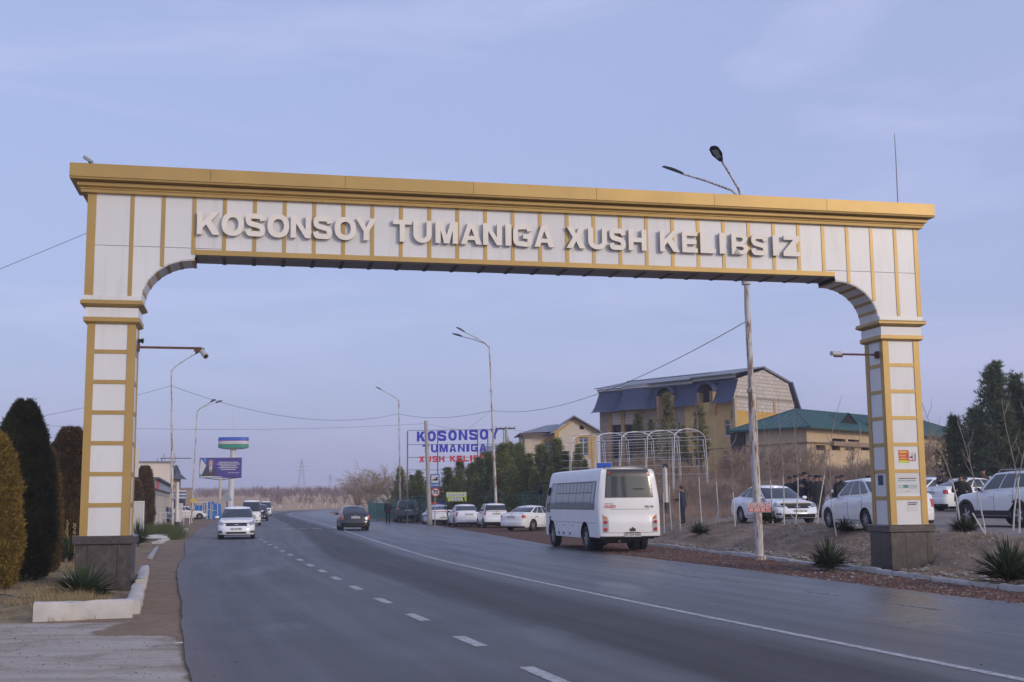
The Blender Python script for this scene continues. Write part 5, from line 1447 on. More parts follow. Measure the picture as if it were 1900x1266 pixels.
cable('single cable leaving the gate towards the upper left', gl(.05, .6, 7.25), at(-900, 850, 15), .05, .008)
cable('thin cable climbing from the sign to the lamp post', at(868, 795, 95), at(911, 762, 76), .05, .012)

# ------------------------------------------------------------------ road signs, billboard, flag sign
def txt(parent, s, size, mat, loc, rz=0, bold=.0, sx=1.0, name='lettering', align='CENTER'):
    return place(name, text_mesh(name, s, size, mat, bold, align, sx), parent, loc, (math.pi / 2, 0, rz))
sign_blue = M('sign_blue', (.035, .13, .42), .45); sign_white = M('sign_white', (.62, .62, .62), .5)
Y = 80; pb_ = at(807, 958, Y); T = thing('sign_post', 'thin grey post carrying the blue plate and the speed limit disc', 'sign post', (pb_.x, Y, hz(pb_.x, Y)))
MB().tube([(0, .04, -.1), (0, .04, at(807, 878, Y).z - hz(pb_.x, Y))], .03, 8).part('post', M('galvanised', (.35, .35, .36), .45, .5), T)
z0 = at(807, 904.5, Y).z; z1 = at(807, 880, Y).z; wd = 17 / FPX * Y
T = thing('road_sign', 'blue plate with a white square, above the speed limit disc', 'road sign', (at(807, 892, Y).x, Y, z0))
H_ = z1 - z0
MB().b2(-wd / 2, wd / 2, 0, .012, 0, H_).part('plate', sign_blue, T)
MB().b2(-wd * .38, wd * .38, -.004, -.001, H_ * .34, H_ * .92).part('white_field', sign_white, T)
MB().prism([(-wd * .32, H_ * .52), (wd * .30, H_ * .50), (wd * .30, H_ * .78), (wd * .12, H_ * .78), (wd * .1, H_ * .68), (-wd * .30, H_ * .57)], 'y', -.007, -.005).part('symbol', ink, T)
txt(T, 'AVARI', H_ * .2, sign_white, (0, -.004, H_ * .16), bold=.004, sx=1.1)
T = thing('road_sign', 'round speed limit sign reading seventy', 'road sign', (at(808, 913, Y).x, Y, at(808, 913.5, Y).z))
r_ = 8.6 / FPX * Y
MB().lathe([(.0, .0), (r_, .0), (r_, .012), (0, .012)], 32, ax='y').part('red_ring', M('sign_red', (.50, .035, .04), .5), T)
MB().lathe([(.0, -.003), (r_ * .76, -.003), (r_ * .76, -.001), (0, -.001)], 32, ax='y').part('white_disc', sign_white, T)
txt(T, '70', r_ * 1.15, ink, (0, -.006, 0), bold=.012)
# roadworks board behind the police car
Y = 86; a, b_ = at(828, 931, Y), at(865.5, 913, Y); W_, H_ = b_.x - a.x, b_.z - a.z
T = thing('roadworks_board', 'roadworks board with yellow green chevrons behind the police car', 'sign board', (a.x, Y, a.z))
lime = M('sign_lime', (.42, .62, .04), .45)
MB().b2(0, W_, 0, .02, 0, H_).part('board', lime, T)
for k in range(6):
    x = W_ * (k + .15) / 6
    for z0_, z1_, s_ in ((H_ * .86, H_, 1), (0, H_ * .45, -1)):
        MB().prism([(x, z0_), (x + W_ * .07, z0_), (x + W_ * (.07 + .05 * s_), z1_), (x + W_ * .05 * s_, z1_)], 'y', -.004, -.002).part('stripe', ink if s_ < 0 else sign_white, T)
MB().b2(.02, W_ - .02, -.008, -.005, H_ * .52, H_ * .84).part('text_field', sign_white, T)
MB().b2(W_ * .16, W_ * .80, -.008, -.005, H_ * .10, H_ * .40).part('text_field', sign_white, T)
for x0, x1, z in ((.05, .9, .60), (.08, .95, .72), (.2, .74, .17), (.2, .7, .29)):
    rr2 = random.Random(int(z * 100)); x = x0
    while x < x1:
        q = rr2.uniform(.05, .13); MB().b2(W_ * x, W_ * min(x1, x + q), -.0105, -.009, H_ * z, H_ * (z + .05)).part('print_line', M('print_grey', (.2, .2, .22), .6), T); x += q + .03
for x in (.1, W_ - .1): MB().b2(x - .03, x + .03, .02, .06, -a.z + hz(a.x, Y), H_).part('leg', dark_metal, T)
# small white box on a post and blue stop plate behind the bus
Y = 88; a = at(903, 925, Y); T = thing('meter_box', 'small pale box on a stand behind the small hatchback', 'box', (a.x, Y, a.z)); MB().box((0, 0, 0), (.28, .2, .34)).part('box', concrete, T); MB().tube([(0, 0, -.17), (0, 0, hz(a.x, Y) - a.z)], .03, 6).part('stand', dark_metal, T)
Y = 47; a, b_ = at(1106.5, 868, Y), at(1135.5, 858.5, Y); zc = hz((a.x + b_.x) / 2, Y)
T = thing('stop_sign_plate', 'blue road sign plate showing above the roof of the bus', 'road sign', ((a.x + b_.x) / 2, Y, zc))
W_ = b_.x - a.x; z0, z1 = a.z - .42 - zc, b_.z - zc
MB().b2(-W_ / 2, W_ / 2, 0, .012, z0, z1).part('white_edge', sign_white, T); MB().b2(-W_ / 2 + .015, W_ / 2 - .015, -.004, -.001, z0 + .015, z1 - .015).part('plate', M('sign_bright_blue', (.02, .10, .50), .4), T)
MB().b2(-.05, .05, -.008, -.005, z1 - .22, z1 - .14).part('symbol', ink, T)
MB().tube([(0, .04, -.05), (0, .04, z1 - .05)], .03, 8).part('post', MATS['galvanised'], T)
# red plate on the near lamp post
T = thing('advert_plate', 'small red plate with white letters on the lamp post behind the gate', 'sign', b5 + Vector((0, 0, 0)))
a, b_ = at(1388, 951, Y5 - .13), at(1430, 932.5, Y5 - .13)
x0, x1, z0, z1 = a.x - b5.x, b_.x - b5.x, a.z - b5.z, b_.z - b5.z
MB().b2(x0, x1, -.135, -.13, z0, z1).part('plate', sign_white, T)
MB().b2(x0 + .01, x1 - .01, -.138, -.136, (z0 + z1) / 2 + .006, z1 - .012).part('red_field', p_red, T); MB().b2(x0 + .01, x1 - .01, -.138, -.136, z0 + .012, (z0 + z1) / 2 - .006).part('red_field', p_red, T)
txt(T, 'EXBOSRON', (z1 - z0) * .50, sign_white, ((x0 + x1) / 2, -.1395, z0 + (z1 - z0) * .74), bold=.005, sx=.88)
txt(T, '60 560 00 71', (z1 - z0) * .50, sign_white, ((x0 + x1) / 2, -.1395, z0 + (z1 - z0) * .26), bold=.005, sx=.80)

# billboard
Y = 150; a, b_ = at(369.5, 886.5, Y), at(447.5, 849, Y); W_, H_ = b_.x - a.x, b_.z - a.z
T = thing('billboard', 'purple billboard showing a man in a suit, on one post', 'billboard', (a.x, Y, a.z), R(3))
bb = M('billboard_purple', (.075, .05, .25), .5)
MB().b2(0, W_, 0, .25, 0, H_).part('panel', bb, T)
MB().b2(-.06, W_ + .06, .02, .23, -.06, .0).part('frame', dark_metal, T)
def bp(poly, mat, d, nm): MB().prism([(x * W_, z * H_) for x, z in poly], 'y', -d - .002, -d).part(nm, mat, T)
bp([(.005, .02), (.005, .25), (.12, .10), (.06, .01)], M('print_green', (.06, .36, .22), .5), .004, 'printed_flag')
bp([(.005, .25), (.03, .96), (.16, .62), (.06, .14)], sign_white, .007, 'printed_flag')
bp([(.08, .99), (.16, .99), (.155, .72), (.10, .82)], M('print_sky', (.08, .26, .62), .5), .006, 'printed_flag')
bp([(.05, .04), (.08, .22), (.14, .42), (.20, .54), (.34, .54), (.39, .42), (.41, .04)], M('print_suit', (.04, .055, .075), .6), .010, 'printed_suit')
bp([(.25, .28), (.23, .52), (.27, .58), (.31, .52), (.29, .28)], sign_white, .013, 'printed_shirt')
bp([(.255, .16), (.262, .42), (.27, .46), (.282, .42), (.29, .16)], M('print_tie', (.30, .02, .04), .6), .016, 'printed_tie')
bp([(p[0], p[1]) for p in sup(.272, .70, .048, .165, 2.2, 18)], M('print_skin', (.50, .33, .26), .6), .013, 'printed_face')
bp([(.222, .74), (.225, .86), (.25, .91), (.29, .915), (.318, .87), (.322, .76), (.31, .82), (.27, .845), (.235, .82)], M('print_hair', (.25, .24, .25), .6), .016, 'printed_hair')
bp([(.0, .0), (.05, .06), (.3, .07), (.55, .03), (.55, .0)], sign_white, .019, 'printed_papers')
for k, (x0, x1, z) in enumerate([(.46, .92, .74), (.42, .97, .65), (.50, .88, .56), (.46, .92, .47), (.52, .86, .38), (.68, .95, .22)]):
    rr2 = random.Random(k); x = x0
    while x < x1 - .01:
        q = rr2.uniform(.03, .10); e_ = min(x1, x + q); h_ = .045 if k < 5 else .025
        bp([(x, z), (e_, z), (e_, z + h_), (x, z + h_)], sign_white, .006, 'print_line'); x = e_ + .012
cx = at(408, 887, Y).x - a.x; MB().lathe([(.17, -a.z - .2), (.17, .1)], 12, c=(cx, .14, 0)).part('post', M('cream_post', (.55, .50, .36), .6), T, smooth=40)
for x in (.2, W_ - .2): MB().tube([(cx, .14, -.3), (x, .14, 0)], .05, 6).part('brace', dark_metal, T)
# flag coloured sign on its tall pillar
Y = 170; c = at(431, 925, Y); zt_, zb_ = at(431, 812, Y).z, at(431, 831.5, Y).z; W_ = 56 / FPX * Y; g0 = hz(c.x, Y)
T = thing('flag_pillar_sign', 'tall white pillar carrying a blue, white and green drum', 'sign', (c.x, Y, g0))
hh = (zt_ - zb_); zb2 = zb_ - g0
def drum(z0_, z1_, k0, k1, mat, nm):
    MB().add([(W_ / 2 * k * math.copysign(abs(math.cos(2 * math.pi * i / 28)) ** .55, math.cos(2 * math.pi * i / 28)), W_ / 4 * k * math.sin(2 * math.pi * i / 28), z) for z, k in ((z0_, k0), (z1_, k1)) for i in range(28)],
             [(i, (i + 1) % 28, (i + 1) % 28 + 28, i + 28) for i in range(28)] + [tuple(reversed(range(28))), tuple(range(28, 56))]).part(nm, mat, T, smooth=40)
drum(zb2 - hh * .12, zb2, .6, .99, sign_white, 'drum_base')
drum(zb2 + .003, zb2 + hh * .33, .99, 1.0, M('drum_green', (.02, .30, .19), .45), 'green_band'); drum(zb2 + hh * .335, zb2 + hh * .36, 1.0, 1.0, p_red, 'red_line'); drum(zb2 + hh * .363, zb2 + hh * .64, 1.0, 1.0, sign_white, 'white_band')
drum(zb2 + hh * .643, zb2 + hh * .67, 1.0, 1.0, p_red, 'red_line'); drum(zb2 + hh * .673, zb2 + hh, 1.0, 1.0, M('drum_blue', (.04, .12, .55), .45), 'blue_band')
dx0 = at(427, 928, Y).x - c.x
MB().tube([(dx0, 0, -.1), (0, 0, zb2)], [.45, .40], 14).part('pillar', sign_white, T, smooth=50)
MB().tube([(0, 0, zb2 + hh), (0, 0, at(433, 736, Y).z - g0)], [.06, .03], 6).part('mast', sign_white, T)

# ------------------------------------------------------------------ the lettered sign in the pines
Y = 96
T = thing('lettered_sign', 'blue and red welcome lettering on a wire frame above the pines', 'sign', (at(847, 900, Y).x, Y, hz(at(847, 900, Y).x, Y)))
o = T.location.copy()
blue_l = M('letter_blue', (.05, .05, .48), .45); red_l = M('letter_red', (.66, .03, .035), .45); ls_ = M('letter_edge_dark', (.02, .02, .1), .6)
def rel(px, py): return at(px, py, Y) - o
fr = M('frame_steel', (.16, .19, .20), .6)
for px, y0, rr_ in ((756, 800, .06), (812, 799, .05), (886, 798, .05), (905, 797, .05), (934, 797, .04)):
    a = rel(px, y0); MB().tube([(a.x, .12, -.3), (a.x, .12, a.z)], rr_, 6).part('frame_post', fr, T)
for y0, y1 in ((799, 796.5), (825, 824), (849, 848), (872, 872)):
    a, b_ = rel(756, y0), rel(936, y1); MB().tube([(a.x, .1, a.z), (b_.x, .1, b_.z)], .022, 4).part('frame_rail', fr, T)
for s_, x0, x1, yt0, yb0, yt1, yb1, mt in (('KOSONSOY', 775, 919.5, 808, 826.5, 803.5, 823, blue_l), ('TUMANIGA', 785, 897.5, 832.5, 847, 831.5, 845.5, blue_l), ('XUSH KELIBSIZ', 779, 914, 854, 865, 852, 863.5, red_l)):
    wts = {'I': .42, ' ': .6, 'M': 1.2}
    tot = sum(wts.get(ch, 1) for ch in s_); gap = .22; tot += gap * (len(s_) - 1); x = 0
    for ch in s_:
        wu = wts.get(ch, 1); f = (x + wu / 2) / tot
        pa, pb2 = rel(x0 + (x1 - x0) * x / tot, 0), rel(x0 + (x1 - x0) * (x + wu) / tot, 0)
        zt2, zb3 = rel(0, yt0 + (yt1 - yt0) * f).z, rel(0, yb0 + (yb1 - yb0) * f).z; hL = zt2 - zb3
        if ch != ' ':
            wl = (pb2.x - pa.x) / hL
            place('letter', letter_mesh('letter', ch, wl, min(.26, wl * (.30 if ch != 'I' else 1)), hL, .10, [mt, ls_]), T, (pa.x, .0, zb3), (math.pi / 2, 0, 0))
        x += wu + gap

# green mesh fence along the roadside pines
def fence(label, p0, p1, n, h0):
    a, b_ = Vector(p0), Vector(p1)
    T = thing('mesh_fence', label, 'fence', a)
    d = (b_ - a); L_ = d.length; dn = d.normalized()
    for i in range(n + 1):
        p = d * i / n; MB().b2(p.x - .03, p.x + .03, p.y - .03, p.y + .03, -.2, h0).part('post', green_fence, T)
    for i in range(n):
        q0, q1 = d * (i / n) + dn * .05, d * ((i + 1) / n) - dn * .05
        m_ = MB(); k = max(6, int((q1 - q0).length / .16))
        for j in range(k + 1):
            p = q0.lerp(q1, j / k); m_.tube([(p.x, p.y, .08), (p.x, p.y, h0 - .03)], .010, 3, cap=False)
        for z in [.1 + (h0 - .15) * t_ / 7 for t_ in range(8)]:
            m_.tube([q0 + Vector((0, 0, z)), q1 + Vector((0, 0, z))], .012 if z < h0 - .1 else .02, 3, cap=False)
        m_.part('mesh_panel', green_fence, T)
def gx_(px, Y): return (px - 950) / FPX * Y
pA, pB, pC = (gx_(683, 108), 108, .15), (gx_(830, 91), 91, .45), (gx_(1095, 76), 76, .6)
fence('green mesh fence behind the walking man and the black car', pA, pB, 8, 1.75)
fence('green mesh fence running on behind the parked cars and the bus', (pB[0] + .2, pB[1], pB[2]), pC, 9, 1.75)
# solid green sheets at the far end of the fence
a = Vector((gx_(684, 111), 111, .1)); T = thing('sheet_fence', 'solid green sheet fence left of the walking man', 'fence', a)
for i in range(7):
    MB().b2(i * .33, i * .33 + .31, -.02 - .02 * (i % 2), .02, 0, 1.45).part('sheet', green_fence, T)
MB().b2(-.05, 2.35, .025, .06, 1.2, 1.26).part('rail', green_fence, T); MB().b2(-.05, 2.35, .025, .06, .3, .36).part('rail', green_fence, T)

# ------------------------------------------------------------------ white tube pergola on the bank
Y0 = 71; c0 = at(1253, 884, Y0); ax_ = Vector((-.76, .65, 0)); bx_ = Vector((.65, .76, 0)); Wp = 3.5
zb = hz(c0.x, Y0); spr = at(1253, 812, Y0).z - zb; pk = at(1281, 795.5, Y0 + 1).z - zb
T = thing('arched_pergola', 'long white tube pergola with arched hoops on the bank', 'pergola', (c0.x, c0.y, zb))
for i in range(5):
    o_ = ax_ * (1.92 * i)
    g = hz(c0.x + o_.x, c0.y + o_.y) - zb
    for s_ in (0, 1):
        q = o_ + bx_ * (Wp * s_); inn = bx_ * (.35 if s_ == 0 else -.35)
        for off in (.0, .16):
            MB().tube([q + Vector((0, 0, -.4)) - inn * .5 + ax_ * off * .3, q + Vector((0, 0, spr * .55)) - inn * .35 + ax_ * off * .6, q + Vector((0, 0, spr * .93)) + ax_ * off + inn * .15 * off, q + Vector((0, 0, spr)) + ax_ * off], .024, 5).part('leg', pipe_w, T, smooth=60)
    P_ = []
    for k in range(13):
        a = math.pi * k / 12; P_.append(o_ + bx_ * (Wp * (.5 - .5 * math.cos(a))) + Vector((0, 0, spr + (pk - spr) * math.sin(a))))
    MB().tube(P_, .026, 5).part('hoop', pipe_w, T, smooth=60)
LL = 1.92 * 4 + .8
for f in (0, .10, .3, .5, .7, .90, 1.0):
    a = math.pi * f; q = bx_ * (Wp * (.5 - .5 * math.cos(a))) + Vector((0, 0, spr + (pk - spr) * math.sin(a)))
    ext = .4 if f in (0, 1.0) else 0
    MB().tube([q - ax_ * ext, q + ax_ * LL], .018, 5).part('purlin', pipe_w, T)
for s_ in (0, 1):
    for z in (.38, .52, .66, .78, .90):
        q = bx_ * (Wp * s_) - bx_ * (.12 if s_ == 0 else -.12) * (1 - z) + Vector((0, 0, spr * z)); MB().tube([q, q + ax_ * LL], .012, 4).part('side_rail', pipe_w, T)

# ------------------------------------------------------------------ vehicles
def itp(x, pts):
    if x <= pts[0][0]: return pts[0][1]
    for (x0, y0), (x1, y1) in zip(pts, pts[1:]):
        if x <= x1: return y0 + (y1 - y0) * (x - x0) / max(1e-9, x1 - x0)
    return pts[-1][1]
def s01(t): t = max(0, min(1, t)); return t * t * (3 - 2 * t)
class Loft:
    """closed ring surface: half ring 0..m on the left side (+y), mirrored for negative t"""
    def __init__(s, fn, m): s.fn, s.m = fn, m
    def P(s, t, v):
        sg = 1 if t >= 0 else -1
        a = min(abs(t), s.m); i = min(int(a), s.m - 1); f = a - i
        p, q = s.fn(i, v), s.fn(i + 1, v)
        return Vector((p[0] + (q[0] - p[0]) * f, sg * (p[1] + (q[1] - p[1]) * f), p[2] + (q[2] - p[2]) * f))
    def wall(s, mb, vs, mi=0):
        ts = [i for i in range(-s.m, s.m)]
        n = len(ts); V = [s.P(t, v) for v in vs for t in ts]; Fc = []
        for j in range(len(vs) - 1):
            for k in range(n):
                a = j * n + k; b_ = j * n + (k + 1) % n
                Fc.append((a, a + n, b_ + n, b_))
        mb.add(V, Fc, mi)
    def cap(s, mb, v, crown, k=6, mi=0, pw=2):
        V, Fc = [], []
        for i in range(s.m + 1):
            l, r = s.P(i, v), s.P(-i, v)
            for j in range(k + 1):
                f = j / k; p = l.lerp(r, f); p.z += crown * (1 - abs(2 * f - 1) ** pw) * min(1, abs(l.y) * 4); V.append(p)
        for i in range(s.m):
            for j in range(k):
                a = i * (k + 1) + j; Fc.append((a, a + 1, a + k + 2, a + k + 1))
        mb.add(V, Fc, mi)
    def patch(s, mb, t0, t1, v0, v1, off, nv=3, mi=0, vfun=None):
        nv = nv if nv <= 2 else max(nv, 8)
        lo, hi = min(t0, t1), max(t0, t1)
        ts = [lo] + [i for i in range(math.ceil(lo + 1e-6), math.floor(hi - 1e-6) + 1)] + [hi]
        V, Fc = [], []
        for t in ts:
            for j in range(nv + 1):
                f = j / nv
                a0, a1 = (v0, v1) if vfun is None else vfun(t, v0, v1)
                v = a0 + (a1 - a0) * f
                p = s.P(t, v)
                dt = s.P(min(t + .3, s.m), v) - s.P(max(t - .3, -s.m), v)
                dv = s.P(t, min(1, v + .05)) - s.P(t, max(0, v - .05))
                n = dv.cross(dt)
                if n.length < 1e-9: n = Vector((1, 0, 0))
                n.normalize()
                if n.dot(p - Vector((s.P(0, v) + s.P(s.m, v)) / 2)) < 0: n = -n
                V.append(p + n * off)
        k = nv + 1
        for i in range(len(ts) - 1):
            for j in range(nv):
                a = i * k + j; Fc.append((a, a + 1, a + k + 1, a + k))
        mb.add(V, Fc, mi)
def quarter(dx, hw, n, k):
    return [(dx * (1 - math.cos(math.pi / 2 * i / k) ** (2 / n)), hw * math.sin(math.pi / 2 * i / k) ** (2 / n)) for i in range(k + 1)]

WHEEL = {}
def wheel_meshes(style):
    if style in WHEEL: return WHEEL[style]
    tm = MB(); tm.lathe([(.60, -.5), (.90, -.5), (.985, -.40), (1.0, -.2), (1.0, .2), (.985, .40), (.90, .5), (.66, .5), (.64, .38)], 24, ax='y')
    tyre = tm.mesh('tyre', rubber, smooth=35)
    rm_ = MB()
    rm_.lathe([(.0, .30), (.64, .30), (.66, .44), (.60, .46), (.58, .40)], 24, ax='y', mi=1)
    ns = {'alloy': 5, 'multi': 9, 'cap': 7, 'steel': 6}[style]
    for k in range(ns):
        a = 2 * math.pi * k / ns
        rot = Matrix.Rotation(a, 3, 'Y')
        wd = {'alloy': .17, 'multi': .09, 'cap': .2, 'steel': .26}[style]
        rm_.box(rot @ Vector((.34, .40, 0)), (.52, .06, wd), rot)
    rm_.lathe([(.0, .36), (.17, .36), (.15, .46), (.0, .47)], 12, ax='y')
    rim = rm_.mesh('rim', [alloy if style != 'steel' else M('steel_wheel', (.25, .25, .25), .5, .4, var=.15), M('rim_dark', (.05, .05, .052), .6)])
    hub = MB().lathe([(.0, .471), (.07, .471), (.06, .50), (0, .505)], 8, ax='y').mesh('hub_cap', chrome)
    WHEEL[style] = (tyre, rim, hub)
    return WHEEL[style]
def add_wheel(parent, x, y, r, wd, style='alloy', side=1, steer=0.0):
    tyre, rim, hub = wheel_meshes(style)
    wh = place('wheel', tyre, parent, (x, y, r), (0, 0, (0 if side > 0 else math.pi) + steer), (r, wd, r))
    place('rim', rim, wh); place('hub_cap', hub, wh)
    return wh

def car(label, near, heading, sp, group=None, loc_is='rear'):
    """sp: dict of dimensions; near = ground point under the middle of the rear (or front) face; heading degrees clockwise from +Y"""
    Ln, W_, H_ = sp['L'], sp['W'], sp['H']
    hw = W_ / 2; xf, xr = Ln / 2, -Ln / 2
    a = R(heading); fwd = Vector((math.sin(a), math.cos(a), 0))
    z = near[2]
    ctr = Vector((near[0], near[1], 0)) + fwd * (Ln / 2 if loc_is == 'rear' else (-Ln / 2 if loc_is == 'front' else 0))
    T = thing(sp.get('name', 'parked_car'), label, sp.get('cat', 'car'), (ctr.x, ctr.y, z), math.pi / 2 - a, group)
    T.rotation_euler = (0, sp.get('pitch', 0), math.pi / 2 - a)
    paint = sp['paint']
    rw, ax_f = sp.get('rw', .31), xf - sp.get('fo', .85)
    ax_r = ax_f - sp.get('wb', 2.6)
    ZL = sp.get('zl', .19)
    top = sp['top']                                     # belt/hood line, distance from the nose
    ztop = lambda x: itp(xf - x, top)
    AR_ = rw + .065
    sx = []
    dxf, dxr = sp.get('dxf', .52), sp.get('dxr', .34)
    for q in (ax_f, ax_r):
        sx += [q + AR_ * math.cos(math.pi * i / 10) for i in range(11)] + [q + AR_ + .03, q - AR_ - .03]
    sx += [ax_f - AR_ - .25, (ax_f + ax_r) / 2, ax_r + AR_ + .25, (ax_f + ax_r) / 2 + .45, (ax_f + ax_r) / 2 - .45]
    sx = sorted({round(x, 4) for x in sx if xr + dxr + .02 < x < xf - dxf - .02}, reverse=True)
    NF, NR = 9, 8
    qf, qr = quarter(dxf, hw, sp.get('nf', 2.7), NF), quarter(dxr, hw, sp.get('nr', 3.2), NR)
    ol = [(xf - dx, y) for dx, y in qf] + [(x, hw) for x in sx] + [(xr + dx, y) for dx, y in reversed(qr)]
    m = len(ol) - 1
    def zb(x, y):
        b_ = ZL + .02 * (1 if y < hw * .98 else 0)
        if y > hw * .80:
            for q in (ax_f, ax_r):
                if abs(x - q) < AR_: b_ = max(b_, rw + math.sqrt(max(0, AR_ ** 2 - (x - q) ** 2)) * .98)
        return b_
    SIDE = sp.get('side', [(0, .05), (.12, .015), (.35, .0), (.6, .004), (.72, .0), (.82, .02), (.93, .045), (1, .11)])
    FR = sp.get('front', [(0, .10), (.12, .03), (.3, .0), (.48, .015), (.6, .05), (.8, .14), (.92, .24), (1, .40)])
    RE = sp.get('rear', [(0, .08), (.12, .02), (.4, .0), (.5, .03), (.6, .055), (.85, .085), (.95, .12), (1, .20)])
    def W(i, v):
        x, y = ol[i]; zt = ztop(x); b0 = zb(x, y); zz = b0 + (zt - b0) * v
        h = (zz - ZL) / (zt - ZL)
        y2 = y * (1 - itp(h, SIDE) / hw)
        wf = s01((x - (xf - dxf)) / dxf); wr = s01(((xr + dxr) - x) / dxr)
        return (x - itp(h, FR) * wf + itp(h, RE) * wr, y2, zz)
    B = Loft(W, m)
    def vz(t, za, zc):                                   # heights to surface parameters at this station
        i = min(int(round(abs(t))), m); x, y = ol[i]; b0, zt = zb(x, y), ztop(x)
        return [max(0, min(1, (q - b0) / (zt - b0))) for q in (za, zc)]
    mb = MB(); B.wall(mb, [0, .08, .16, .26, .36, .46, .56, .66, .76, .86, .93, .97, 1.0]); B.cap(mb, 1.0, sp.get('crown', .045))
    # greenhouse
    g0, g1, r0, r1 = sp['gh']                             # base front/back, roof front/back (from the nose)
    gb0, gb1, gr0, gr1 = xf - g0, xf - g1, xf - r0, xf - r1
    hb, hr = hw - sp.get('gin', .10), hw - sp.get('rin', .27)
    NG = 5
    kq = 12
    fq, rq = quarter(.30, hb, 2.3, NG), quarter(sp.get('grc', .26), hb, 2.6, NG)
    fq2, rq2 = quarter(.22, hr, 2.3, NG), quarter(.20, hr, 2.6, NG)
    base = [(gb0 - dx, y) for dx, y in fq] + [((gb0 - .30) + ((gb1 + sp.get('grc', .26)) - (gb0 - .30)) * k / kq, hb) for k in range(1, kq)] + [(gb1 + dx, y) for dx, y in reversed(rq)]
    roof = [(gr0 - dx, y) for dx, y in fq2] + [((gr0 - .22) + ((gr1 + .20) - (gr0 - .22)) * k / kq, hr) for k in range(1, kq)] + [(gr1 + dx, y) for dx, y in reversed(rq2)]
    mg = len(base) - 1
    ZR = H_ - .045
    def zroof(x): return ZR - sp.get('rdrop', .05) * ((x - (gr0 + gr1) / 2) / ((gr0 - gr1) / 2)) ** 2
    def G(i, v):
        b0, b1 = base[i], roof[i]
        z0 = ztop(b0[0]) - .03 + (sp.get('crown', .045) * .9 * (1 - (abs(b0[1]) / hw) ** 2)); z1 = zroof(b1[0])
        bl = .045 * 4 * v * (1 - v)
        x = b0[0] + (b1[0] - b0[0]) * v; y = b0[1] + (b1[1] - b0[1]) * v
        wx = 1 if i < NG else (-1 if i > NG + kq else 0)
        return (x + wx * bl * .7, y + bl * .8 * (y / hb), z0 + (z1 - z0) * v)
    Gh = Loft(G, mg)
    g = MB(); Gh.wall(mb, [0, .2, .4, .6, .8, .92, 1.0]); Gh.cap(mb, 1.0, .05)
    body = mb.part('body', paint, T, smooth=38, weld=True, fix=True)
    # dark underbody closes the shell between the wheels
    ub = MB(); ub.b2(xr + .25, xf - .3, -hw + .30, hw - .30, ZL - .02, .75); ub.b2(ax_r + AR_ + .02, ax_f - AR_ - .02, -hw + .09, hw - .09, ZL - .01, .5)
    ub.b2(xr + .12, xr + .5, -hw + .25, hw - .25, ZL + .03, .45)
    ub.b2(ax_f - .03, ax_f + .03, -hw + .2, hw - .2, rw - .05, rw + .05); ub.b2(ax_r - .03, ax_r + .03, -hw + .2, hw - .2, rw - .05, rw + .05)
    ub.part('underbody', plastic_b, T)
    gm_ = sp.get('glass', glass)
    def win(name, t0, t1, v0, v1, off=.007, mat=gm_, vf=None):
        b_ = MB(); Gh.patch(b_, t0, t1, v0, v1, off, 4, vfun=vf); return b_.part(name, mat, T, smooth=60)
    win('windshield', -NG + .45, NG - .45, .10, .93)
    win('rear_window', mg - NG + .5, mg, .14 if not sp.get('van') else .1, .90); o = win('rear_window', -mg, -mg + NG - .5, .14 if not sp.get('van') else .1, .90)
    side = sp.get('wins', [(.04, .36), (.40, .70), (.74, .97)])
    for sg in (1, -1):
        for k, (f0, f1) in enumerate(side):
            t0, t1 = NG + kq * f0, NG + kq * f1
            def vf(t, v0, v1, lo_=t0, hi_=t1, first=(k == 0), last=(k == len(side) - 1)):
                f = (abs(t) - lo_) / (hi_ - lo_)
                if last and not sp.get('van'): return v0 + .12 * max(0, f - .5), v1 - .25 * max(0, f - .55)
                return v0, v1
            win('side_window', sg * t0, sg * t1, .13, .90, vf=vf)
    # doors on the flanks, each with a dark gap round it and a handle
    def tx(x):                                            # ring parameter of the flank at x
        for i in range(NF, m - NR):
            if ol[i][0] >= x >= ol[i + 1][0]:
                return i + (ol[i][0] - x) / max(1e-6, ol[i][0] - ol[i + 1][0])
        return NF
    doors = sp.get('doors', [(ax_f - AR_ - .16, ax_f - AR_ - 1.08), (ax_f - AR_ - 1.10, ax_r + AR_ * .55)])
    for sg in (1, -1):
        for x0, x1 in doors:
            zt_ = min(ztop(x0), ztop(x1))
            def vf(t, v0, v1): return vz(t, ZL + .10, zt_ - .035)
            def vf2(t, v0, v1): return vz(t, ZL + .085, zt_ - .02)
            q = MB(); B.patch(q, sg * tx(x0 + .012), sg * tx(x1 - .012), 0, 1, .002, 5, vfun=vf2); q.part('door_gap', plastic_b, T, smooth=60)
            q = MB(); B.patch(q, sg * tx(x0), sg * tx(x1), 0, 1, .007, 6, vfun=vf); d = q.part('door', paint, T, smooth=60)
            hp = B.P(sg * tx(x1 + .16), vz(tx(x1 + .16), zt_ - .16, zt_)[0])
            MB().box(hp + Vector((0, sg * .022, 0)), (.17, .03, .035)).part('handle', sp.get('handle', paint), d)
    # lamps, grille, bumper trim, plates
    def strip_(name, mat, t0, t1, za, zc, off=.012, tilt=0, parent=T, both=False, vf=None):
        out = []
        for sg in ((1, -1) if both else (1,)):
            def f(t, v0, v1):
                k = (abs(t) - min(abs(t0), abs(t1))) / max(1e-6, abs(abs(t1) - abs(t0)))
                a_, c__ = (za, zc) if not callable(za) else (za(k), zc(k))
                return vz(t, a_ + tilt * k, c__ + tilt * k)
            q = MB(); B.patch(q, sg * t0, sg * t1, 0, 1, off, 4, vfun=f); out.append(q.part(name, mat, parent, smooth=60))
        return out
    hl = sp.get('head', (4.0, 8.6, .60, .72, .06)); 
    for o in strip_('headlight', lamp_clear, hl[0], hl[1], hl[2], hl[3], .012, hl[4], both=True):
        pass
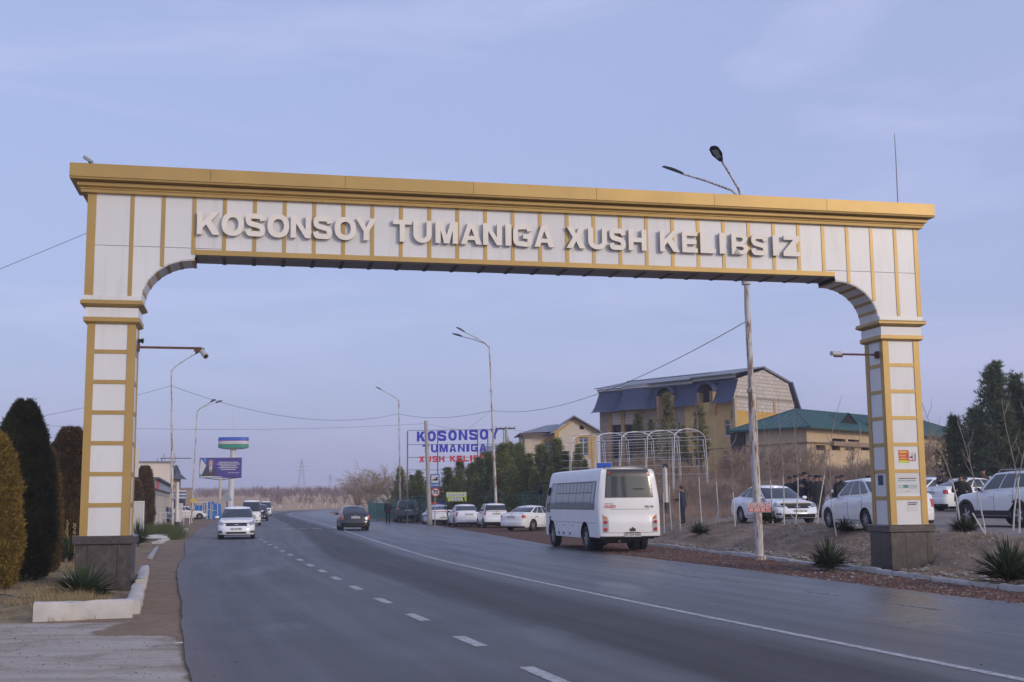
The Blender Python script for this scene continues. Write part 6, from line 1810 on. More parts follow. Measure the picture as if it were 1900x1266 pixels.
    for o in strip_('headlight_bezel', M('lamp_bezel', (.06, .06, .065), .3), hl[0] - .06, hl[1] + .06, hl[2] - .009, hl[3] + .009, .008, hl[4], both=True): pass
    tl = sp.get('tail', (m - 7.6, m - 4.4, .66, .88, 0))
    tls = strip_('taillight', sp.get('tailmat', lamp_red), tl[0] if tl[0] > 0 else m + tl[0], tl[1] if tl[1] > 0 else m + tl[1], tl[2], tl[3], .012, tl[4], both=True)
    if sp.get('tail_ind'):
        i0, i1, i2, i3 = sp['tail_ind']
        for o, sg in zip(tls, (1, -1)):
            q = MB(); B.patch(q, sg * (m + i0), sg * (m + i1), 0, 1, .016, 3, vfun=lambda t, a_, b_: vz(t, i2, i3)); q.part('indicator', M('lamp_pale', (.62, .42, .30), .2), o)
    gr_ = sp.get('grille', (2.6, .60, .70))
    strip_('grille', plastic_b, -gr_[0], gr_[0], gr_[1], gr_[2], .010)
    strip_('badge', chrome, -.42, .42, (gr_[1] + gr_[2]) / 2 - .015, (gr_[1] + gr_[2]) / 2 + .018, .018)
    if sp.get('chrome_bar'): strip_('grille_bar', chrome, -gr_[0] - .2, gr_[0] + .2, gr_[2] - .012, gr_[2] + .012, .016)
    strip_('trunk_gap', M('gap_grey', (.12, .12, .125), .7), m - 4.2, m, tl[2] - .10, tl[2] - .092, .004, both=True)
    strip_('hood_gap', MATS['gap_grey'], 0, hl[0] - .2, gr_[2] + .022, gr_[2] + .028, .004, both=True)
    ik = sp.get('intake', (3.0, .26, .38))
    strip_('lower_intake', plastic_b, -ik[0], ik[0], ik[1], ik[2], .010)
    fg = sp.get('fog', (4.6, 6.8, .30, .37))
    strip_('fog_lamp', M('fog_bezel', (.10, .10, .105), .3), fg[0], fg[1], fg[2], fg[3], .012, both=True)
    strip_('bumper_skirt', sp.get('skirt', plastic_b), m - 7.4, m, ZL, ZL + sp.get('skh', .10), .008); strip_('bumper_skirt', sp.get('skirt', plastic_b), -m + 7.4, -m, ZL, ZL + sp.get('skh', .10), .008)
    if sp.get('cladding'):
        for sg in (1, -1):
            q = MB(); B.patch(q, sg * tx(ax_f - AR_), sg * tx(ax_r + AR_), 0, 1, .012, 3, vfun=lambda t, a_, b_: vz(t, ZL, ZL + .24)); q.part('sill_cladding', plastic_b, T, smooth=60)
            q = MB(); B.patch(q, sg * tx(ax_f - AR_), sg * tx(ax_r + AR_), 0, 1, .022, 1, vfun=lambda t, a_, b_: vz(t, ZL + .075, ZL + .10)); q.part('sill_trim', chrome, T, smooth=60)
            for q_ in (ax_f, ax_r):
                ar = MB()
                V_, F_ = [], []
                for i in range(13):
                    an_ = math.pi * i / 12 * 1.08 - .12
                    for rr in (AR_ - .01, AR_ + .075):
                        V_.append((q_ + rr * math.cos(an_), sg * (hw + .004), rw + rr * math.sin(an_)))
                for i in range(12): F_.append((2 * i, 2 * i + 1, 2 * i + 3, 2 * i + 2))
                ar.add(V_, F_); ar.part('arch_trim', plastic_b, T)
        for sg in (1, -1):
            MB().tube([(gr0 - .25, sg * (hr - .05), zroof(gr0 - .25) + .03), (gr0 - .4, sg * (hr - .04), ZR + .075), (gr1 + .35, sg * (hr - .04), ZR + .065), (gr1 + .2, sg * (hr - .05), ZR - .0)], .018, 6).part('roof_rail', alloy, T)
    pz = sp.get('platez', (.46, .76))
    def plate(x, z, face, txt):
        pl = MB().box((x, 0, z), (.014, .52, .115)).part('number_plate', plate_m, T)
        tm_ = text_mesh('plate_text', txt, .105, ink, .001, sx=.9)
        place('plate_text', tm_, pl, (x + face * .0085, 0, z), (math.pi / 2, 0, math.pi / 2 * face))
        return pl
    fv = B.P(0, vz(0, pz[0], 1)[0]); plate(fv.x + .014, pz[0], 1, sp.get('txt', '50 A 123 BA'))
    rv = B.P(m, vz(m, pz[1], 1)[0]); plate(rv.x - .014, pz[1], -1, sp.get('txt', '50 A 123 BA'))
    rb = B.P(m, vz(m, pz[1] + .12, 1)[0])
    MB().box((rb.x - .012, 0, min(pz[1] + .11, ztop(xr) - .03)), (.02, .12, .04)).part('rear_badge', chrome, T)
    for sg in (1, -1):
        mp_ = Gh.P(sg * (NG + .4), .06)
        mm = MB(); mm.ball((mp_.x + .02, sg * (hw + .07), mp_.z + .05), (.05, .105, .065), 10, 6); mr = mm.part('mirror', sp.get('mirror', paint), T, smooth=60)
        MB().box((mp_.x + .01, sg * (hw - .02), mp_.z + .0), (.06, .14, .04)).part('mirror_stalk', plastic_b, mr)
        MB().box((mp_.x - .036, sg * (hw + .07), mp_.z + .05), (.012, .16, .10)).part('mirror_glass', glass, mr)
    for q, st in ((ax_f, sp.get('steer', 0)), (ax_r, 0)):
        for sg in (1, -1):
            add_wheel(T, q, sg * (hw - .105), rw, .205, sp.get('wheel', 'alloy'), sg, R(st))
    MB().tube([(xr + .2, -.45, .24), (xr + .02, -.45, .23)], .03, 8).part('exhaust', M('exhaust_metal', (.2, .18, .16), .4, .8), T)
    if sp.get('wiper'):
        a_, c__ = Gh.P(-mg + 2.0, .18), Gh.P(-mg + .2, .16)
        MB().tube([a_ + Vector((-.03, 0, 0)), c__ + Vector((-.03, 0, 0))], .012, 4).part('rear_wiper', plastic_b, T)
    sp['_T'] = T; sp['_roofz'] = ZR + .05; sp['_hr'] = hr
    return T
SED = dict(L=4.4, W=1.70, H=1.44, fo=.84, wb=2.58, rw=.30, gh=(1.05, 3.92, 1.95, 3.10),
           top=[(0, .66), (.12, .70), (.45, .78), (1.05, .87), (1.4, .905), (3.2, .95), (3.9, .985), (4.25, .975), (4.4, .90)])
HAT = dict(L=3.6, W=1.60, H=1.52, fo=.72, wb=2.37, rw=.285, gh=(.72, 3.52, 1.55, 3.22), grc=.3, rin=.22, dxr=.30, van=True, wiper=True,
           top=[(0, .70), (.12, .76), (.4, .86), (.75, .93), (1.2, .98), (3.0, 1.03), (3.6, 1.04)], wins=[(.05, .34), (.38, .66), (.70, .88)],
           tail=(-6.6, -4.5, .78, 1.04, 0), platez=(.44, .86), head=(4.4, 9, .62, .80, .10))
SUV = dict(L=4.64, W=1.85, H=1.72, fo=.90, wb=2.70, rw=.36, zl=.26, gh=(1.25, 4.52, 2.05, 4.10), grc=.3, van=True, rin=.26, wiper=True, cladding=True,
           top=[(0, .86), (.12, .92), (.5, 1.0), (1.25, 1.08), (1.7, 1.10), (4.0, 1.18), (4.64, 1.14)], wins=[(.05, .36), (.39, .66), (.69, .90)],
           tail=(-7.0, -4.6, .90, 1.14, 0), platez=(.55, .98), head=(4.2, 9, .74, .88, .06), grille=(2.8, .62, .86), intake=(3.0, .36, .48), fog=(4.8, 7, .42, .49))
VAN = dict(L=3.4, W=1.42, H=1.88, fo=.60, wb=1.85, rw=.26, zl=.22, gh=(.18, 3.34, .85, 3.22), van=True, grc=.2, rin=.14, gin=.06, dxf=.30, nf=3.4, front=[(0, .05), (.2, 0), (.6, .01), (1, .08)],
           top=[(0, .92), (.2, .96), (.5, .99), (3.4, 1.0)], wins=[(.04, .28), (.32, .62), (.66, .95)], head=(4.6, 7.6, .66, .80, 0), grille=(2.4, .66, .74), intake=(3, .34, .42), platez=(.44, .72), tail=(-6.6, -5.0, .62, .95, 0), doors=[(.75, -.05)], wheel='steel', fog=(5, 7, .36, .42), crown=.02)
def S(d, **k): q = dict(d); q.update(k); return q

# --- on the carriageway
car('white oncoming sedan nearest on the left lane, grille and plate facing us', gp(438, 1001), 168, S(SED, paint=white_paint, name='moving_car', L=4.25, gh=(1.0, 3.8, 1.85, 3.05), W=1.69, H=1.50, grille=(2.9, .60, .70), intake=(2.6, .26, .34), fog=(4.2, 7.2, .29, .39), head=(4.1, 9, .64, .80, .06),
    top=[(0, .70), (.12, .76), (.45, .84), (1.0, .92), (1.4, .94), (3.2, .98), (3.8, 1.0), (4.25, .93)], txt='50 137 FBA', platez=(.47, .78), front=[(0, .08), (.12, .03), (.3, .0), (.5, .01), (.7, .05), (.85, .12), (.94, .2), (1, .34)]), loc_is='front')
car('white minivan driving close behind the white oncoming sedan', Vector((at(466, 960, 88).x, 88, 0)), 168, S(VAN, paint=white_dirty, name='minivan', cat='van'), loc_is='front')
car('dark car mostly hidden behind the white minivan', Vector((at(482, 955, 112).x, 112, 0)), 167, S(HAT, paint=black_paint, name='moving_car'), loc_is='front')
car('tiny white pickup coming round the far bend', Vector((at(493, 955, 150).x, 150, 0)), 168, S(VAN, paint=white_dirty, name='small_truck', cat='truck'), loc_is='front')
car('black sedan driving away in the middle of the road', gp(660, 984.5), -12.2, S(SED, paint=black_paint, name='moving_car', mirror=black_paint, wheel='steel', W=1.71, tail=(-7.2, -4.6, .62, .90, 0), tail_ind=(-5.0, -4.62, .66, .88), txt='50 K 604 AA', handle=black_paint, skh=.16), loc_is='rear')
# --- parked along the right edge
car('black sport utility car parked furthest along the right roadside', gp(757, 969.5), -9, S(SUV, paint=black_paint, mirror=black_paint, W=1.86, H=1.80, cladding=False, tail=(-8.0, -3.4, .98, 1.10, .05), txt='50 S 777 SA'), loc_is='rear')
POL = S(SED, paint=white_paint, W=1.74, L=4.7, gh=(1.1, 4.25, 2.1, 3.35), rdrop=.09, tail=(-8.0, 0, .90, .94, .0), wheel='multi', skh=.18, platez=(.46, .52), txt='50 002 PAA',
        top=[(0, .66), (.12, .70), (.45, .78), (1.1, .88), (1.5, .92), (3.4, .98), (4.2, 1.01), (4.55, 1.02), (4.7, .97)])
pol = car('white police sedan with a red and blue roof bar', gp(823, 974), -14, POL, loc_is='rear')
lb = MB().b2(-.30, -.06, -.62, .62, POL['_roofz'] - .01, POL['_roofz'] + .035).part('light_bar', plastic_b, pol)
MB().b2(-.29, -.07, .05, .60, POL['_roofz'] + .036, POL['_roofz'] + .14).part('red_beacon', M('beacon_red', (.55, .06, .04), .25), lb)
MB().b2(-.29, -.07, -.60, -.05, POL['_roofz'] + .036, POL['_roofz'] + .14).part('blue_beacon', M('beacon_blue', (.03, .06, .35), .25), lb)
pb = M('police_blue', (.10, .13, .42), .3, coat=.5)
for sg in (1, -1): MB().prism([(-1.2, .56), (1.3, .56), (1.3, .66), (-1.2, .70)], 'y', sg * .872 - .003, sg * .872 + .003).part('blue_stripe', pb, pol)
car('white sedan parked between the police car and the small hatchback', gp(871, 977.5), -11.5, S(SED, paint=white_dirty, W=1.72, L=4.5, H=1.46, wheel='multi', tail=(-7.4, -5.2, .70, .95, 0), txt='50 R 118 CA', platez=(.46, .80)), loc_is='rear')
car('small white hatchback with tall red tail lamps parked by the road', gp(922, 979.5), -10, S(HAT, paint=white_paint, mirror=plastic_b, skirt=plastic_b, skh=.17, wheel='multi', txt='50 X 420 BA'), loc_is='rear')
car('white notchback sedan parked askew beside the bus, its tail towards us', gp(947, 985.5), 35, S(SED, paint=white_dirty, W=1.66, L=4.48, H=1.39, mirror=plastic_b, handle=plastic_b, wheel='multi', skh=.07, tail=(-7.6, -4.4, .70, .86, 0), txt='50 Y 311 AA', platez=(.44, .76),
    gh=(1.1, 3.85, 1.9, 3.05)), loc_is='rear')
# --- on the raised lot at the right
PZ = PLAT
def lotp(px, Y): x = at(px, 930, Y).x; return Vector((x, Y, hz(x, Y) + .01))
def lot(px, py): return gp(px, py, PZ + .02)
car('white sedan behind the lamp post with the red sign, facing the road', lot(1487, 972), 166, S(SED, paint=white_paint, W=1.72, L=4.52, H=1.45, wheel='multi', chrome_bar=True, grille=(2.4, .56, .66), intake=(4.4, .24, .36), fog=(5.0, 7.4, .32, .39), head=(3.6, 9.2, .60, .73, .07), txt='50 A 796 QA', gh=(1.05, 4.1, 1.98, 3.15), steer=0), loc_is='front')
car('white sedan parked half behind the right pillar of the gate', lot(1690, 985), -9, S(SED, paint=white_dirty, W=1.73, L=4.45, H=1.52, wheel='multi', txt='50 C 245 BA', mirror=plastic_b,
    top=[(0, .68), (.12, .72), (.45, .82), (1.05, .92), (1.4, .955), (3.2, 1.0), (3.9, 1.05), (4.25, 1.05), (4.4, .98)], gh=(1.0, 3.95, 1.8, 3.1), steer=0), loc_is='rear')
car('white hatchback standing behind the group of men, windscreen showing', lotp(1556, 53), 222, S(HAT, paint=white_paint, L=4.0, W=1.7, H=1.58, wheel='multi', gh=(.85, 3.9, 1.75, 3.5), glass=glass2), loc_is='front')
car('white sport utility car with dark wheel arches cut off by the frame at right', lot(1834, 977) + Vector((1.02, .1, 0)), -12.8, S(SUV, paint=white_dirty, W=1.85, H=1.74, wheel='alloy', txt='50 Z 550 MA', glass=glass2, mirror=white_paint), loc_is='mid')
car('white sedan with a red tail lamp right behind the gate pillar', Vector((17.45, 50.5, hz(18.5, 50.5) + .01)), 72, S(SED, paint=white_dirty, W=1.66, L=4.48, H=1.39, wheel='multi', txt='50 D 090 LA', tail=(-7.6, -4.4, .70, .86, 0), gh=(1.1, 3.85, 1.9, 3.05)), loc_is='rear')
car('white car whose roof shows beyond the man leaning on a car', lotp(1744, 57), 70, S(SED, paint=white_paint, H=1.50), loc_is='mid')
car('dark car deepest in the lot behind the white roofs', lotp(1728, 63), 80, S(SED, paint=blue_paint, H=1.62), loc_is='mid')
car('white car showing its windscreen beside the big sport utility car', lotp(1815, 51.5), 215, S(SED, paint=white_paint, H=1.46, glass=glass2), loc_is='front')
# --- left side, far
car('dark blue old sedan parked beside the shop front', Vector((at(295, 967, 112).x, 112, .0)), 172, S(SED, paint=blue_paint, W=1.66, H=1.40, wheel='steel'), loc_is='front')
car('pale sedan parked sideways beyond the concrete post', Vector((at(347, 950, 128).x, 128, .0)), 80, S(SED, paint=white_dirty, H=1.4), loc_is='mid')
car('small dark car parked beyond the pale sedan near the stalls', Vector((at(339, 940, 150).x, 150, .0)), 95, S(HAT, paint=grey_paint), loc_is='mid')
car('white car parked furthest off, by the blue covered stalls', Vector((at(352, 936, 175).x, 175, .0)), 85, S(SED, paint=white_paint), loc_is='mid')
car('red car just visible between the far parked cars', Vector((at(345, 935, 165).x, 165, .0)), 85, S(HAT, paint=M('car_red', (.3, .03, .03), .3, coat=.6)), loc_is='mid')

# --- the bus
def bus():
    Ln, W_, H_ = 6.9, 2.10, 2.66
    hd = R(-13.3); fwd = Vector((math.sin(hd), math.cos(hd), 0))
    rear = Vector((at(1171, 1000, 38.6).x, 38.6, 0))
    c = rear + fwd * Ln / 2
    T = thing('city_bus', 'white bus parked at the right roadside seen from behind', 'bus', (c.x, c.y, 0), math.pi / 2 - hd)
    hw, xf, xr = W_ / 2, Ln / 2, -Ln / 2
    rw = .40; ax_f, ax_r = xf - 1.12, xr + 1.62; AR_ = .50
    sx = []
    for q in (ax_f, ax_r): sx += [q + AR_ * math.cos(math.pi * i / 12) for i in range(13)] + [q + AR_ + .03, q - AR_ - .03]
    sx += [xr + .32 + (Ln - .9) * k / 14 for k in range(15)]
    NF, NR = 8, 8; dxf, dxr = .42, .26
    sx = sorted({round(x, 3) for x in sx if xr + dxr + .03 < x < xf - dxf - .03}, reverse=True)
    qf, qr = quarter(dxf, hw, 3.6, NF), quarter(dxr, hw, 4.2, NR)
    ol = [(xf - a, y) for a, y in qf] + [(x, hw) for x in sx] + [(xr + a, y) for a, y in reversed(qr)]
    m = len(ol) - 1; ZL, ZT = .40, H_
    def zb(x, y):
        b_ = ZL if x > ax_r - AR_ else .46
        if y > hw * .85:
            for q in (ax_f, ax_r):
                if abs(x - q) < AR_: b_ = max(b_, rw + .05 + math.sqrt(max(0, AR_ ** 2 - (x - q) ** 2)))
        return b_
    SIDE = [(0, .02), (.06, 0), (.45, 0), (.55, .012), (.80, .09), (.90, .125), (.955, .155), (.985, .19), (1, .27)]
    FR = [(0, .02), (.4, 0), (.5, .03), (.9, .42), (1, .75)]
    RE = [(0, .02), (.05, 0), (.26, 0), (.30, .05), (.52, .07), (.60, .085), (.90, .165), (.95, .19), (.985, .24), (1, .38)]
    def Wf(i, v):
        x, y = ol[i]; b0 = zb(x, y); z = b0 + (ZT - b0) * v; h = (z - ZL) / (ZT - ZL)
        wf = s01((x - (xf - dxf - .25)) / (dxf + .25)); wr = s01(((xr + dxr) - x) / dxr)
        return (x - itp(h, FR) * wf + itp(h, RE) * wr, y * (1 - itp(h, SIDE) / hw), z)
    B = Loft(Wf, m)
    def vz(t, za, zc):
        i = min(int(round(abs(t))), m); b0 = zb(*ol[i]); return [max(0, min(1, (q - b0) / (ZT - b0))) for q in (za, zc)]
    mb = MB(); B.wall(mb, [i / 20 for i in range(19)] + [.925, .95, .97, .985, 1.0]); B.cap(mb, 1.0, .07)
    mb.part('body', bus_white, T, smooth=35, weld=True, fix=True)
    def P(name, mat, t0, t1, z0, z1, off=.008, parent=T, nv=4, vf=None, sm=60):
        q = MB(); B.patch(q, t0, t1, 0, 1, off, nv, vfun=vf or (lambda t, a_, b_: vz(t, z0, z1))); return q.part(name, mat, parent, smooth=sm)
    def tx(x):
        for i in range(len(ol) - 1):
            if ol[i][0] >= x >= ol[i + 1][0]: return i + (ol[i][0] - x) / max(1e-6, ol[i][0] - ol[i + 1][0])
        return NF
    # rear: dark band with the big window, both wings of it
    blk = M('bus_black_band', (.04, .04, .045), .35)
    seen = M('bus_rear_glass', (.065, .08, .08), .06, spec=.6)
    for sg in (1, -1):
        P('rear_band', blk, sg * (m - 3.45), sg * m, 1.72, 2.625, .008, nv=16)
        P('rear_window', seen, sg * (m - 3.25), sg * m, 1.74, 2.40, .015, nv=12)
        o = P('top_marker', lamp_red, sg * (m - 3.1), sg * (m - 2.5), 2.47, 2.54, .022)
        q = P('lamp_panel', M('lamp_panel_grey', (.42, .43, .45), .4), 0, 0, 0, 0, .012, vf=None) if False else None
        def vfp(t, a_, b_):
            k = (abs(t) - (m - 4.3)) / 1.9
            return vz(t, .62 + .0 * k, 1.20 - .12 * k)
        lp = P('lamp_panel', M('lamp_panel_grey', (.42, .43, .45), .4), sg * (m - 4.3), sg * (m - 2.7), 0, 0, .014, vf=vfp)
        for zc, mt, rr in ((1.08, lamp_orange, .058), (.95, lamp_red, .058), (.72, lamp_red, .058)):
            cpt = B.P(sg * (m - 3.42), vz(m - 3, zc, 1)[0])
            lm = MB().lathe([(.0, -.03), (rr, -.028), (rr, .0), (0, .0)], 14, ax='x').part('tail_lamp', mt, lp, smooth=40); lm.location = cpt + Vector((-.012, 0, 0)); lm.rotation_euler = (0, 0, sg * R(-16))
        # engine lid gap lines and bumper split
        P('lid_seam', M('seam_grey', (.22, .22, .23), .6), sg * (m - 2.6), sg * m, .605, .618, .004, nv=1)
        P('lid_seam', MATS['seam_grey'], sg * (m - 2.0), sg * m, 1.345, 1.358, .004, nv=1)
        P('lid_seam', MATS['seam_grey'], sg * (m - 2.62), sg * (m - 2.56), .615, 1.15, .004, nv=3)
        P('bumper_gap', plastic_b, sg * (m - 6), sg * m, .462, .50, .006, nv=1)
    wpt = B.P(-(m - 1.0), .70)
    MB().box(wpt + Vector((-.03, .14, .0)), (.03, .36, .03)).part('rear_wiper', plastic_b, T)
    gx = B.P(-(m - 2.4), .86)
    MB().prism([(gx.y + .14, 1.72), (gx.y + .23, 1.72), (gx.y + .26, 2.31), (gx.y + .17, 2.31)], 'x', gx.x - .012, gx.x - .009).part('window_post', blk, T) if False else None
    # side glazing, one dark run with sliding upper panes
    blg = M('bus_window_frame', (.035, .035, .04), .4)
    for sg in (1, -1):
        x0, x1 = xr + .52, xf - .95
        P('window_band', blg, sg * tx(x1), sg * tx(x0), 1.34, 2.26, .006)
        xs_ = [x0 + .03, x0 + .42, x0 + 1.28, x0 + 2.14, x0 + 3.0, x0 + 3.86, x0 + 4.65, x1 - .03]
        for k, (a_, b_) in enumerate(zip(xs_, xs_[1:])):
            if b_ - a_ < .05: continue
            if k == 0 or k == len(xs_) - 2:
                P('side_window', glass_bus, sg * tx(b_ - .025), sg * tx(a_ + .025), 1.37, 2.23, .012)
            else:
                P('side_window', glass_bus, sg * tx(b_ - .018), sg * tx(a_ + .018), 1.37, 1.87, .012)
                md = (a_ + b_) / 2
                P('sliding_pane', glass_bus, sg * tx(b_ - .022), sg * tx(md + .02), 1.90, 2.21, .012); P('sliding_pane', glass_bus, sg * tx(md - .02), sg * tx(a_ + .022), 1.90, 2.21, .012)
        P('cab_window', glass, sg * tx(xf - .40), sg * tx(xf - .88), 1.22, 2.12, .012)
        P('cab_door_gap', plastic_b, sg * tx(xf - .885), sg * tx(xf - .90), .75, 2.2, .008)
        P('side_seam', MATS['seam_grey'], sg * tx(xf - .9), sg * tx(xr + .3), .905, .917, .004, nv=1)
        for xx in (xf - 2.0, xf - 3.3, xf - 4.6):
            P('side_seam', MATS['seam_grey'], sg * tx(xx), sg * tx(xx - .012), .45, .905, .004, nv=2)
        for xx in (xf - 1.75, xf - 2.7, xf - 3.9):
            cp_ = B.P(sg * tx(xx), vz(tx(xx), .80, 1)[0]); MB().box(cp_, (.06, .03, .045)).part('side_marker', lamp_red, T)
        for xx in (xf - 2.1, xf - 2.7, xf - 3.5):
            cp_ = B.P(sg * tx(xx), vz(tx(xx), .52, 1)[0]); MB().box(cp_, (.09, .03, .09)).part('flap', plastic_b, T)
        cp_ = B.P(sg * tx(xf - .95), vz(tx(xf - .95), 1.0, 1)[0]); MB().box(cp_ + Vector((0, sg * .01, 0)), (.05, .04, .20)).part('door_handle', plastic_b, T)
        mx_ = B.P(sg * (NF - 1), .80)
        q = MB().ball((xf - .02, sg * (hw + .13), 2.05), (.07, .10, .19), 10, 8).part('mirror', plastic_b, T, smooth=60)
        MB().tube([(xf - .35, sg * (hw - .2), 2.30), (xf - .1, sg * (hw + .05), 2.32), (xf - .02, sg * (hw + .13), 2.2)], .02, 6).part('mirror_arm', plastic_b, q)
        for k_, q_ in enumerate((ax_f, ax_r)):
            add_wheel(T, q_, sg * (hw - .15), .40, .25, 'steel', sg)
            if k_ == 1: add_wheel(T, q_, sg * (hw - .43), .40, .25, 'steel', sg)
    P('windshield', glass, -(NF - 1.2), NF - 1.2, 1.12, 2.2, .01)
    ub = MB(); ub.b2(xr + .35, xf - .3, -hw + .40, hw - .40, .34, 1.0); ub.b2(ax_r + .55, ax_f - .55, -hw + .08, hw - .08, .39, .8); ub.b2(xr + .22, ax_r - .5, -hw + .2, hw - .2, .40, .8)
    ub.b2(xr + .7, xr + 1.0, -.25, .45, .26, .4); ub.b2(ax_r - .1, ax_r + .1, -.8, .8, .30, .5); ub.part('chassis', plastic_b, T)
    MB().tube([(xr + .5, .30, .36), (xr + .28, .30, .34)], .05, 8).part('exhaust', M('exhaust_metal', (.2, .18, .16), .4, .8), T)
    rp_ = B.P(m, vz(m, .55, 1)[0])
    pl = MB().box((rp_.x - .018, -.06, .545), (.014, .56, .125)).part('number_plate', plate_m, T)
    place('plate_text', text_mesh('plate_text', '50 254 ABA', .12, ink, .001, sx=.9), pl, (rp_.x - .0262, -.06, .545), (math.pi / 2, 0, -math.pi / 2))
    MB().box((rp_.x - .02, -.06, .615), (.05, .5, .022)).part('plate_lamp', plastic_b, T)
    lq = B.P(m, vz(m, .70, 1)[0]); MB().box((lq.x - .012, -.06, .70), (.03, .18, .09)).part('latch', plastic_b, T); MB().prism([(-.1, .745), (-.02, .745), (-.06, .80)], 'x', lq.x - .02, lq.x - .004).part('latch', plastic_b, T)
    bz = B.P(m, vz(m, 1.42, 1)[0]).x - .012
    place('maker_lettering', text_mesh('maker_lettering', 'SamAuto', .07, M('lettering_grey', (.2, .2, .21), .5), .0005), T, (bz - .004, .69, 1.54), (math.pi / 2, 0, -math.pi / 2))
    place('brand_lettering', text_mesh('brand_lettering', 'ISUZU', .12, p_red, .003, sx=1.1), T, (bz - .004, .66, 1.44), (math.pi / 2, 0, -math.pi / 2))
    place('type_lettering', text_mesh('type_lettering', 'HC 45', .09, M('lettering_dark', (.07, .07, .075), .5), .003, sx=1.2), T, (bz - .004, -.66, 1.43), (math.pi / 2, 0, -math.pi / 2))
    return T
bus()
# ------------------------------------------------------------------ people
def person(label, loc, face, h=1.75, coat='navy', legs='dark', hat=None, lean=0, armL=(0, 0), armR=(0, 0), stride=0, hand_front=False, long_coat=False, group=None, cs=1.0):
    """face: degrees clockwise from +Y the person looks towards"""
    cols = {'navy': (.018, .022, .038), 'black': (.012, .012, .014), 'dark': (.02, .021, .026), 'grey': (.045, .045, .05), 'police': (.022, .03, .055), 'jeans': (.03, .04, .065), 'brown': (.06, .035, .02)}
    cm_ = M('cloth_' + coat, cols[coat], .85, var=.2, scale=6); lm_ = M('cloth_' + legs, cols[legs], .85, var=.2, scale=6); sh_ = M('shoe_leather', (.012, .011, .01), .5)
    T = thing('person', label, 'person', loc, math.pi / 2 - R(face), group)
    k = h / 1.75; sl_ = math.sin(R(lean))
    def sp(x, y, z):                                       # lean forward from the hips
        if z > .92: return Vector((x + (z - .92) * sl_, y, .92 + (z - .92) * math.cos(R(lean))))
        return Vector((x, y, z))
    J = [('pelvis', sp(0, 0, .94), .145, -1), ('waist', sp(.0, 0, 1.10), .145, 0), ('chest', sp(.0, 0, 1.30), .16, 1), ('collar', sp(-.01, 0, 1.44), .09, 2), ('neck', sp(.0, 0, 1.51), .058, 3), ('jaw', sp(.03, 0, 1.575), .072, 4), ('skull', sp(.012, 0, 1.655), .094, 5), ('crown', sp(0, 0, 1.70), .08, 6)]
    idx = {n: i for i, (n, *_r) in enumerate(J)}
    def add(n, p, r_, par): idx[n] = len(J); J.append((n, p, r_, idx[par]))
    hands = []
    for s_, (sw, out_) in ((1, armL), (-1, armR)):
        t_ = '+' if s_ > 0 else '-'
        add('sh' + t_, sp(-.01, s_ * .185, 1.40), .078, 'collar')
        e = sp(-.02 + .26 * math.sin(R(sw)), s_ * (.235 + .12 * out_), 1.13 + .10 * (1 - math.cos(R(sw)))); add('el' + t_, e, .056, 'sh' + t_)
        bend = R(sw * 1.5 + (60 if hand_front else 12)); wv_ = e + Vector((.24 * math.sin(bend), -s_ * (.09 if hand_front else .0), -.24 * math.cos(bend))); add('wr' + t_, wv_, .040, 'el' + t_)
        hd = (wv_ - e).normalized(); hp = wv_ + hd * .07; add('ha' + t_, hp, .036, 'wr' + t_); hands.append((hp, hd, s_))
        st = stride * s_
        add('hip' + t_, Vector((0, s_ * .095, .88)), .105, 'pelvis'); add('kn' + t_, Vector((.03 + .20 * st, s_ * .10, .49)), .068, 'hip' + t_); add('an' + t_, Vector((-.01 + .30 * st, s_ * .105, .09 + max(0, -st) * .04)), .048, 'kn' + t_); add('toe' + t_, Vector((.14 + .30 * st, s_ * .13, .045)), .043, 'an' + t_)
    me = bpy.data.meshes.new('body_skel'); me.from_pydata([tuple(p * k) for _, p, _, _ in J], [(i, par) for i, (_, _, _, par) in enumerate(J) if par >= 0], [])
    o_ = bpy.data.objects.new('body_skel', me); COL.objects.link(o_)
    md = o_.modifiers.new('skin', 'SKIN'); md.use_smooth_shade = True
    lay = me.skin_vertices[0].data if me.skin_vertices else None
    if lay is None:
        bpy.context.view_layer.update()
    sv = me.skin_vertices[0].data
    for i, (n, p, r_, par) in enumerate(J):
        rx = r_ * (1.28 if n in ('waist', 'chest', 'pelvis') else 1.0)
        sv[i].radius = (rx * k, r_ * k * (.80 if n in ('waist', 'chest', 'pelvis') else 1.0)); sv[i].use_root = (i == 0)
    o_.modifiers.new('sub', 'SUBSURF').levels = 2
    dg = bpy.context.evaluated_depsgraph_get()
    bmh = bpy.data.meshes.new_from_object(o_.evaluated_get(dg)); bpy.data.objects.remove(o_)
    nv = len(bmh.vertices)
    # fingers, face: grown into the same mesh
    ex = MB()
    for hp, hd, s_ in hands:
        sd_ = hd.cross(Vector((0, 1, 0))).normalized() if abs(hd.y) < .95 else Vector((1, 0, 0)); nrm = hd.cross(sd_)
        for f_ in range(4):
            b_ = hp + hd * .03 + sd_ * (f_ - 1.5) * .02; ln = (.062, .074, .070, .052)[f_]
            ex.tube([b_ * k, (b_ + hd * ln * .55) * k, (b_ + hd * ln * .9 - nrm * s_ * .025) * k], [.010, .009, .007], 5)
        b_ = hp + sd_ * .035; ex.tube([b_ * k, (b_ + sd_ * .025 + hd * .03) * k, (b_ + sd_ * .028 + hd * .06) * k], [.012, .010, .008], 5)
    sk = sp(.012, 0, 1.655); fx = Vector((math.cos(R(lean)) * 1.0, 0, -math.sin(R(lean)) * .6))
    ex.tube([(sk + Vector((.09, 0, .005))) * k, (sk + Vector((.118, 0, -.038))) * k, (sk + Vector((.095, 0, -.045))) * k], [.010, .016, .008], 6)
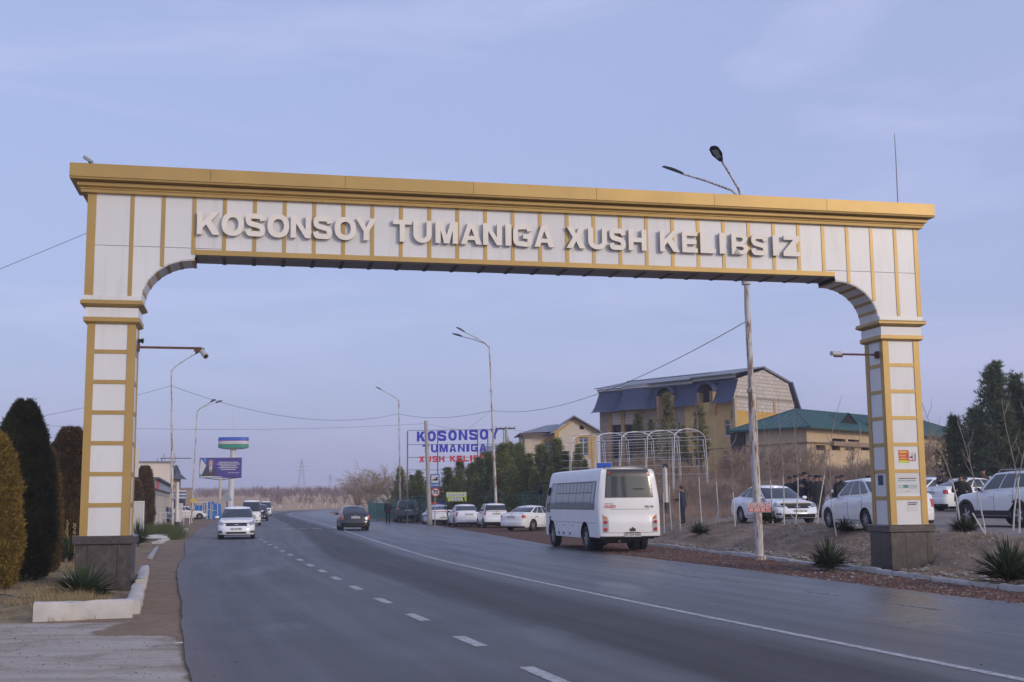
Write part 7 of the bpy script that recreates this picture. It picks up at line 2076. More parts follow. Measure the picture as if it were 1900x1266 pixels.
    for s_ in (1, -1): ex.ball((sk + Vector((-.005, s_ * .092, -.01))) * k, (.022 * k, .012 * k, .034 * k), 6, 4)
    nf0 = len(ex.f)
    for s_ in (1, -1):
        ex.ball((sk + Vector((.083, s_ * .034, -.002))) * k, (.012 * k, .016 * k, .009 * k), 6, 4, mi=1); ex.tube([(sk + Vector((.086, s_ * .018, .022))) * k, (sk + Vector((.078, s_ * .055, .022))) * k], .006 * k, 4, mi=1)
    ex.tube([(sk + Vector((.084, -.026, -.072))) * k, (sk + Vector((.089, 0, -.072))) * k, (sk + Vector((.084, .026, -.072))) * k], .007 * k, 4, mi=2)
    bm = bmesh.new(); bm.from_mesh(bmh)
    pos = [p * k for _, p, _, _ in J]
    seg = [(J[i][0], pos[i], pos[par]) for i, (n, p, r_, par) in enumerate(J) if par >= 0]
    def near(c):
        bd, bn = 1e9, ''
        for n, a, b2_ in seg:
            d = a - b2_; t_ = max(0, min(1, (c - b2_).dot(d) / d.length_squared)); q = (b2_ + d * t_ - c).length
            if q < bd: bd, bn = q, n
        return bn
    for f in bm.faces:
        n = near(f.calc_center_median())
        f.material_index = 0 if n in ('jaw', 'skull', 'crown', 'neck') or n[:2] in ('ha',) else (3 if n[:3] == 'toe' else (2 if n[:2] in ('kn', 'an') or n[:3] == 'hip' else 1))
    vv = [bm.verts.new(p) for p in ex.v]
    for f, mi in zip(ex.f, ex.mi):
        try: q = bm.faces.new([vv[i] for i in f]); q.material_index = [0, 4, 5][mi]; q.smooth = True
        except ValueError: pass
    bm.to_mesh(bmh); bm.free(); mi_ = [p_.material_index for p_ in bmh.polygons]; bmh.materials.clear()
    for m_ in (skin_m, cm_, lm_, sh_, M('eye_brow_dark', (.02, .015, .012), .6), M('lip', (.25, .09, .08), .5)): bmh.materials.append(m_)
    bmh.name = 'body'; bmh.polygons.foreach_set('material_index', mi_)
    place('body', bmh, T)
    # jacket as a shell of its own: hem, sides, collar
    c = MB(); rings_ = []
    hem = .62 if long_coat else .80
    for z, a, b_ in ((hem, .165, .225), (.93, .165, .215), (1.10, .160, .205), (1.28, .165, .215), (1.40, .135, .195), (1.47, .085, .10), (1.515, .075, .078)):
        z_ = [sp(0, 0, z) if z > .92 else Vector((0, 0, z))][0]
        rings_.append([(Vector((z_.x + a * cs * math.cos(2 * math.pi * i / 16), b_ * cs * math.sin(2 * math.pi * i / 16), z_.z)) * k) for i in range(16)])
    c.add([p for r_ in rings_ for p in r_], [(i * 16 + j, i * 16 + (j + 1) % 16, (i + 1) * 16 + (j + 1) % 16, (i + 1) * 16 + j) for i in range(len(rings_) - 1) for j in range(16)])
    c.part('jacket', cm_, T, smooth=60)
    hm = MB()
    hb = sk * k
    if hat == 'fur':
        hm.lathe([(.0, .125), (.085, .12), (.108, .09), (.112, .03), (.10, .012), (0, .012)], 14, c=hb + Vector((-.008, 0, 0))); hm.part('fur_hat', M('fur_black', (.012, .010, .009), .95, bump=.6, bscale=60), T, smooth=50)
    elif hat == 'cap':
        hm.lathe([(.0, .115), (.07, .105), (.102, .06), (.102, .02), (0, .02)], 14, c=hb); hm.box(hb + Vector((.12, 0, .03)), (.09, .13, .012)); hm.part('cap', M('cap_navy', (.02, .026, .05), .85), T, smooth=50)
    else:
        hm.ball(hb + Vector((-.016, 0, .030)), (.103 * k, .102 * k, .090 * k), 12, 8); hm.part('hair', M('hair_black', (.010, .008, .007), .7), T, smooth=60)
    return T
def stand(px, Y, z=None):
    x = at(px, 930, Y).x
    return Vector((x, Y, hz(x, Y) if z is None else z))
p = gp(720, 971.5); person('man in dark clothes walking along the roadside by the black car', p, 172, 1.80, 'dark', 'navy', None, 0, (14, .1), (-16, .1), .55)
person('man in a navy uniform standing beside the bus, seen from behind', stand(1267, 57.5), -62, 1.80, 'police', 'police', None, 6, (20, 0), (10, 0), .06, hand_front=True)
person('man in a blue jacket and cap leftmost of the group, back turned', stand(1466, 51.5), 40, 1.72, 'navy', 'dark', 'cap')
person('man in a black fur hat second from the left of the group', stand(1478, 52.3), 100, 1.74, 'black', 'dark', 'fur')
person('tall man in a navy coat and fur hat shaking hands', stand(1492, 51.0), 92, 1.84, 'navy', 'black', 'fur', 4, (35, 0), (40, 0), 0, hand_front=True, long_coat=True)
person('man in a cap standing hidden behind the tall man shaking hands', stand(1486, 54), 150, 1.84, 'navy', 'dark', 'cap')
person('man in black facing the tall man, shaking his hand', stand(1508, 50.6), -88, 1.72, 'black', 'black', 'cap', 5, (38, 0), (36, 0), 0, hand_front=True)
person('broad man in a long black coat with his back turned, right of the handshake', stand(1517, 49.6), -25, 1.74, 'black', 'black', 'fur', 0, (0, .15), (0, .15), .1, long_coat=True, cs=1.15)
person('man in black rightmost of the group', stand(1524, 51.2), -70, 1.70, 'black', 'dark', 'cap')
person('man in a dark cap behind the half hidden sedan, left of two', stand(1555, 49.5), 110, 1.70, 'black', 'dark', 'cap')
person('man in a navy cap behind the half hidden sedan, right of two', stand(1563, 51.5), 150, 1.72, 'navy', 'dark', 'cap')
person('person in a long black coat just left of the right pillar', stand(1613.5, 44.0), 60, 1.72, 'black', 'black', 'fur', long_coat=True)
person('smiling dark haired man leaning over the bonnet of the big sport utility car', stand(1783, 42.0), 195, 1.74, 'black', 'dark', None, 10, (20, .3), (25, .3), 0, hand_front=True)
person('man leaning on the roof of the white sedan behind the pillar', stand(1750, 53.0), 185, 1.76, 'grey', 'dark', None, 14, (40, .4), (40, .4), 0, hand_front=True)
person('man bending beside the big sport utility car, face turned left', stand(1800, 46.5), -70, 1.66, 'black', 'dark', None, 12)
person('dark clad person under the pines behind the big sport utility car', stand(1827, 52), 200, 1.76, 'brown', 'dark', 'fur')
# ------------------------------------------------------------------ vegetation
def cypress(name, label, loc, h, r, mat, n, seed, taper=1.0, tip=.55, group=None, ln=.13):
    """clipped conifer: a dense shell of leaf sprays over a dark inner mass, an uneven outline"""
    global RNG
    RNG = np.random.default_rng(seed)
    T = thing(name, label, 'tree', loc, 0, group)
    def rad(z):
        u = np.clip(z / h, 0, 1)
        return r * np.clip(np.minimum(1, .72 + u * 1.1) * np.power(np.clip(1 - u ** 2.0, 0, 1), tip), .0, 1)
    z = h * (1 - np.power(RNG.random(n), .85)) * .985 + .03
    a = RNG.random(n) * 2 * np.pi
    lump = 1 + .16 * vn(a * 2.2 + seed, z * 1.3) + .22 * vn(a * 5 + seed, z * 3.5) + .12 * vn(a * 11 + seed, z * 9)
    rr = rad(z) * lump * (1 - .16 * RNG.random(n) ** 1.5)
    P_ = np.stack([rr * np.cos(a), rr * np.sin(a), z], 1)
    D0 = unit(np.stack([np.cos(a), np.sin(a), np.full(n, .9)], 1))
    parts = []
    for k in range(4):
        D = D0 + RNG.normal(size=(n, 3)) * .45
        parts.append(blades(P_ + RNG.normal(size=(n, 3)) * .03, D, ln * (.6 + .8 * RNG.random(n)), ln * .36))
    V_, F_ = joinnp(parts)
    place('crown', npmesh('crown', V_, F_, mat), T)
    cm_ = MB(); k_ = 14; prof = []
    for i in range(12):
        zz = h * (.03 + .92 * i / 11); prof.append((float(rad(np.array([zz]))[0]) * .80 + .01, zz))
    cm_.lathe(prof, k_); cm_.part('inner_crown', mat, T, smooth=60)
    MB().tube([(0, 0, -.1), (0, 0, h * .3)], .07, 7).part('trunk', bark, T)
    return T
cypress('golden_thuja', 'golden thuja cut off by the left edge of the photo', (at(-17, 1090, 23.6).x, 23.6, .05), 3.0, .55, leaf_gold, 9000, 1, ln=.065)
cypress('clipped_cypress', 'tall dark green clipped cypress beside the golden thuja', (at(31, 1080, 26.2).x, 26.2, .05), 3.9, .78, leaf_cyp, 13000, 2, tip=.50, ln=.065)
cypress('clipped_cypress', 'slim brownish cypress between the dark green one and the round topped one', (at(80, 1040, 29.5).x, 29.5, .05), 3.0, .42, leaf_brown, 5200, 3, ln=.07)
cypress('clipped_cypress', 'broad brown cypress with a pointed ragged top left of the gate pillar', (at(123, 1040, 35).x, 35, .05), 3.85, .80, leaf_brown, 9500, 4, tip=.40, ln=.085)
cypress('clipped_cypress', 'brown rounded cypress just right of the left gate pillar', (at(266, 975, 76).x, 76, .0), 4.05, .66, leaf_brown, 6500, 5, tip=.34, ln=.11)
cypress('clipped_cypress', 'low brown cypress peeping out beside the left gate pillar', (at(250, 975, 72).x, 72, .0), 3.2, .55, leaf_brown, 2200, 6, ln=.14)

def pine_mesh(seed, h, r, mat, nb=95, tufts=9, bl=7, tl=.26, tw=.05, low=.05, shape=1.0):
    global RNG
    RNG = np.random.default_rng(seed); rnd = random.Random(seed)
    tr = MB(); lean = (rnd.uniform(-.1, .1), rnd.uniform(-.1, .1))
    tr.tube([(lean[0] * t_, lean[1] * t_, h * t_) for t_ in (0, .3, .6, .9, 1)], [.018 * h + .02, .014 * h + .015, .010 * h + .01, .008, .004], 7)
    P_, D_ = [], []
    for i in range(nb):
        f = low + (1 - low) * (i + rnd.random()) / nb
        a = i * 2.399 + rnd.uniform(-.5, .5)
        env = r * (max(.06, (1 - f)) ** (.75 * shape)) * (.55 + .6 * rnd.random()) * min(1, .5 + (f - low) * 3)
        up = .25 + .75 * f + rnd.uniform(-.12, .15)
        d = Vector((math.cos(a), math.sin(a), up)).normalized()
        base = Vector((lean[0] * f, lean[1] * f, h * f * .96))
        tr.tube([base, base + d * env * .55 + Vector((0, 0, .03)), base + d * env], [.022, .014, .006], 4)
        for k in range(tufts):
            q = .30 + .74 * (k + rnd.random()) / tufts
            p = base + d * env * q + Vector((rnd.gauss(0, 1), rnd.gauss(0, 1), rnd.gauss(.2, .8))) * .062 * (1 + r * .3)
            P_.append(p); D_.append(d + Vector((0, 0, .5)))
    P_ = np.array([tuple(p) for p in P_]); D_ = np.array([tuple(p) for p in D_])
    parts = []
    for k in range(bl):
        D = unit(D_) * .75 + RNG.normal(size=D_.shape) * .62
        parts.append(blades(P_, D, tl * (.65 + .7 * RNG.random(len(P_))), tw))
    V_, F_ = joinnp(parts)
    return npmesh('crown', V_, F_, mat), tr.mesh('trunk', bark, smooth=50)
def pine(label, loc, meshes, s, rz, group, sx=1.0):
    T = thing('pine_tree', label, 'tree', loc, rz, group)
    T.scale = (s * sx, s * sx, s)
    place('crown', meshes[0], T); place('trunk', meshes[1], T)
    return T
PM = [pine_mesh(21 + i, 5.0, 1.35, leaf_pine, nb=110, tufts=9, bl=10, tl=.21, tw=.034, shape=1.2) for i in range(4)]
rnd = random.Random(5)
GP = 'young pines along the green fence'
pl_ = [(744, 866, 106), (764, 880, 108), (779, 872, 106), (793, 885, 108), (812, 888, 104), (832, 866, 93), (853, 850, 97), (872, 858, 91), (891, 848, 93), (908, 838, 90), (930, 822, 92), (943, 820, 95), (964, 821, 88), (983, 840, 86), (1000, 823, 87), (1014, 838, 84), (1033, 812, 83), (1052, 836, 82), (1070, 823, 81), (1086, 850, 80),
       (842, 884, 88), (884, 878, 87), (921, 868, 86), (954, 862, 84), (990, 868, 83), (1022, 866, 82), (1058, 862, 79)]
for i, (px, py, Y) in enumerate(pl_):
    p = at(px, py, Y); g0 = hz(p.x, Y)
    pine(('bushy young pine, ' + ORD[i if i < 20 else i - 20] + (' from the left in the tall back row behind the green fence' if i < 20 else ' from the left among the low front row by the green fence')), (p.x, Y, g0 - .05), PM[i % 4], max(.35, (p.z - g0) / 5.0), i * 1.7, GP, sx=1.25 + .2 * (i % 3))
PD = [pine_mesh(31 + i, 8.0, 2.3, leaf_pine_d, nb=165, tufts=13, bl=8, tl=.25, tw=.045, low=.04, shape=.85) for i in range(2)]
for i, (px, py, Y, s_, lb_) in enumerate([(1768, 768, 61, 1.25, 'small dark pine at the left end of the clump beyond the lot'), (1838, 668, 60, 1.15, 'tallest dark pine standing in the clump beyond the lot'), (1888, 690, 58, 1.1, 'dark pine second from the right in the clump beyond the lot'), (1925, 700, 57, 1.2, 'dark pine cut by the right edge of the photo'), (1806, 752, 63, 1.45, 'dark pine filling the gap left of the tallest one'), (1862, 742, 57, 1.5, 'dark pine low in front of the tallest one')]):
    p = at(px, py, Y); g0 = hz(p.x, Y)
    pine(lb_, (p.x, Y, g0 - .1), PD[i % 2], (p.z - g0) / 8.0, i * 2.1 + .6, 'dark pines beyond the parking lot', sx=s_)
PY = [pine_mesh(41 + i, 7.0, 1.5, leaf_pine_y, nb=70, tufts=8, bl=11, tl=.30, tw=.055, low=.25, shape=.7) for i in range(2)]
for i, (px, py, Y, lb_) in enumerate([(1184, 768, 92, 'yellowish thin pine leftmost before the mansard house'), (1207, 778, 95, 'yellowish thin pine second before the mansard house'), (1237, 732, 90, 'yellowish pine with the highest top before the mansard house'), (1268, 790, 93, 'yellowish low pine between the two tall ones'), (1298, 752, 91, 'yellowish pine before the right dormer of the mansard house')]):
    p = at(px, py, Y); g0 = hz(p.x, Y)
    pine(lb_, (p.x, Y, g0), PY[i % 2], (p.z - g0) / 7.0, i * 1.3, 'yellowish pines before the mansard house', sx=.95)

def bare_mesh(seed, h, spread, depth=4, n0=3, mat=twig_m, rad=.06, trunk_f=.25, droop=0.0, shrub=False, name='crown'):
    rnd = random.Random(seed); tr, cr = MB(), MB()
    def grow(p, d, ln, r_, lev):
        k = 3 if lev < 2 else 2
        pts = [p]; q = p; dd = d.copy()
        for i in range(k):
            dd = (dd + Vector((rnd.gauss(0, .16), rnd.gauss(0, .16), rnd.gauss(.03, .1) - droop * lev * .08))).normalized()
            q = q + dd * ln / k; pts.append(q)
        rr = [r_ * (1 - .35 * i / k) for i in range(k + 1)]
        (tr if lev == 0 else cr).tube(pts, rr, 6 if lev == 0 else (4 if lev == 1 else 3), cap=False)
        if lev >= depth: return
        for j in range(rnd.randint(3, 4) if lev < depth - 1 else 4):
            f = rnd.uniform(.35, 1.0) if lev else rnd.uniform(.55, 1.0)
            b_ = p.lerp(q, f) if lev else pts[min(k, int(f * k))]
            a = rnd.uniform(0, 2 * math.pi); sp_ = rnd.uniform(.45, .95) * spread
            side = Vector((math.cos(a), math.sin(a), 0))
            grow(b_, (dd + side * sp_).normalized(), ln * rnd.uniform(.55, .8), max(.006, r_ * .55), lev + 1)
    if shrub:
        for i in range(n0):
            a = rnd.uniform(0, 6.28); d = Vector((math.cos(a) * spread * .6, math.sin(a) * spread * .6, 1)).normalized()
            grow(Vector((rnd.gauss(0, .08), rnd.gauss(0, .08), 0)), d, h * .5, rad, 1)
        tr.tube([(0, 0, -.1), (0, 0, .12)], rad * 1.5, 6)
    else:
        for i in range(1): grow(Vector((0, 0, -.1)), Vector((0, 0, 1)), h * trunk_f + .1, rad, 0)
        for i in range(n0):
            a = i * 6.28 / n0 + rnd.uniform(-.4, .4); d = Vector((math.cos(a) * spread * .55, math.sin(a) * spread * .55, 1)).normalized()
            grow(Vector((0, 0, h * trunk_f * .95)), d, h * .36, rad * .62, 1)
    return cr.mesh(name, mat), tr.mesh('trunk', bark, smooth=60)
def bare(name, label, loc, ms, s, rz, group=None, cat='tree', sz=None):
    T = thing(name, label, cat, loc, rz, group); T.scale = (s, s, sz or s)
    place('crown', ms[0], T); place('trunk', ms[1], T); return T
willow = [bare_mesh(51 + i, 6.0, 1.0, 5, 7, M('willow_twigs', (.34, .26, .17), .95, var=.25, scale=1.5), .13, .16, droop=.35) for i in range(2)]
for i, (px, py, Y, lb_, s_) in enumerate([(688, 868, 150, 'large bare willow with a rounded crown at the far bend', 1.2), (664, 884, 158, 'smaller bare willow left of the large one at the bend', 1.0), (722, 880, 140, 'bare willow next to the pines behind the walking man', 1.0), (742, 876, 150, 'bare willow half hidden by the lamp post and the pines', 1.0)]):
    p = at(px, py, Y); bare('willow_tree', lb_, (p.x, Y, 0), willow[i % 2], (p.z) / 6.0 * 1.3, i * 1.9)
shr = [bare_mesh(61 + i, 2.0, 1.0, 4, 9, [twig_m, twig_red][i % 2], .022, shrub=True) for i in range(4)]
rnd = random.Random(8)
k = 0
for i in range(64):
    px = rnd.uniform(1135, 1745); Y = rnd.uniform(63, 82)
    x = (px - 950) / FPX * Y; g0 = hz(x, Y)
    bare('bare_shrub', 'leafless brown shrub in the thicket on the bank below the houses', (x, Y, g0 - .05), shr[i % 4], rnd.uniform(.45, .95) * (1.15 if Y > 72 else 1), rnd.uniform(0, 6), 'leafless shrubs on the bank', 'shrub')
small = [bare_mesh(71 + i, 3.4, .75, 4, 4, twig_m, .05, .3) for i in range(2)]
for i, (px, py, Y, lb_) in enumerate([(1428, 840, 78, 'small bare tree before the green roofed house, left of its corner'), (1580, 820, 77, 'small bare tree under the little windows of the green roofed house'), (1372, 848, 80, 'small bare tree by the gap between the two houses'), (1525, 838, 79, 'small bare tree at the corner of the green roofed house'), (1735, 790, 74, 'bare tree between the gate pillar and the dark pines'), (1608, 850, 78, 'small bare tree hidden partly by the gate pillar')]):
    p = at(px, py, Y); g0 = hz(p.x, Y)
    bare('bare_tree', lb_, (p.x, Y, g0), small[i % 2], (p.z - g0) / 3.4, i * 2.2)

# lime-washed whips planted along the berm
def whip(base_px, base_py, top_px, top_py, label, lean_px=0, h_white=1.3, stake=False):
    b_ = gp(base_px, base_py, PLAT)
    b_.z = hz(b_.x, b_.y)
    tp = at(top_px, top_py, b_.y)
    T = thing('young_sapling', label, 'sapling', b_, 0, 'lime washed saplings along the berm')
    d = Vector((tp.x - b_.x, rnd.uniform(-.2, .2), tp.z - b_.z))
    pts = []
    w_ = rnd.uniform(-.10, .10)
    for i in range(9):
        f = i / 8; pts.append(Vector((d.x * f ** 1.4 + w_ * math.sin(f * 5), d.y * f, d.z * f)))
    rr = [.024 - .018 * (i / 8) for i in range(9)]
    MB().tube(pts[:4], rr[:4], 6).part('white_stem', lime_white, T, smooth=60)
    m_ = MB(); m_.tube(pts[3:], rr[3:], 5)
    for i in range(rnd.randint(2, 5)):
        f = rnd.uniform(.55, .95); j = min(7, int(f * 8)); p = pts[j]; a = rnd.uniform(0, 6.28)
        q = p + Vector((math.cos(a) * .25, math.sin(a) * .25, rnd.uniform(.35, .7)))
        m_.tube([p, p.lerp(q, .5) + Vector((math.cos(a) * .05, 0, 0)), q], [.009, .007, .003], 3)
    m_.part('upper_stem', M('sapling_bark', (.30, .25, .21), .9, var=.15), T)
    return T
rnd = random.Random(3)
for bx, by, tx_, ty_, lb_ in [(1232, 966, 1226, 790, 'behind the right rear corner of the bus'), (1246, 966, 1240, 770, 'left of the man standing by the bus'), (1262, 969, 1258, 800, 'crossing the back of the man standing by the bus'), (1302, 968, 1289, 740, 'first to the right of the man by the bus'), (1335, 970, 1322, 770, 'second to the right of the man by the bus'), (1364, 974, 1352, 810, 'at the tail of the white sedan behind the lamp post'),
                              (1434, 974, 1415, 760, 'before the front wheel of the white sedan behind the lamp post'), (1455, 977, 1448, 735, 'before the windscreen of the white sedan, thinnest of its row'), (1476, 978, 1478, 745, 'before the grille of the white sedan behind the lamp post'), (1516, 978, 1566, 732, 'before the group of men, thickest of its row'), (1552, 985, 1532, 810, 'before the front wheel of the half hidden sedan'), (1590, 978, 1592, 790, 'nearest to the right pillar on its left'),
                              (1781, 984, 1716, 745, 'leaning left before the big sport utility car'), (1828, 988, 1780, 780, 'before the front door of the big sport utility car'), (1891, 989, 1868, 740, 'nearest the right edge, wavy stem'), (1880, 985, 1925, 720, 'leaning right out of the frame')]:
    whip(bx, by, tx_, ty_, 'thin lime washed sapling ' + lb_)
for bx, by, dx, lb_ in [(1373, 977, -.25, 'short white stake leaning at the foot of the berm sapling row'), (1494, 990, -.45, 'white stake leaning low on the berm before the men'), (1833, 1003, -.35, 'white stake leaning on the berm before the big sport utility car'), (1327, 976, .15, 'short white stake by the flat bush right of the bus')]:
    p = gp(bx, by, .55); p.z = hz(p.x, p.y)
    T = thing('wooden_stake', lb_, 'stake', p); MB().tube([(0, 0, -.1), (dx, 0, .55)], [.022, .02], 6).part('stake', lime_white, T)

# yuccas
def yucca_mesh(seed, r, h, n):
    global RNG
    RNG = np.random.default_rng(seed)
    a = RNG.random(n) * 2 * np.pi; el = np.arccos(1 - RNG.random(n) * .93)          # 0 = up
    D = np.stack([np.sin(el) * np.cos(a), np.sin(el) * np.sin(a), np.cos(el)], 1)
    V_, F_ = [], []; kk = 0
    for i in range(n):
        d = D[i]; s_ = np.cross(d, [0, 0, 1.0]); s_ /= np.linalg.norm(s_) + 1e-6
        ln = (.75 + .35 * RNG.random()); wd = .035 + .02 * RNG.random()
        p0 = np.array([0, 0, .12 * h]) + RNG.normal(size=3) * .04
        e = np.array([r, r, h])
        c0, c1, c2 = p0, p0 + d * e * ln * .55, p0 + d * e * ln * 1.0 + np.array([0, 0, -.10 * h * np.sin(el[i])])
        nrm = np.cross(s_, d) * .012
        V_ += [c0 - s_ * wd * .4, c0 + s_ * wd * .4, c1 - s_ * wd * .5, c1 + s_ * wd * .5, c2, c1 - nrm * 1.5]
        F_ += [(kk, kk + 1, kk + 5), (kk + 1, kk + 3, kk + 5), (kk, kk + 5, kk + 2), (kk + 3, kk + 4, kk + 5), (kk + 4, kk + 2, kk + 5)]; kk += 6
    return npmesh('leaves', np.array(V_), np.array(F_), leaf_yucca)
YM = [yucca_mesh(81 + i, 1.0, 1.0, 230) for i in range(3)]
def yucca(label, px, py, z, wpx, hpx, i, Y=None):
    p = gp(px, py, z) if Y is None else at(px, py, Y)
    p.z = hz(p.x, p.y); m_ = p.y / FPX
    T = thing('yucca_plant', label, 'plant', p, i * 1.1, None)
    rx, h_ = wpx * m_ / 2, hpx * m_
    lf = place('leaves', YM[i % 3], T); lf.scale = (rx * 1.25, rx * 1.25, h_ * 1.05)
    MB().tube([(0, 0, -.1), (0, 0, h_ * .2)], .06, 6).part('stem', bark, T)
    return T
yucca('large spiky yucca in front of the left gate pillar', 152, 1108, .1, 122, 66, 0)
yucca('yucca half hidden behind the left pillar beside the cypresses', 122, 1040, .1, 48, 52, 1)
yucca('small yucca at the right foot of the left pillar', 257, 1014, .05, 38, 48, 2)
yucca('biggest spiky yucca at the right edge of the photo', 1872, 1082, .05, 122, 84, 1)
yucca('spiky yucca on a short trunk between the lamp post and the right pillar', 1538, 1050, .1, 78, 60, 2)
yucca('small round yucca on the berm left of the right pillar', 1567, 1000, .45, 44, 26, 0)
yucca('yucca on the berm in front of the big sport utility car', 1790, 1012, .4, 62, 34, 2)
yucca('narrow yucca right behind the lamp post with the red sign', 1422, 986, .5, 44, 44, 1)
yucca('low dark yucca on the berm right of the bus', 1297, 990, .4, 44, 24, 0)
# dry flower stalks beside the left yucca
for i, (px, py) in enumerate([(122, 968), (136, 974)]):
    p = gp(px, 1040, .1); tp = at(px, py, p.y)
    T = thing('flower_stalk', ['dry seed stalk left of two beside the pillar', 'dry seed stalk nearer the pillar'][i], 'stalk', (p.x, p.y, .05))
    m_ = MB(); m_.tube([(0, 0, 0), (.03, 0, tp.z * .6), (.0, .02, tp.z)], [.014, .012, .006], 5)
    for k in range(26):
        f = rnd.uniform(.55, 1); a = rnd.uniform(0, 6.28); m_.ball((.04 * math.cos(a) * (1.6 - f), .04 * math.sin(a), tp.z * f), .022, 5, 3)
    m_.part('stalk', M('dry_stalk', (.33, .23, .10), .9), T)
# dry and green grass: uncountable
def tufts(name, pts, h, n, mat, seed, spread=.10):
    global RNG
    RNG = np.random.default_rng(seed)
    P_ = np.repeat(np.array(pts), n, 0); P_ = P_ + RNG.normal(size=P_.shape) * np.array([spread, spread, 0])
    D = np.stack([RNG.normal(size=len(P_)) * .5, RNG.normal(size=len(P_)) * .5, np.ones(len(P_))], 1)
    V_, F_ = blades(P_, D, h * (.4 + .9 * RNG.random(len(P_))), .012)
    return tag(place(name, npmesh(name, V_, F_, mat)), kind='stuff')
pts = []
for i in range(900):
    x = rnd.uniform(-13.5, -5.3); y = rnd.uniform(17.9, 34)
    if float(soff(np.array([x]), np.array([y]))[0]) < -8.3 and float(fbm(np.array([x * .5]), np.array([y * .5]))[0]) > -.12: pts.append((x, y, hz(x, y) - .01))
tufts('dry_grass', pts, .11, 22, dry_grass, 5)
pts = [tuple(gp(rnd.gauss(125, 30), rnd.gauss(1112, 7), .08)) for i in range(60)]
tufts('dry_grass', pts, .20, 60, dry_grass, 6, .12)
pts = []
for i in range(500):
    p = gp(rnd.uniform(262, 328), rnd.uniform(984, 1000), .1); pts.append((p.x, p.y, .05))
tufts('green_weeds', pts, .55, 26, green_grass, 7, .25)
pts = []
for i in range(900):
    y = rnd.uniform(16, 60); s_ = float(berm_s0(y)) + rnd.uniform(.4, 4.2); x = float(xc(y)) + s_ * 1.02
    if float(fbm(np.array([x * .6 + 5]), np.array([y * .6]))[0]) > .12: pts.append((x, y, hz(x, y)))
tufts('dry_grass', pts, .13, 12, M('dry_stems', (.22, .165, .11), .9, var=.3), 8)
pts = []
for i in range(2600):
    y = rnd.uniform(60, 84); px = rnd.uniform(1000, 1760); x = (px - 950) / FPX * y
    if float(soff(np.array([x]), np.array([y]))[0]) > 11: pts.append((x, y, hz(x, y)))
tufts('dry_undergrowth', pts, .6, 16, twig_red, 9, .4)

# far off: bare woods on the skyline, lime-washed trunks in the field
RNG = np.random.default_rng(99)
parts = []
n = 620
px = RNG.uniform(330, 900, n); Yf = RNG.uniform(470, 760, n)
X = (px - 950) / FPX * Yf; Z = hgt(X, Yf)
for i in range(n):
    hh = RNG.uniform(2.2, 5.0) * (1.3 if RNG.random() < .08 else 1)
    k = 26
    p = np.stack([X[i] + RNG.normal(size=k) * hh * .22, Yf[i] + RNG.normal(size=k) * 1.0, Z[i] + RNG.random(k) * hh * .55], 1)
    D = np.stack([RNG.normal(size=k) * .45, RNG.normal(size=k) * .45, np.ones(k)], 1)
    parts.append(blades(p, D, hh * (.3 + .4 * RNG.random(k)), .22))
V_, F_ = joinnp(parts)
tag(place('far_wood', npmesh('far_wood', V_, F_, twig_far)), kind='stuff')
tm_ = MB(); tm_.tube([(0, 0, -.2), (0, 0, 1.3)], [.11, .09], 5); tw_ = tm_.mesh('white_trunk', lime_white)
rnd = random.Random(4)
tc_ = bare_mesh(77, 3.2, .7, 3, 3, twig_far, .07, .38)[0]
for i in range(95):
    row = i % 5; Y = [318, 334, 352, 366, 378][row] + rnd.uniform(-2, 2); px = rnd.uniform(452, 700) if row > 1 else rnd.uniform(500, 690)
    x = (px - 950) / FPX * Y
    T = thing('orchard_tree', 'slender bare tree with a lime washed trunk in the far field', 'tree', (x, Y, hz(x, Y)), rnd.uniform(0, 6), 'lime washed trees in the far field')
    T.scale = (1, 1, rnd.uniform(.8, 1.3))
    place('trunk', tw_, T); place('crown', tc_, T)
# ------------------------------------------------------------------ loose stones, litter, hose
def stones(name, pts, mats, smin, smax, seed, flat=.6):
    global RNG
    RNG = np.random.default_rng(seed); n = len(pts)
    base_ = np.array([(1, 0, 0), (0, 1, 0), (-1, 0, 0), (0, -1, 0), (0, 0, 1), (0, 0, -1), (.6, .6, .45), (-.6, .55, .4), (.55, -.6, .4), (-.6, -.6, .45)])
    fb = np.array([(4, 6, 7), (4, 7, 9), (4, 9, 8), (4, 8, 6), (0, 1, 6), (1, 2, 7), (2, 3, 9), (3, 0, 8), (6, 1, 7), (7, 2, 9), (9, 3, 8), (8, 0, 6)])
    s_ = smin + (smax - smin) * RNG.random(n) ** 2.2
    a = RNG.random(n) * 6.28
    P_ = np.array(pts)
    V_ = base_[None] * (1 + .35 * (RNG.random((n, 10, 1)) - .5)) * s_[:, None, None] * np.array([1, .8, flat])
    c, q = np.cos(a)[:, None], np.sin(a)[:, None]
    X, Yv = V_[..., 0] * c - V_[..., 1] * q, V_[..., 0] * q + V_[..., 1] * c
    V_ = np.stack([X, Yv, V_[..., 2]], -1) + P_[:, None, :]
    F_ = (fb[None] + (np.arange(n) * 10)[:, None, None]).reshape(-1, 3)
    me = npmesh(name, V_.reshape(-1, 3), F_, mats)
    me.polygons.foreach_set('material_index', np.repeat(RNG.integers(0, len(mats), n), 12).astype(np.int32))
    return tag(place(name, me), kind='stuff')
st_a = M('gravel_red', (.18, .085, .058), .9); st_b = M('gravel_rust', (.13, .065, .05), .9); st_c = M('gravel_grey', (.24, .20, .18), .9); st_d = M('gravel_dark', (.08, .05, .045), .9)
rnd = random.Random(2)
pts = []
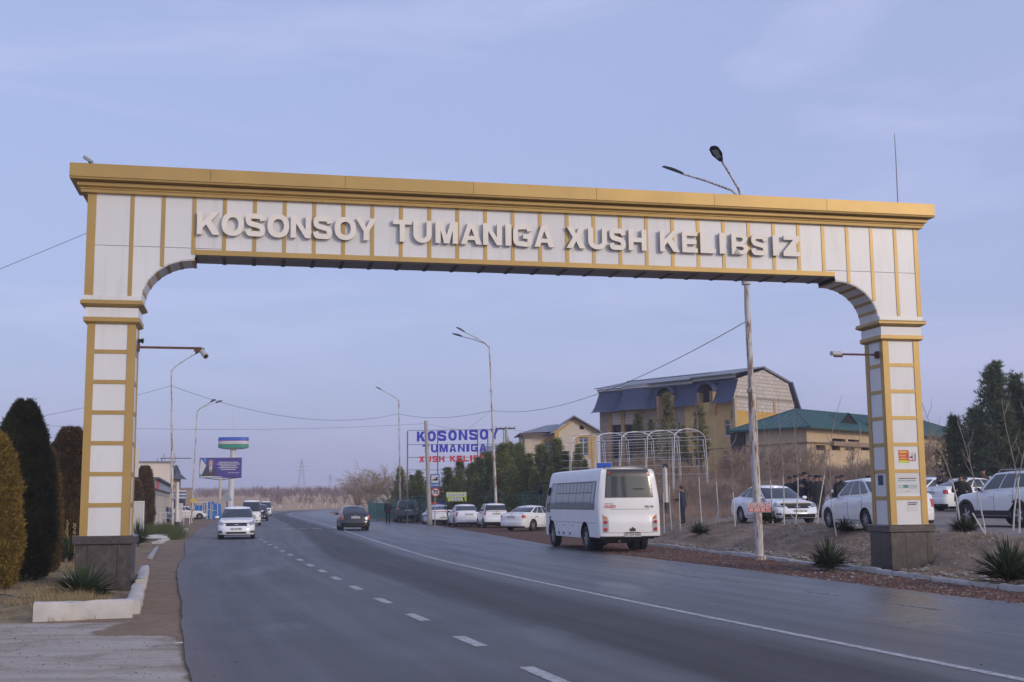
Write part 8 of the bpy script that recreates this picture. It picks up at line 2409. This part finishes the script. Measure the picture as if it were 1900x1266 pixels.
for i in range(16000):
    y = 11 + 36 * rnd.random() ** 1.3; s_ = float(road_right(np.array([y]))[0]) + (float(kerb_off(y)) - .08 - float(road_right(np.array([y]))[0])) * rnd.random() ** .8 - .12 * rnd.random()
    x = float(xc(y)) + s_ * math.sqrt(1 + float(slope(y)) ** 2); pts.append((x, y, .004 + (hz(x, y) if s_ > float(road_right(np.array([y]))[0]) + .02 else 0)))
stones('gravel', pts, [st_a, st_b, st_c, st_d, st_a], .010, .040, 1)
pts = []
for i in range(520):
    y = rnd.uniform(14, 46); s_ = float(berm_s0(y)) + rnd.gauss(.42, .14)
    x = float(xc(y)) + s_ * math.sqrt(1 + float(slope(y)) ** 2); pts.append((x, y, hz(x, y) + .02))
stones('kerb_rubble', pts, [M('stone_grey', (.27, .25, .225), .9), M('stone_pale', (.30, .265, .23), .9), MATS['clod_brown'] if 'clod_brown' in MATS else M('clod_brown', (.16, .12, .09), .95)], .03, .095, 2)
pts = []
for i in range(900):
    px, py = rnd.gauss(1600, 60), rnd.gauss(1012, 9); p = gp(px, py, .45); pts.append((p.x, p.y, hz(p.x, p.y) + .01))
for i in range(1500):
    y = rnd.uniform(14, 44); s_ = float(berm_s0(y)) + rnd.uniform(.3, 5); x = float(xc(y)) + s_ * 1.03; pts.append((x, y, hz(x, y)))
stones('rubble', pts, [M('stone_pale', (.40, .37, .34), .9), M('clod_brown', (.16, .12, .09), .95), MATS['clod_brown']], .015, .07, 3)
pts = []
for i in range(2600):
    y = rnd.uniform(9, 40); s_ = rnd.uniform(-11.5, -7.4); x = float(xc(y)) + s_ * 1.03; pts.append((x, y, hz(x, y) + (.014 if y < 17.5 else .004)))
for i in range(420):
    y = rnd.uniform(9, 40); s_ = rnd.choice([rnd.uniform(-7.4, -6), rnd.uniform(-7, 5.5)]); x = float(xc(y)) + s_ * 1.03; pts.append((x, y, .003))
stones('grit', pts, [M('clod_brown', (.16, .12, .09), .95), M('grit_grey', (.20, .18, .16), .9), M('grit_dark', (.05, .045, .045), .9)], .005, .017, 4)
rr3 = random.Random(6)
for i, (px, py) in enumerate([(298, 1001), (306, 996), (317, 994), (288, 1003), (325, 989)]):
    p = gp(px, py, .05); T = thing('flat_stone', ['pale flat stone in the middle of the heap by the flower bed', 'pale flat stone on the heap, second from the right', 'pale flat stone towards the right end of the heap', 'pale flat stone at the left end of the heap by the bed', 'pale small stone at the right end of the heap'][i], 'stone', p, rr3.uniform(0, 3))
    m_ = MB(); m_.ball((0, 0, .1), (.55, .35, .16), 9, 6)
    m_.v = [(x * (1 + rr3.uniform(-.12, .12)), y * (1 + rr3.uniform(-.12, .12)), z) for x, y, z in m_.v]
    m_.part('stone', kerb_m, T, smooth=30)
p = gp(330, 1194, .012); T = thing('paper_scrap', 'white scrap of paper lying on the concrete apron near the road', 'litter', p, .3)
MB().add([(-.06, -.02, .004), (.06, -.03, .006), (.055, .03, .012), (-.05, .035, .004)], [(0, 1, 2, 3)]).part('paper', p_wht, T)
T = thing('garden_hose', 'dark green hose lying on the dry ground left of the yucca', 'hose', gp(60, 1108, .1))
o = T.location.copy(); P_ = [gp(px, py, .1) - o for px, py in ((-30, 1104), (10, 1106), (40, 1112), (70, 1109), (92, 1103), (104, 1108))]
MB().tube([tuple(q + Vector((0, 0, .02))) for q in catmull([tuple(q) for q in P_], 4) for q in [Vector(q)]], .014, 6).part('hose', M('hose_green', (.03, .06, .045), .6), T)
p = gp(268, 1005, .05)
T = thing('grey_bin', 'small grey tub by the white gate leaf', 'tub', gp(254, 1012, .03)); MB().lathe([(.13, 0), (.16, .34), (.175, .34), (.175, .37), (.15, .37), (.12, .02)], 12).part('tub', M('tub_grey', (.22, .22, .23), .6), T, smooth=40)

# ------------------------------------------------------------------ winter haze: one even volume round the whole scene
hm = bpy.data.materials.new('haze_air'); hm.use_nodes = True
t = hm.node_tree
for n in list(t.nodes): t.nodes.remove(n)
ho = t.nodes.new('ShaderNodeOutputMaterial'); pv = t.nodes.new('ShaderNodeVolumePrincipled')
pv.inputs['Color'].default_value = (.83, .81, .92, 1); pv.inputs['Density'].default_value = HAZE; pv.inputs['Anisotropy'].default_value = .2
t.links.new(pv.outputs['Volume'], ho.inputs['Volume'])
hb = MB().b2(-720, 820, -80, 1420, -1.4, 62).part('haze', hm)
tag(hb, kind='stuff')
hb.visible_shadow = True
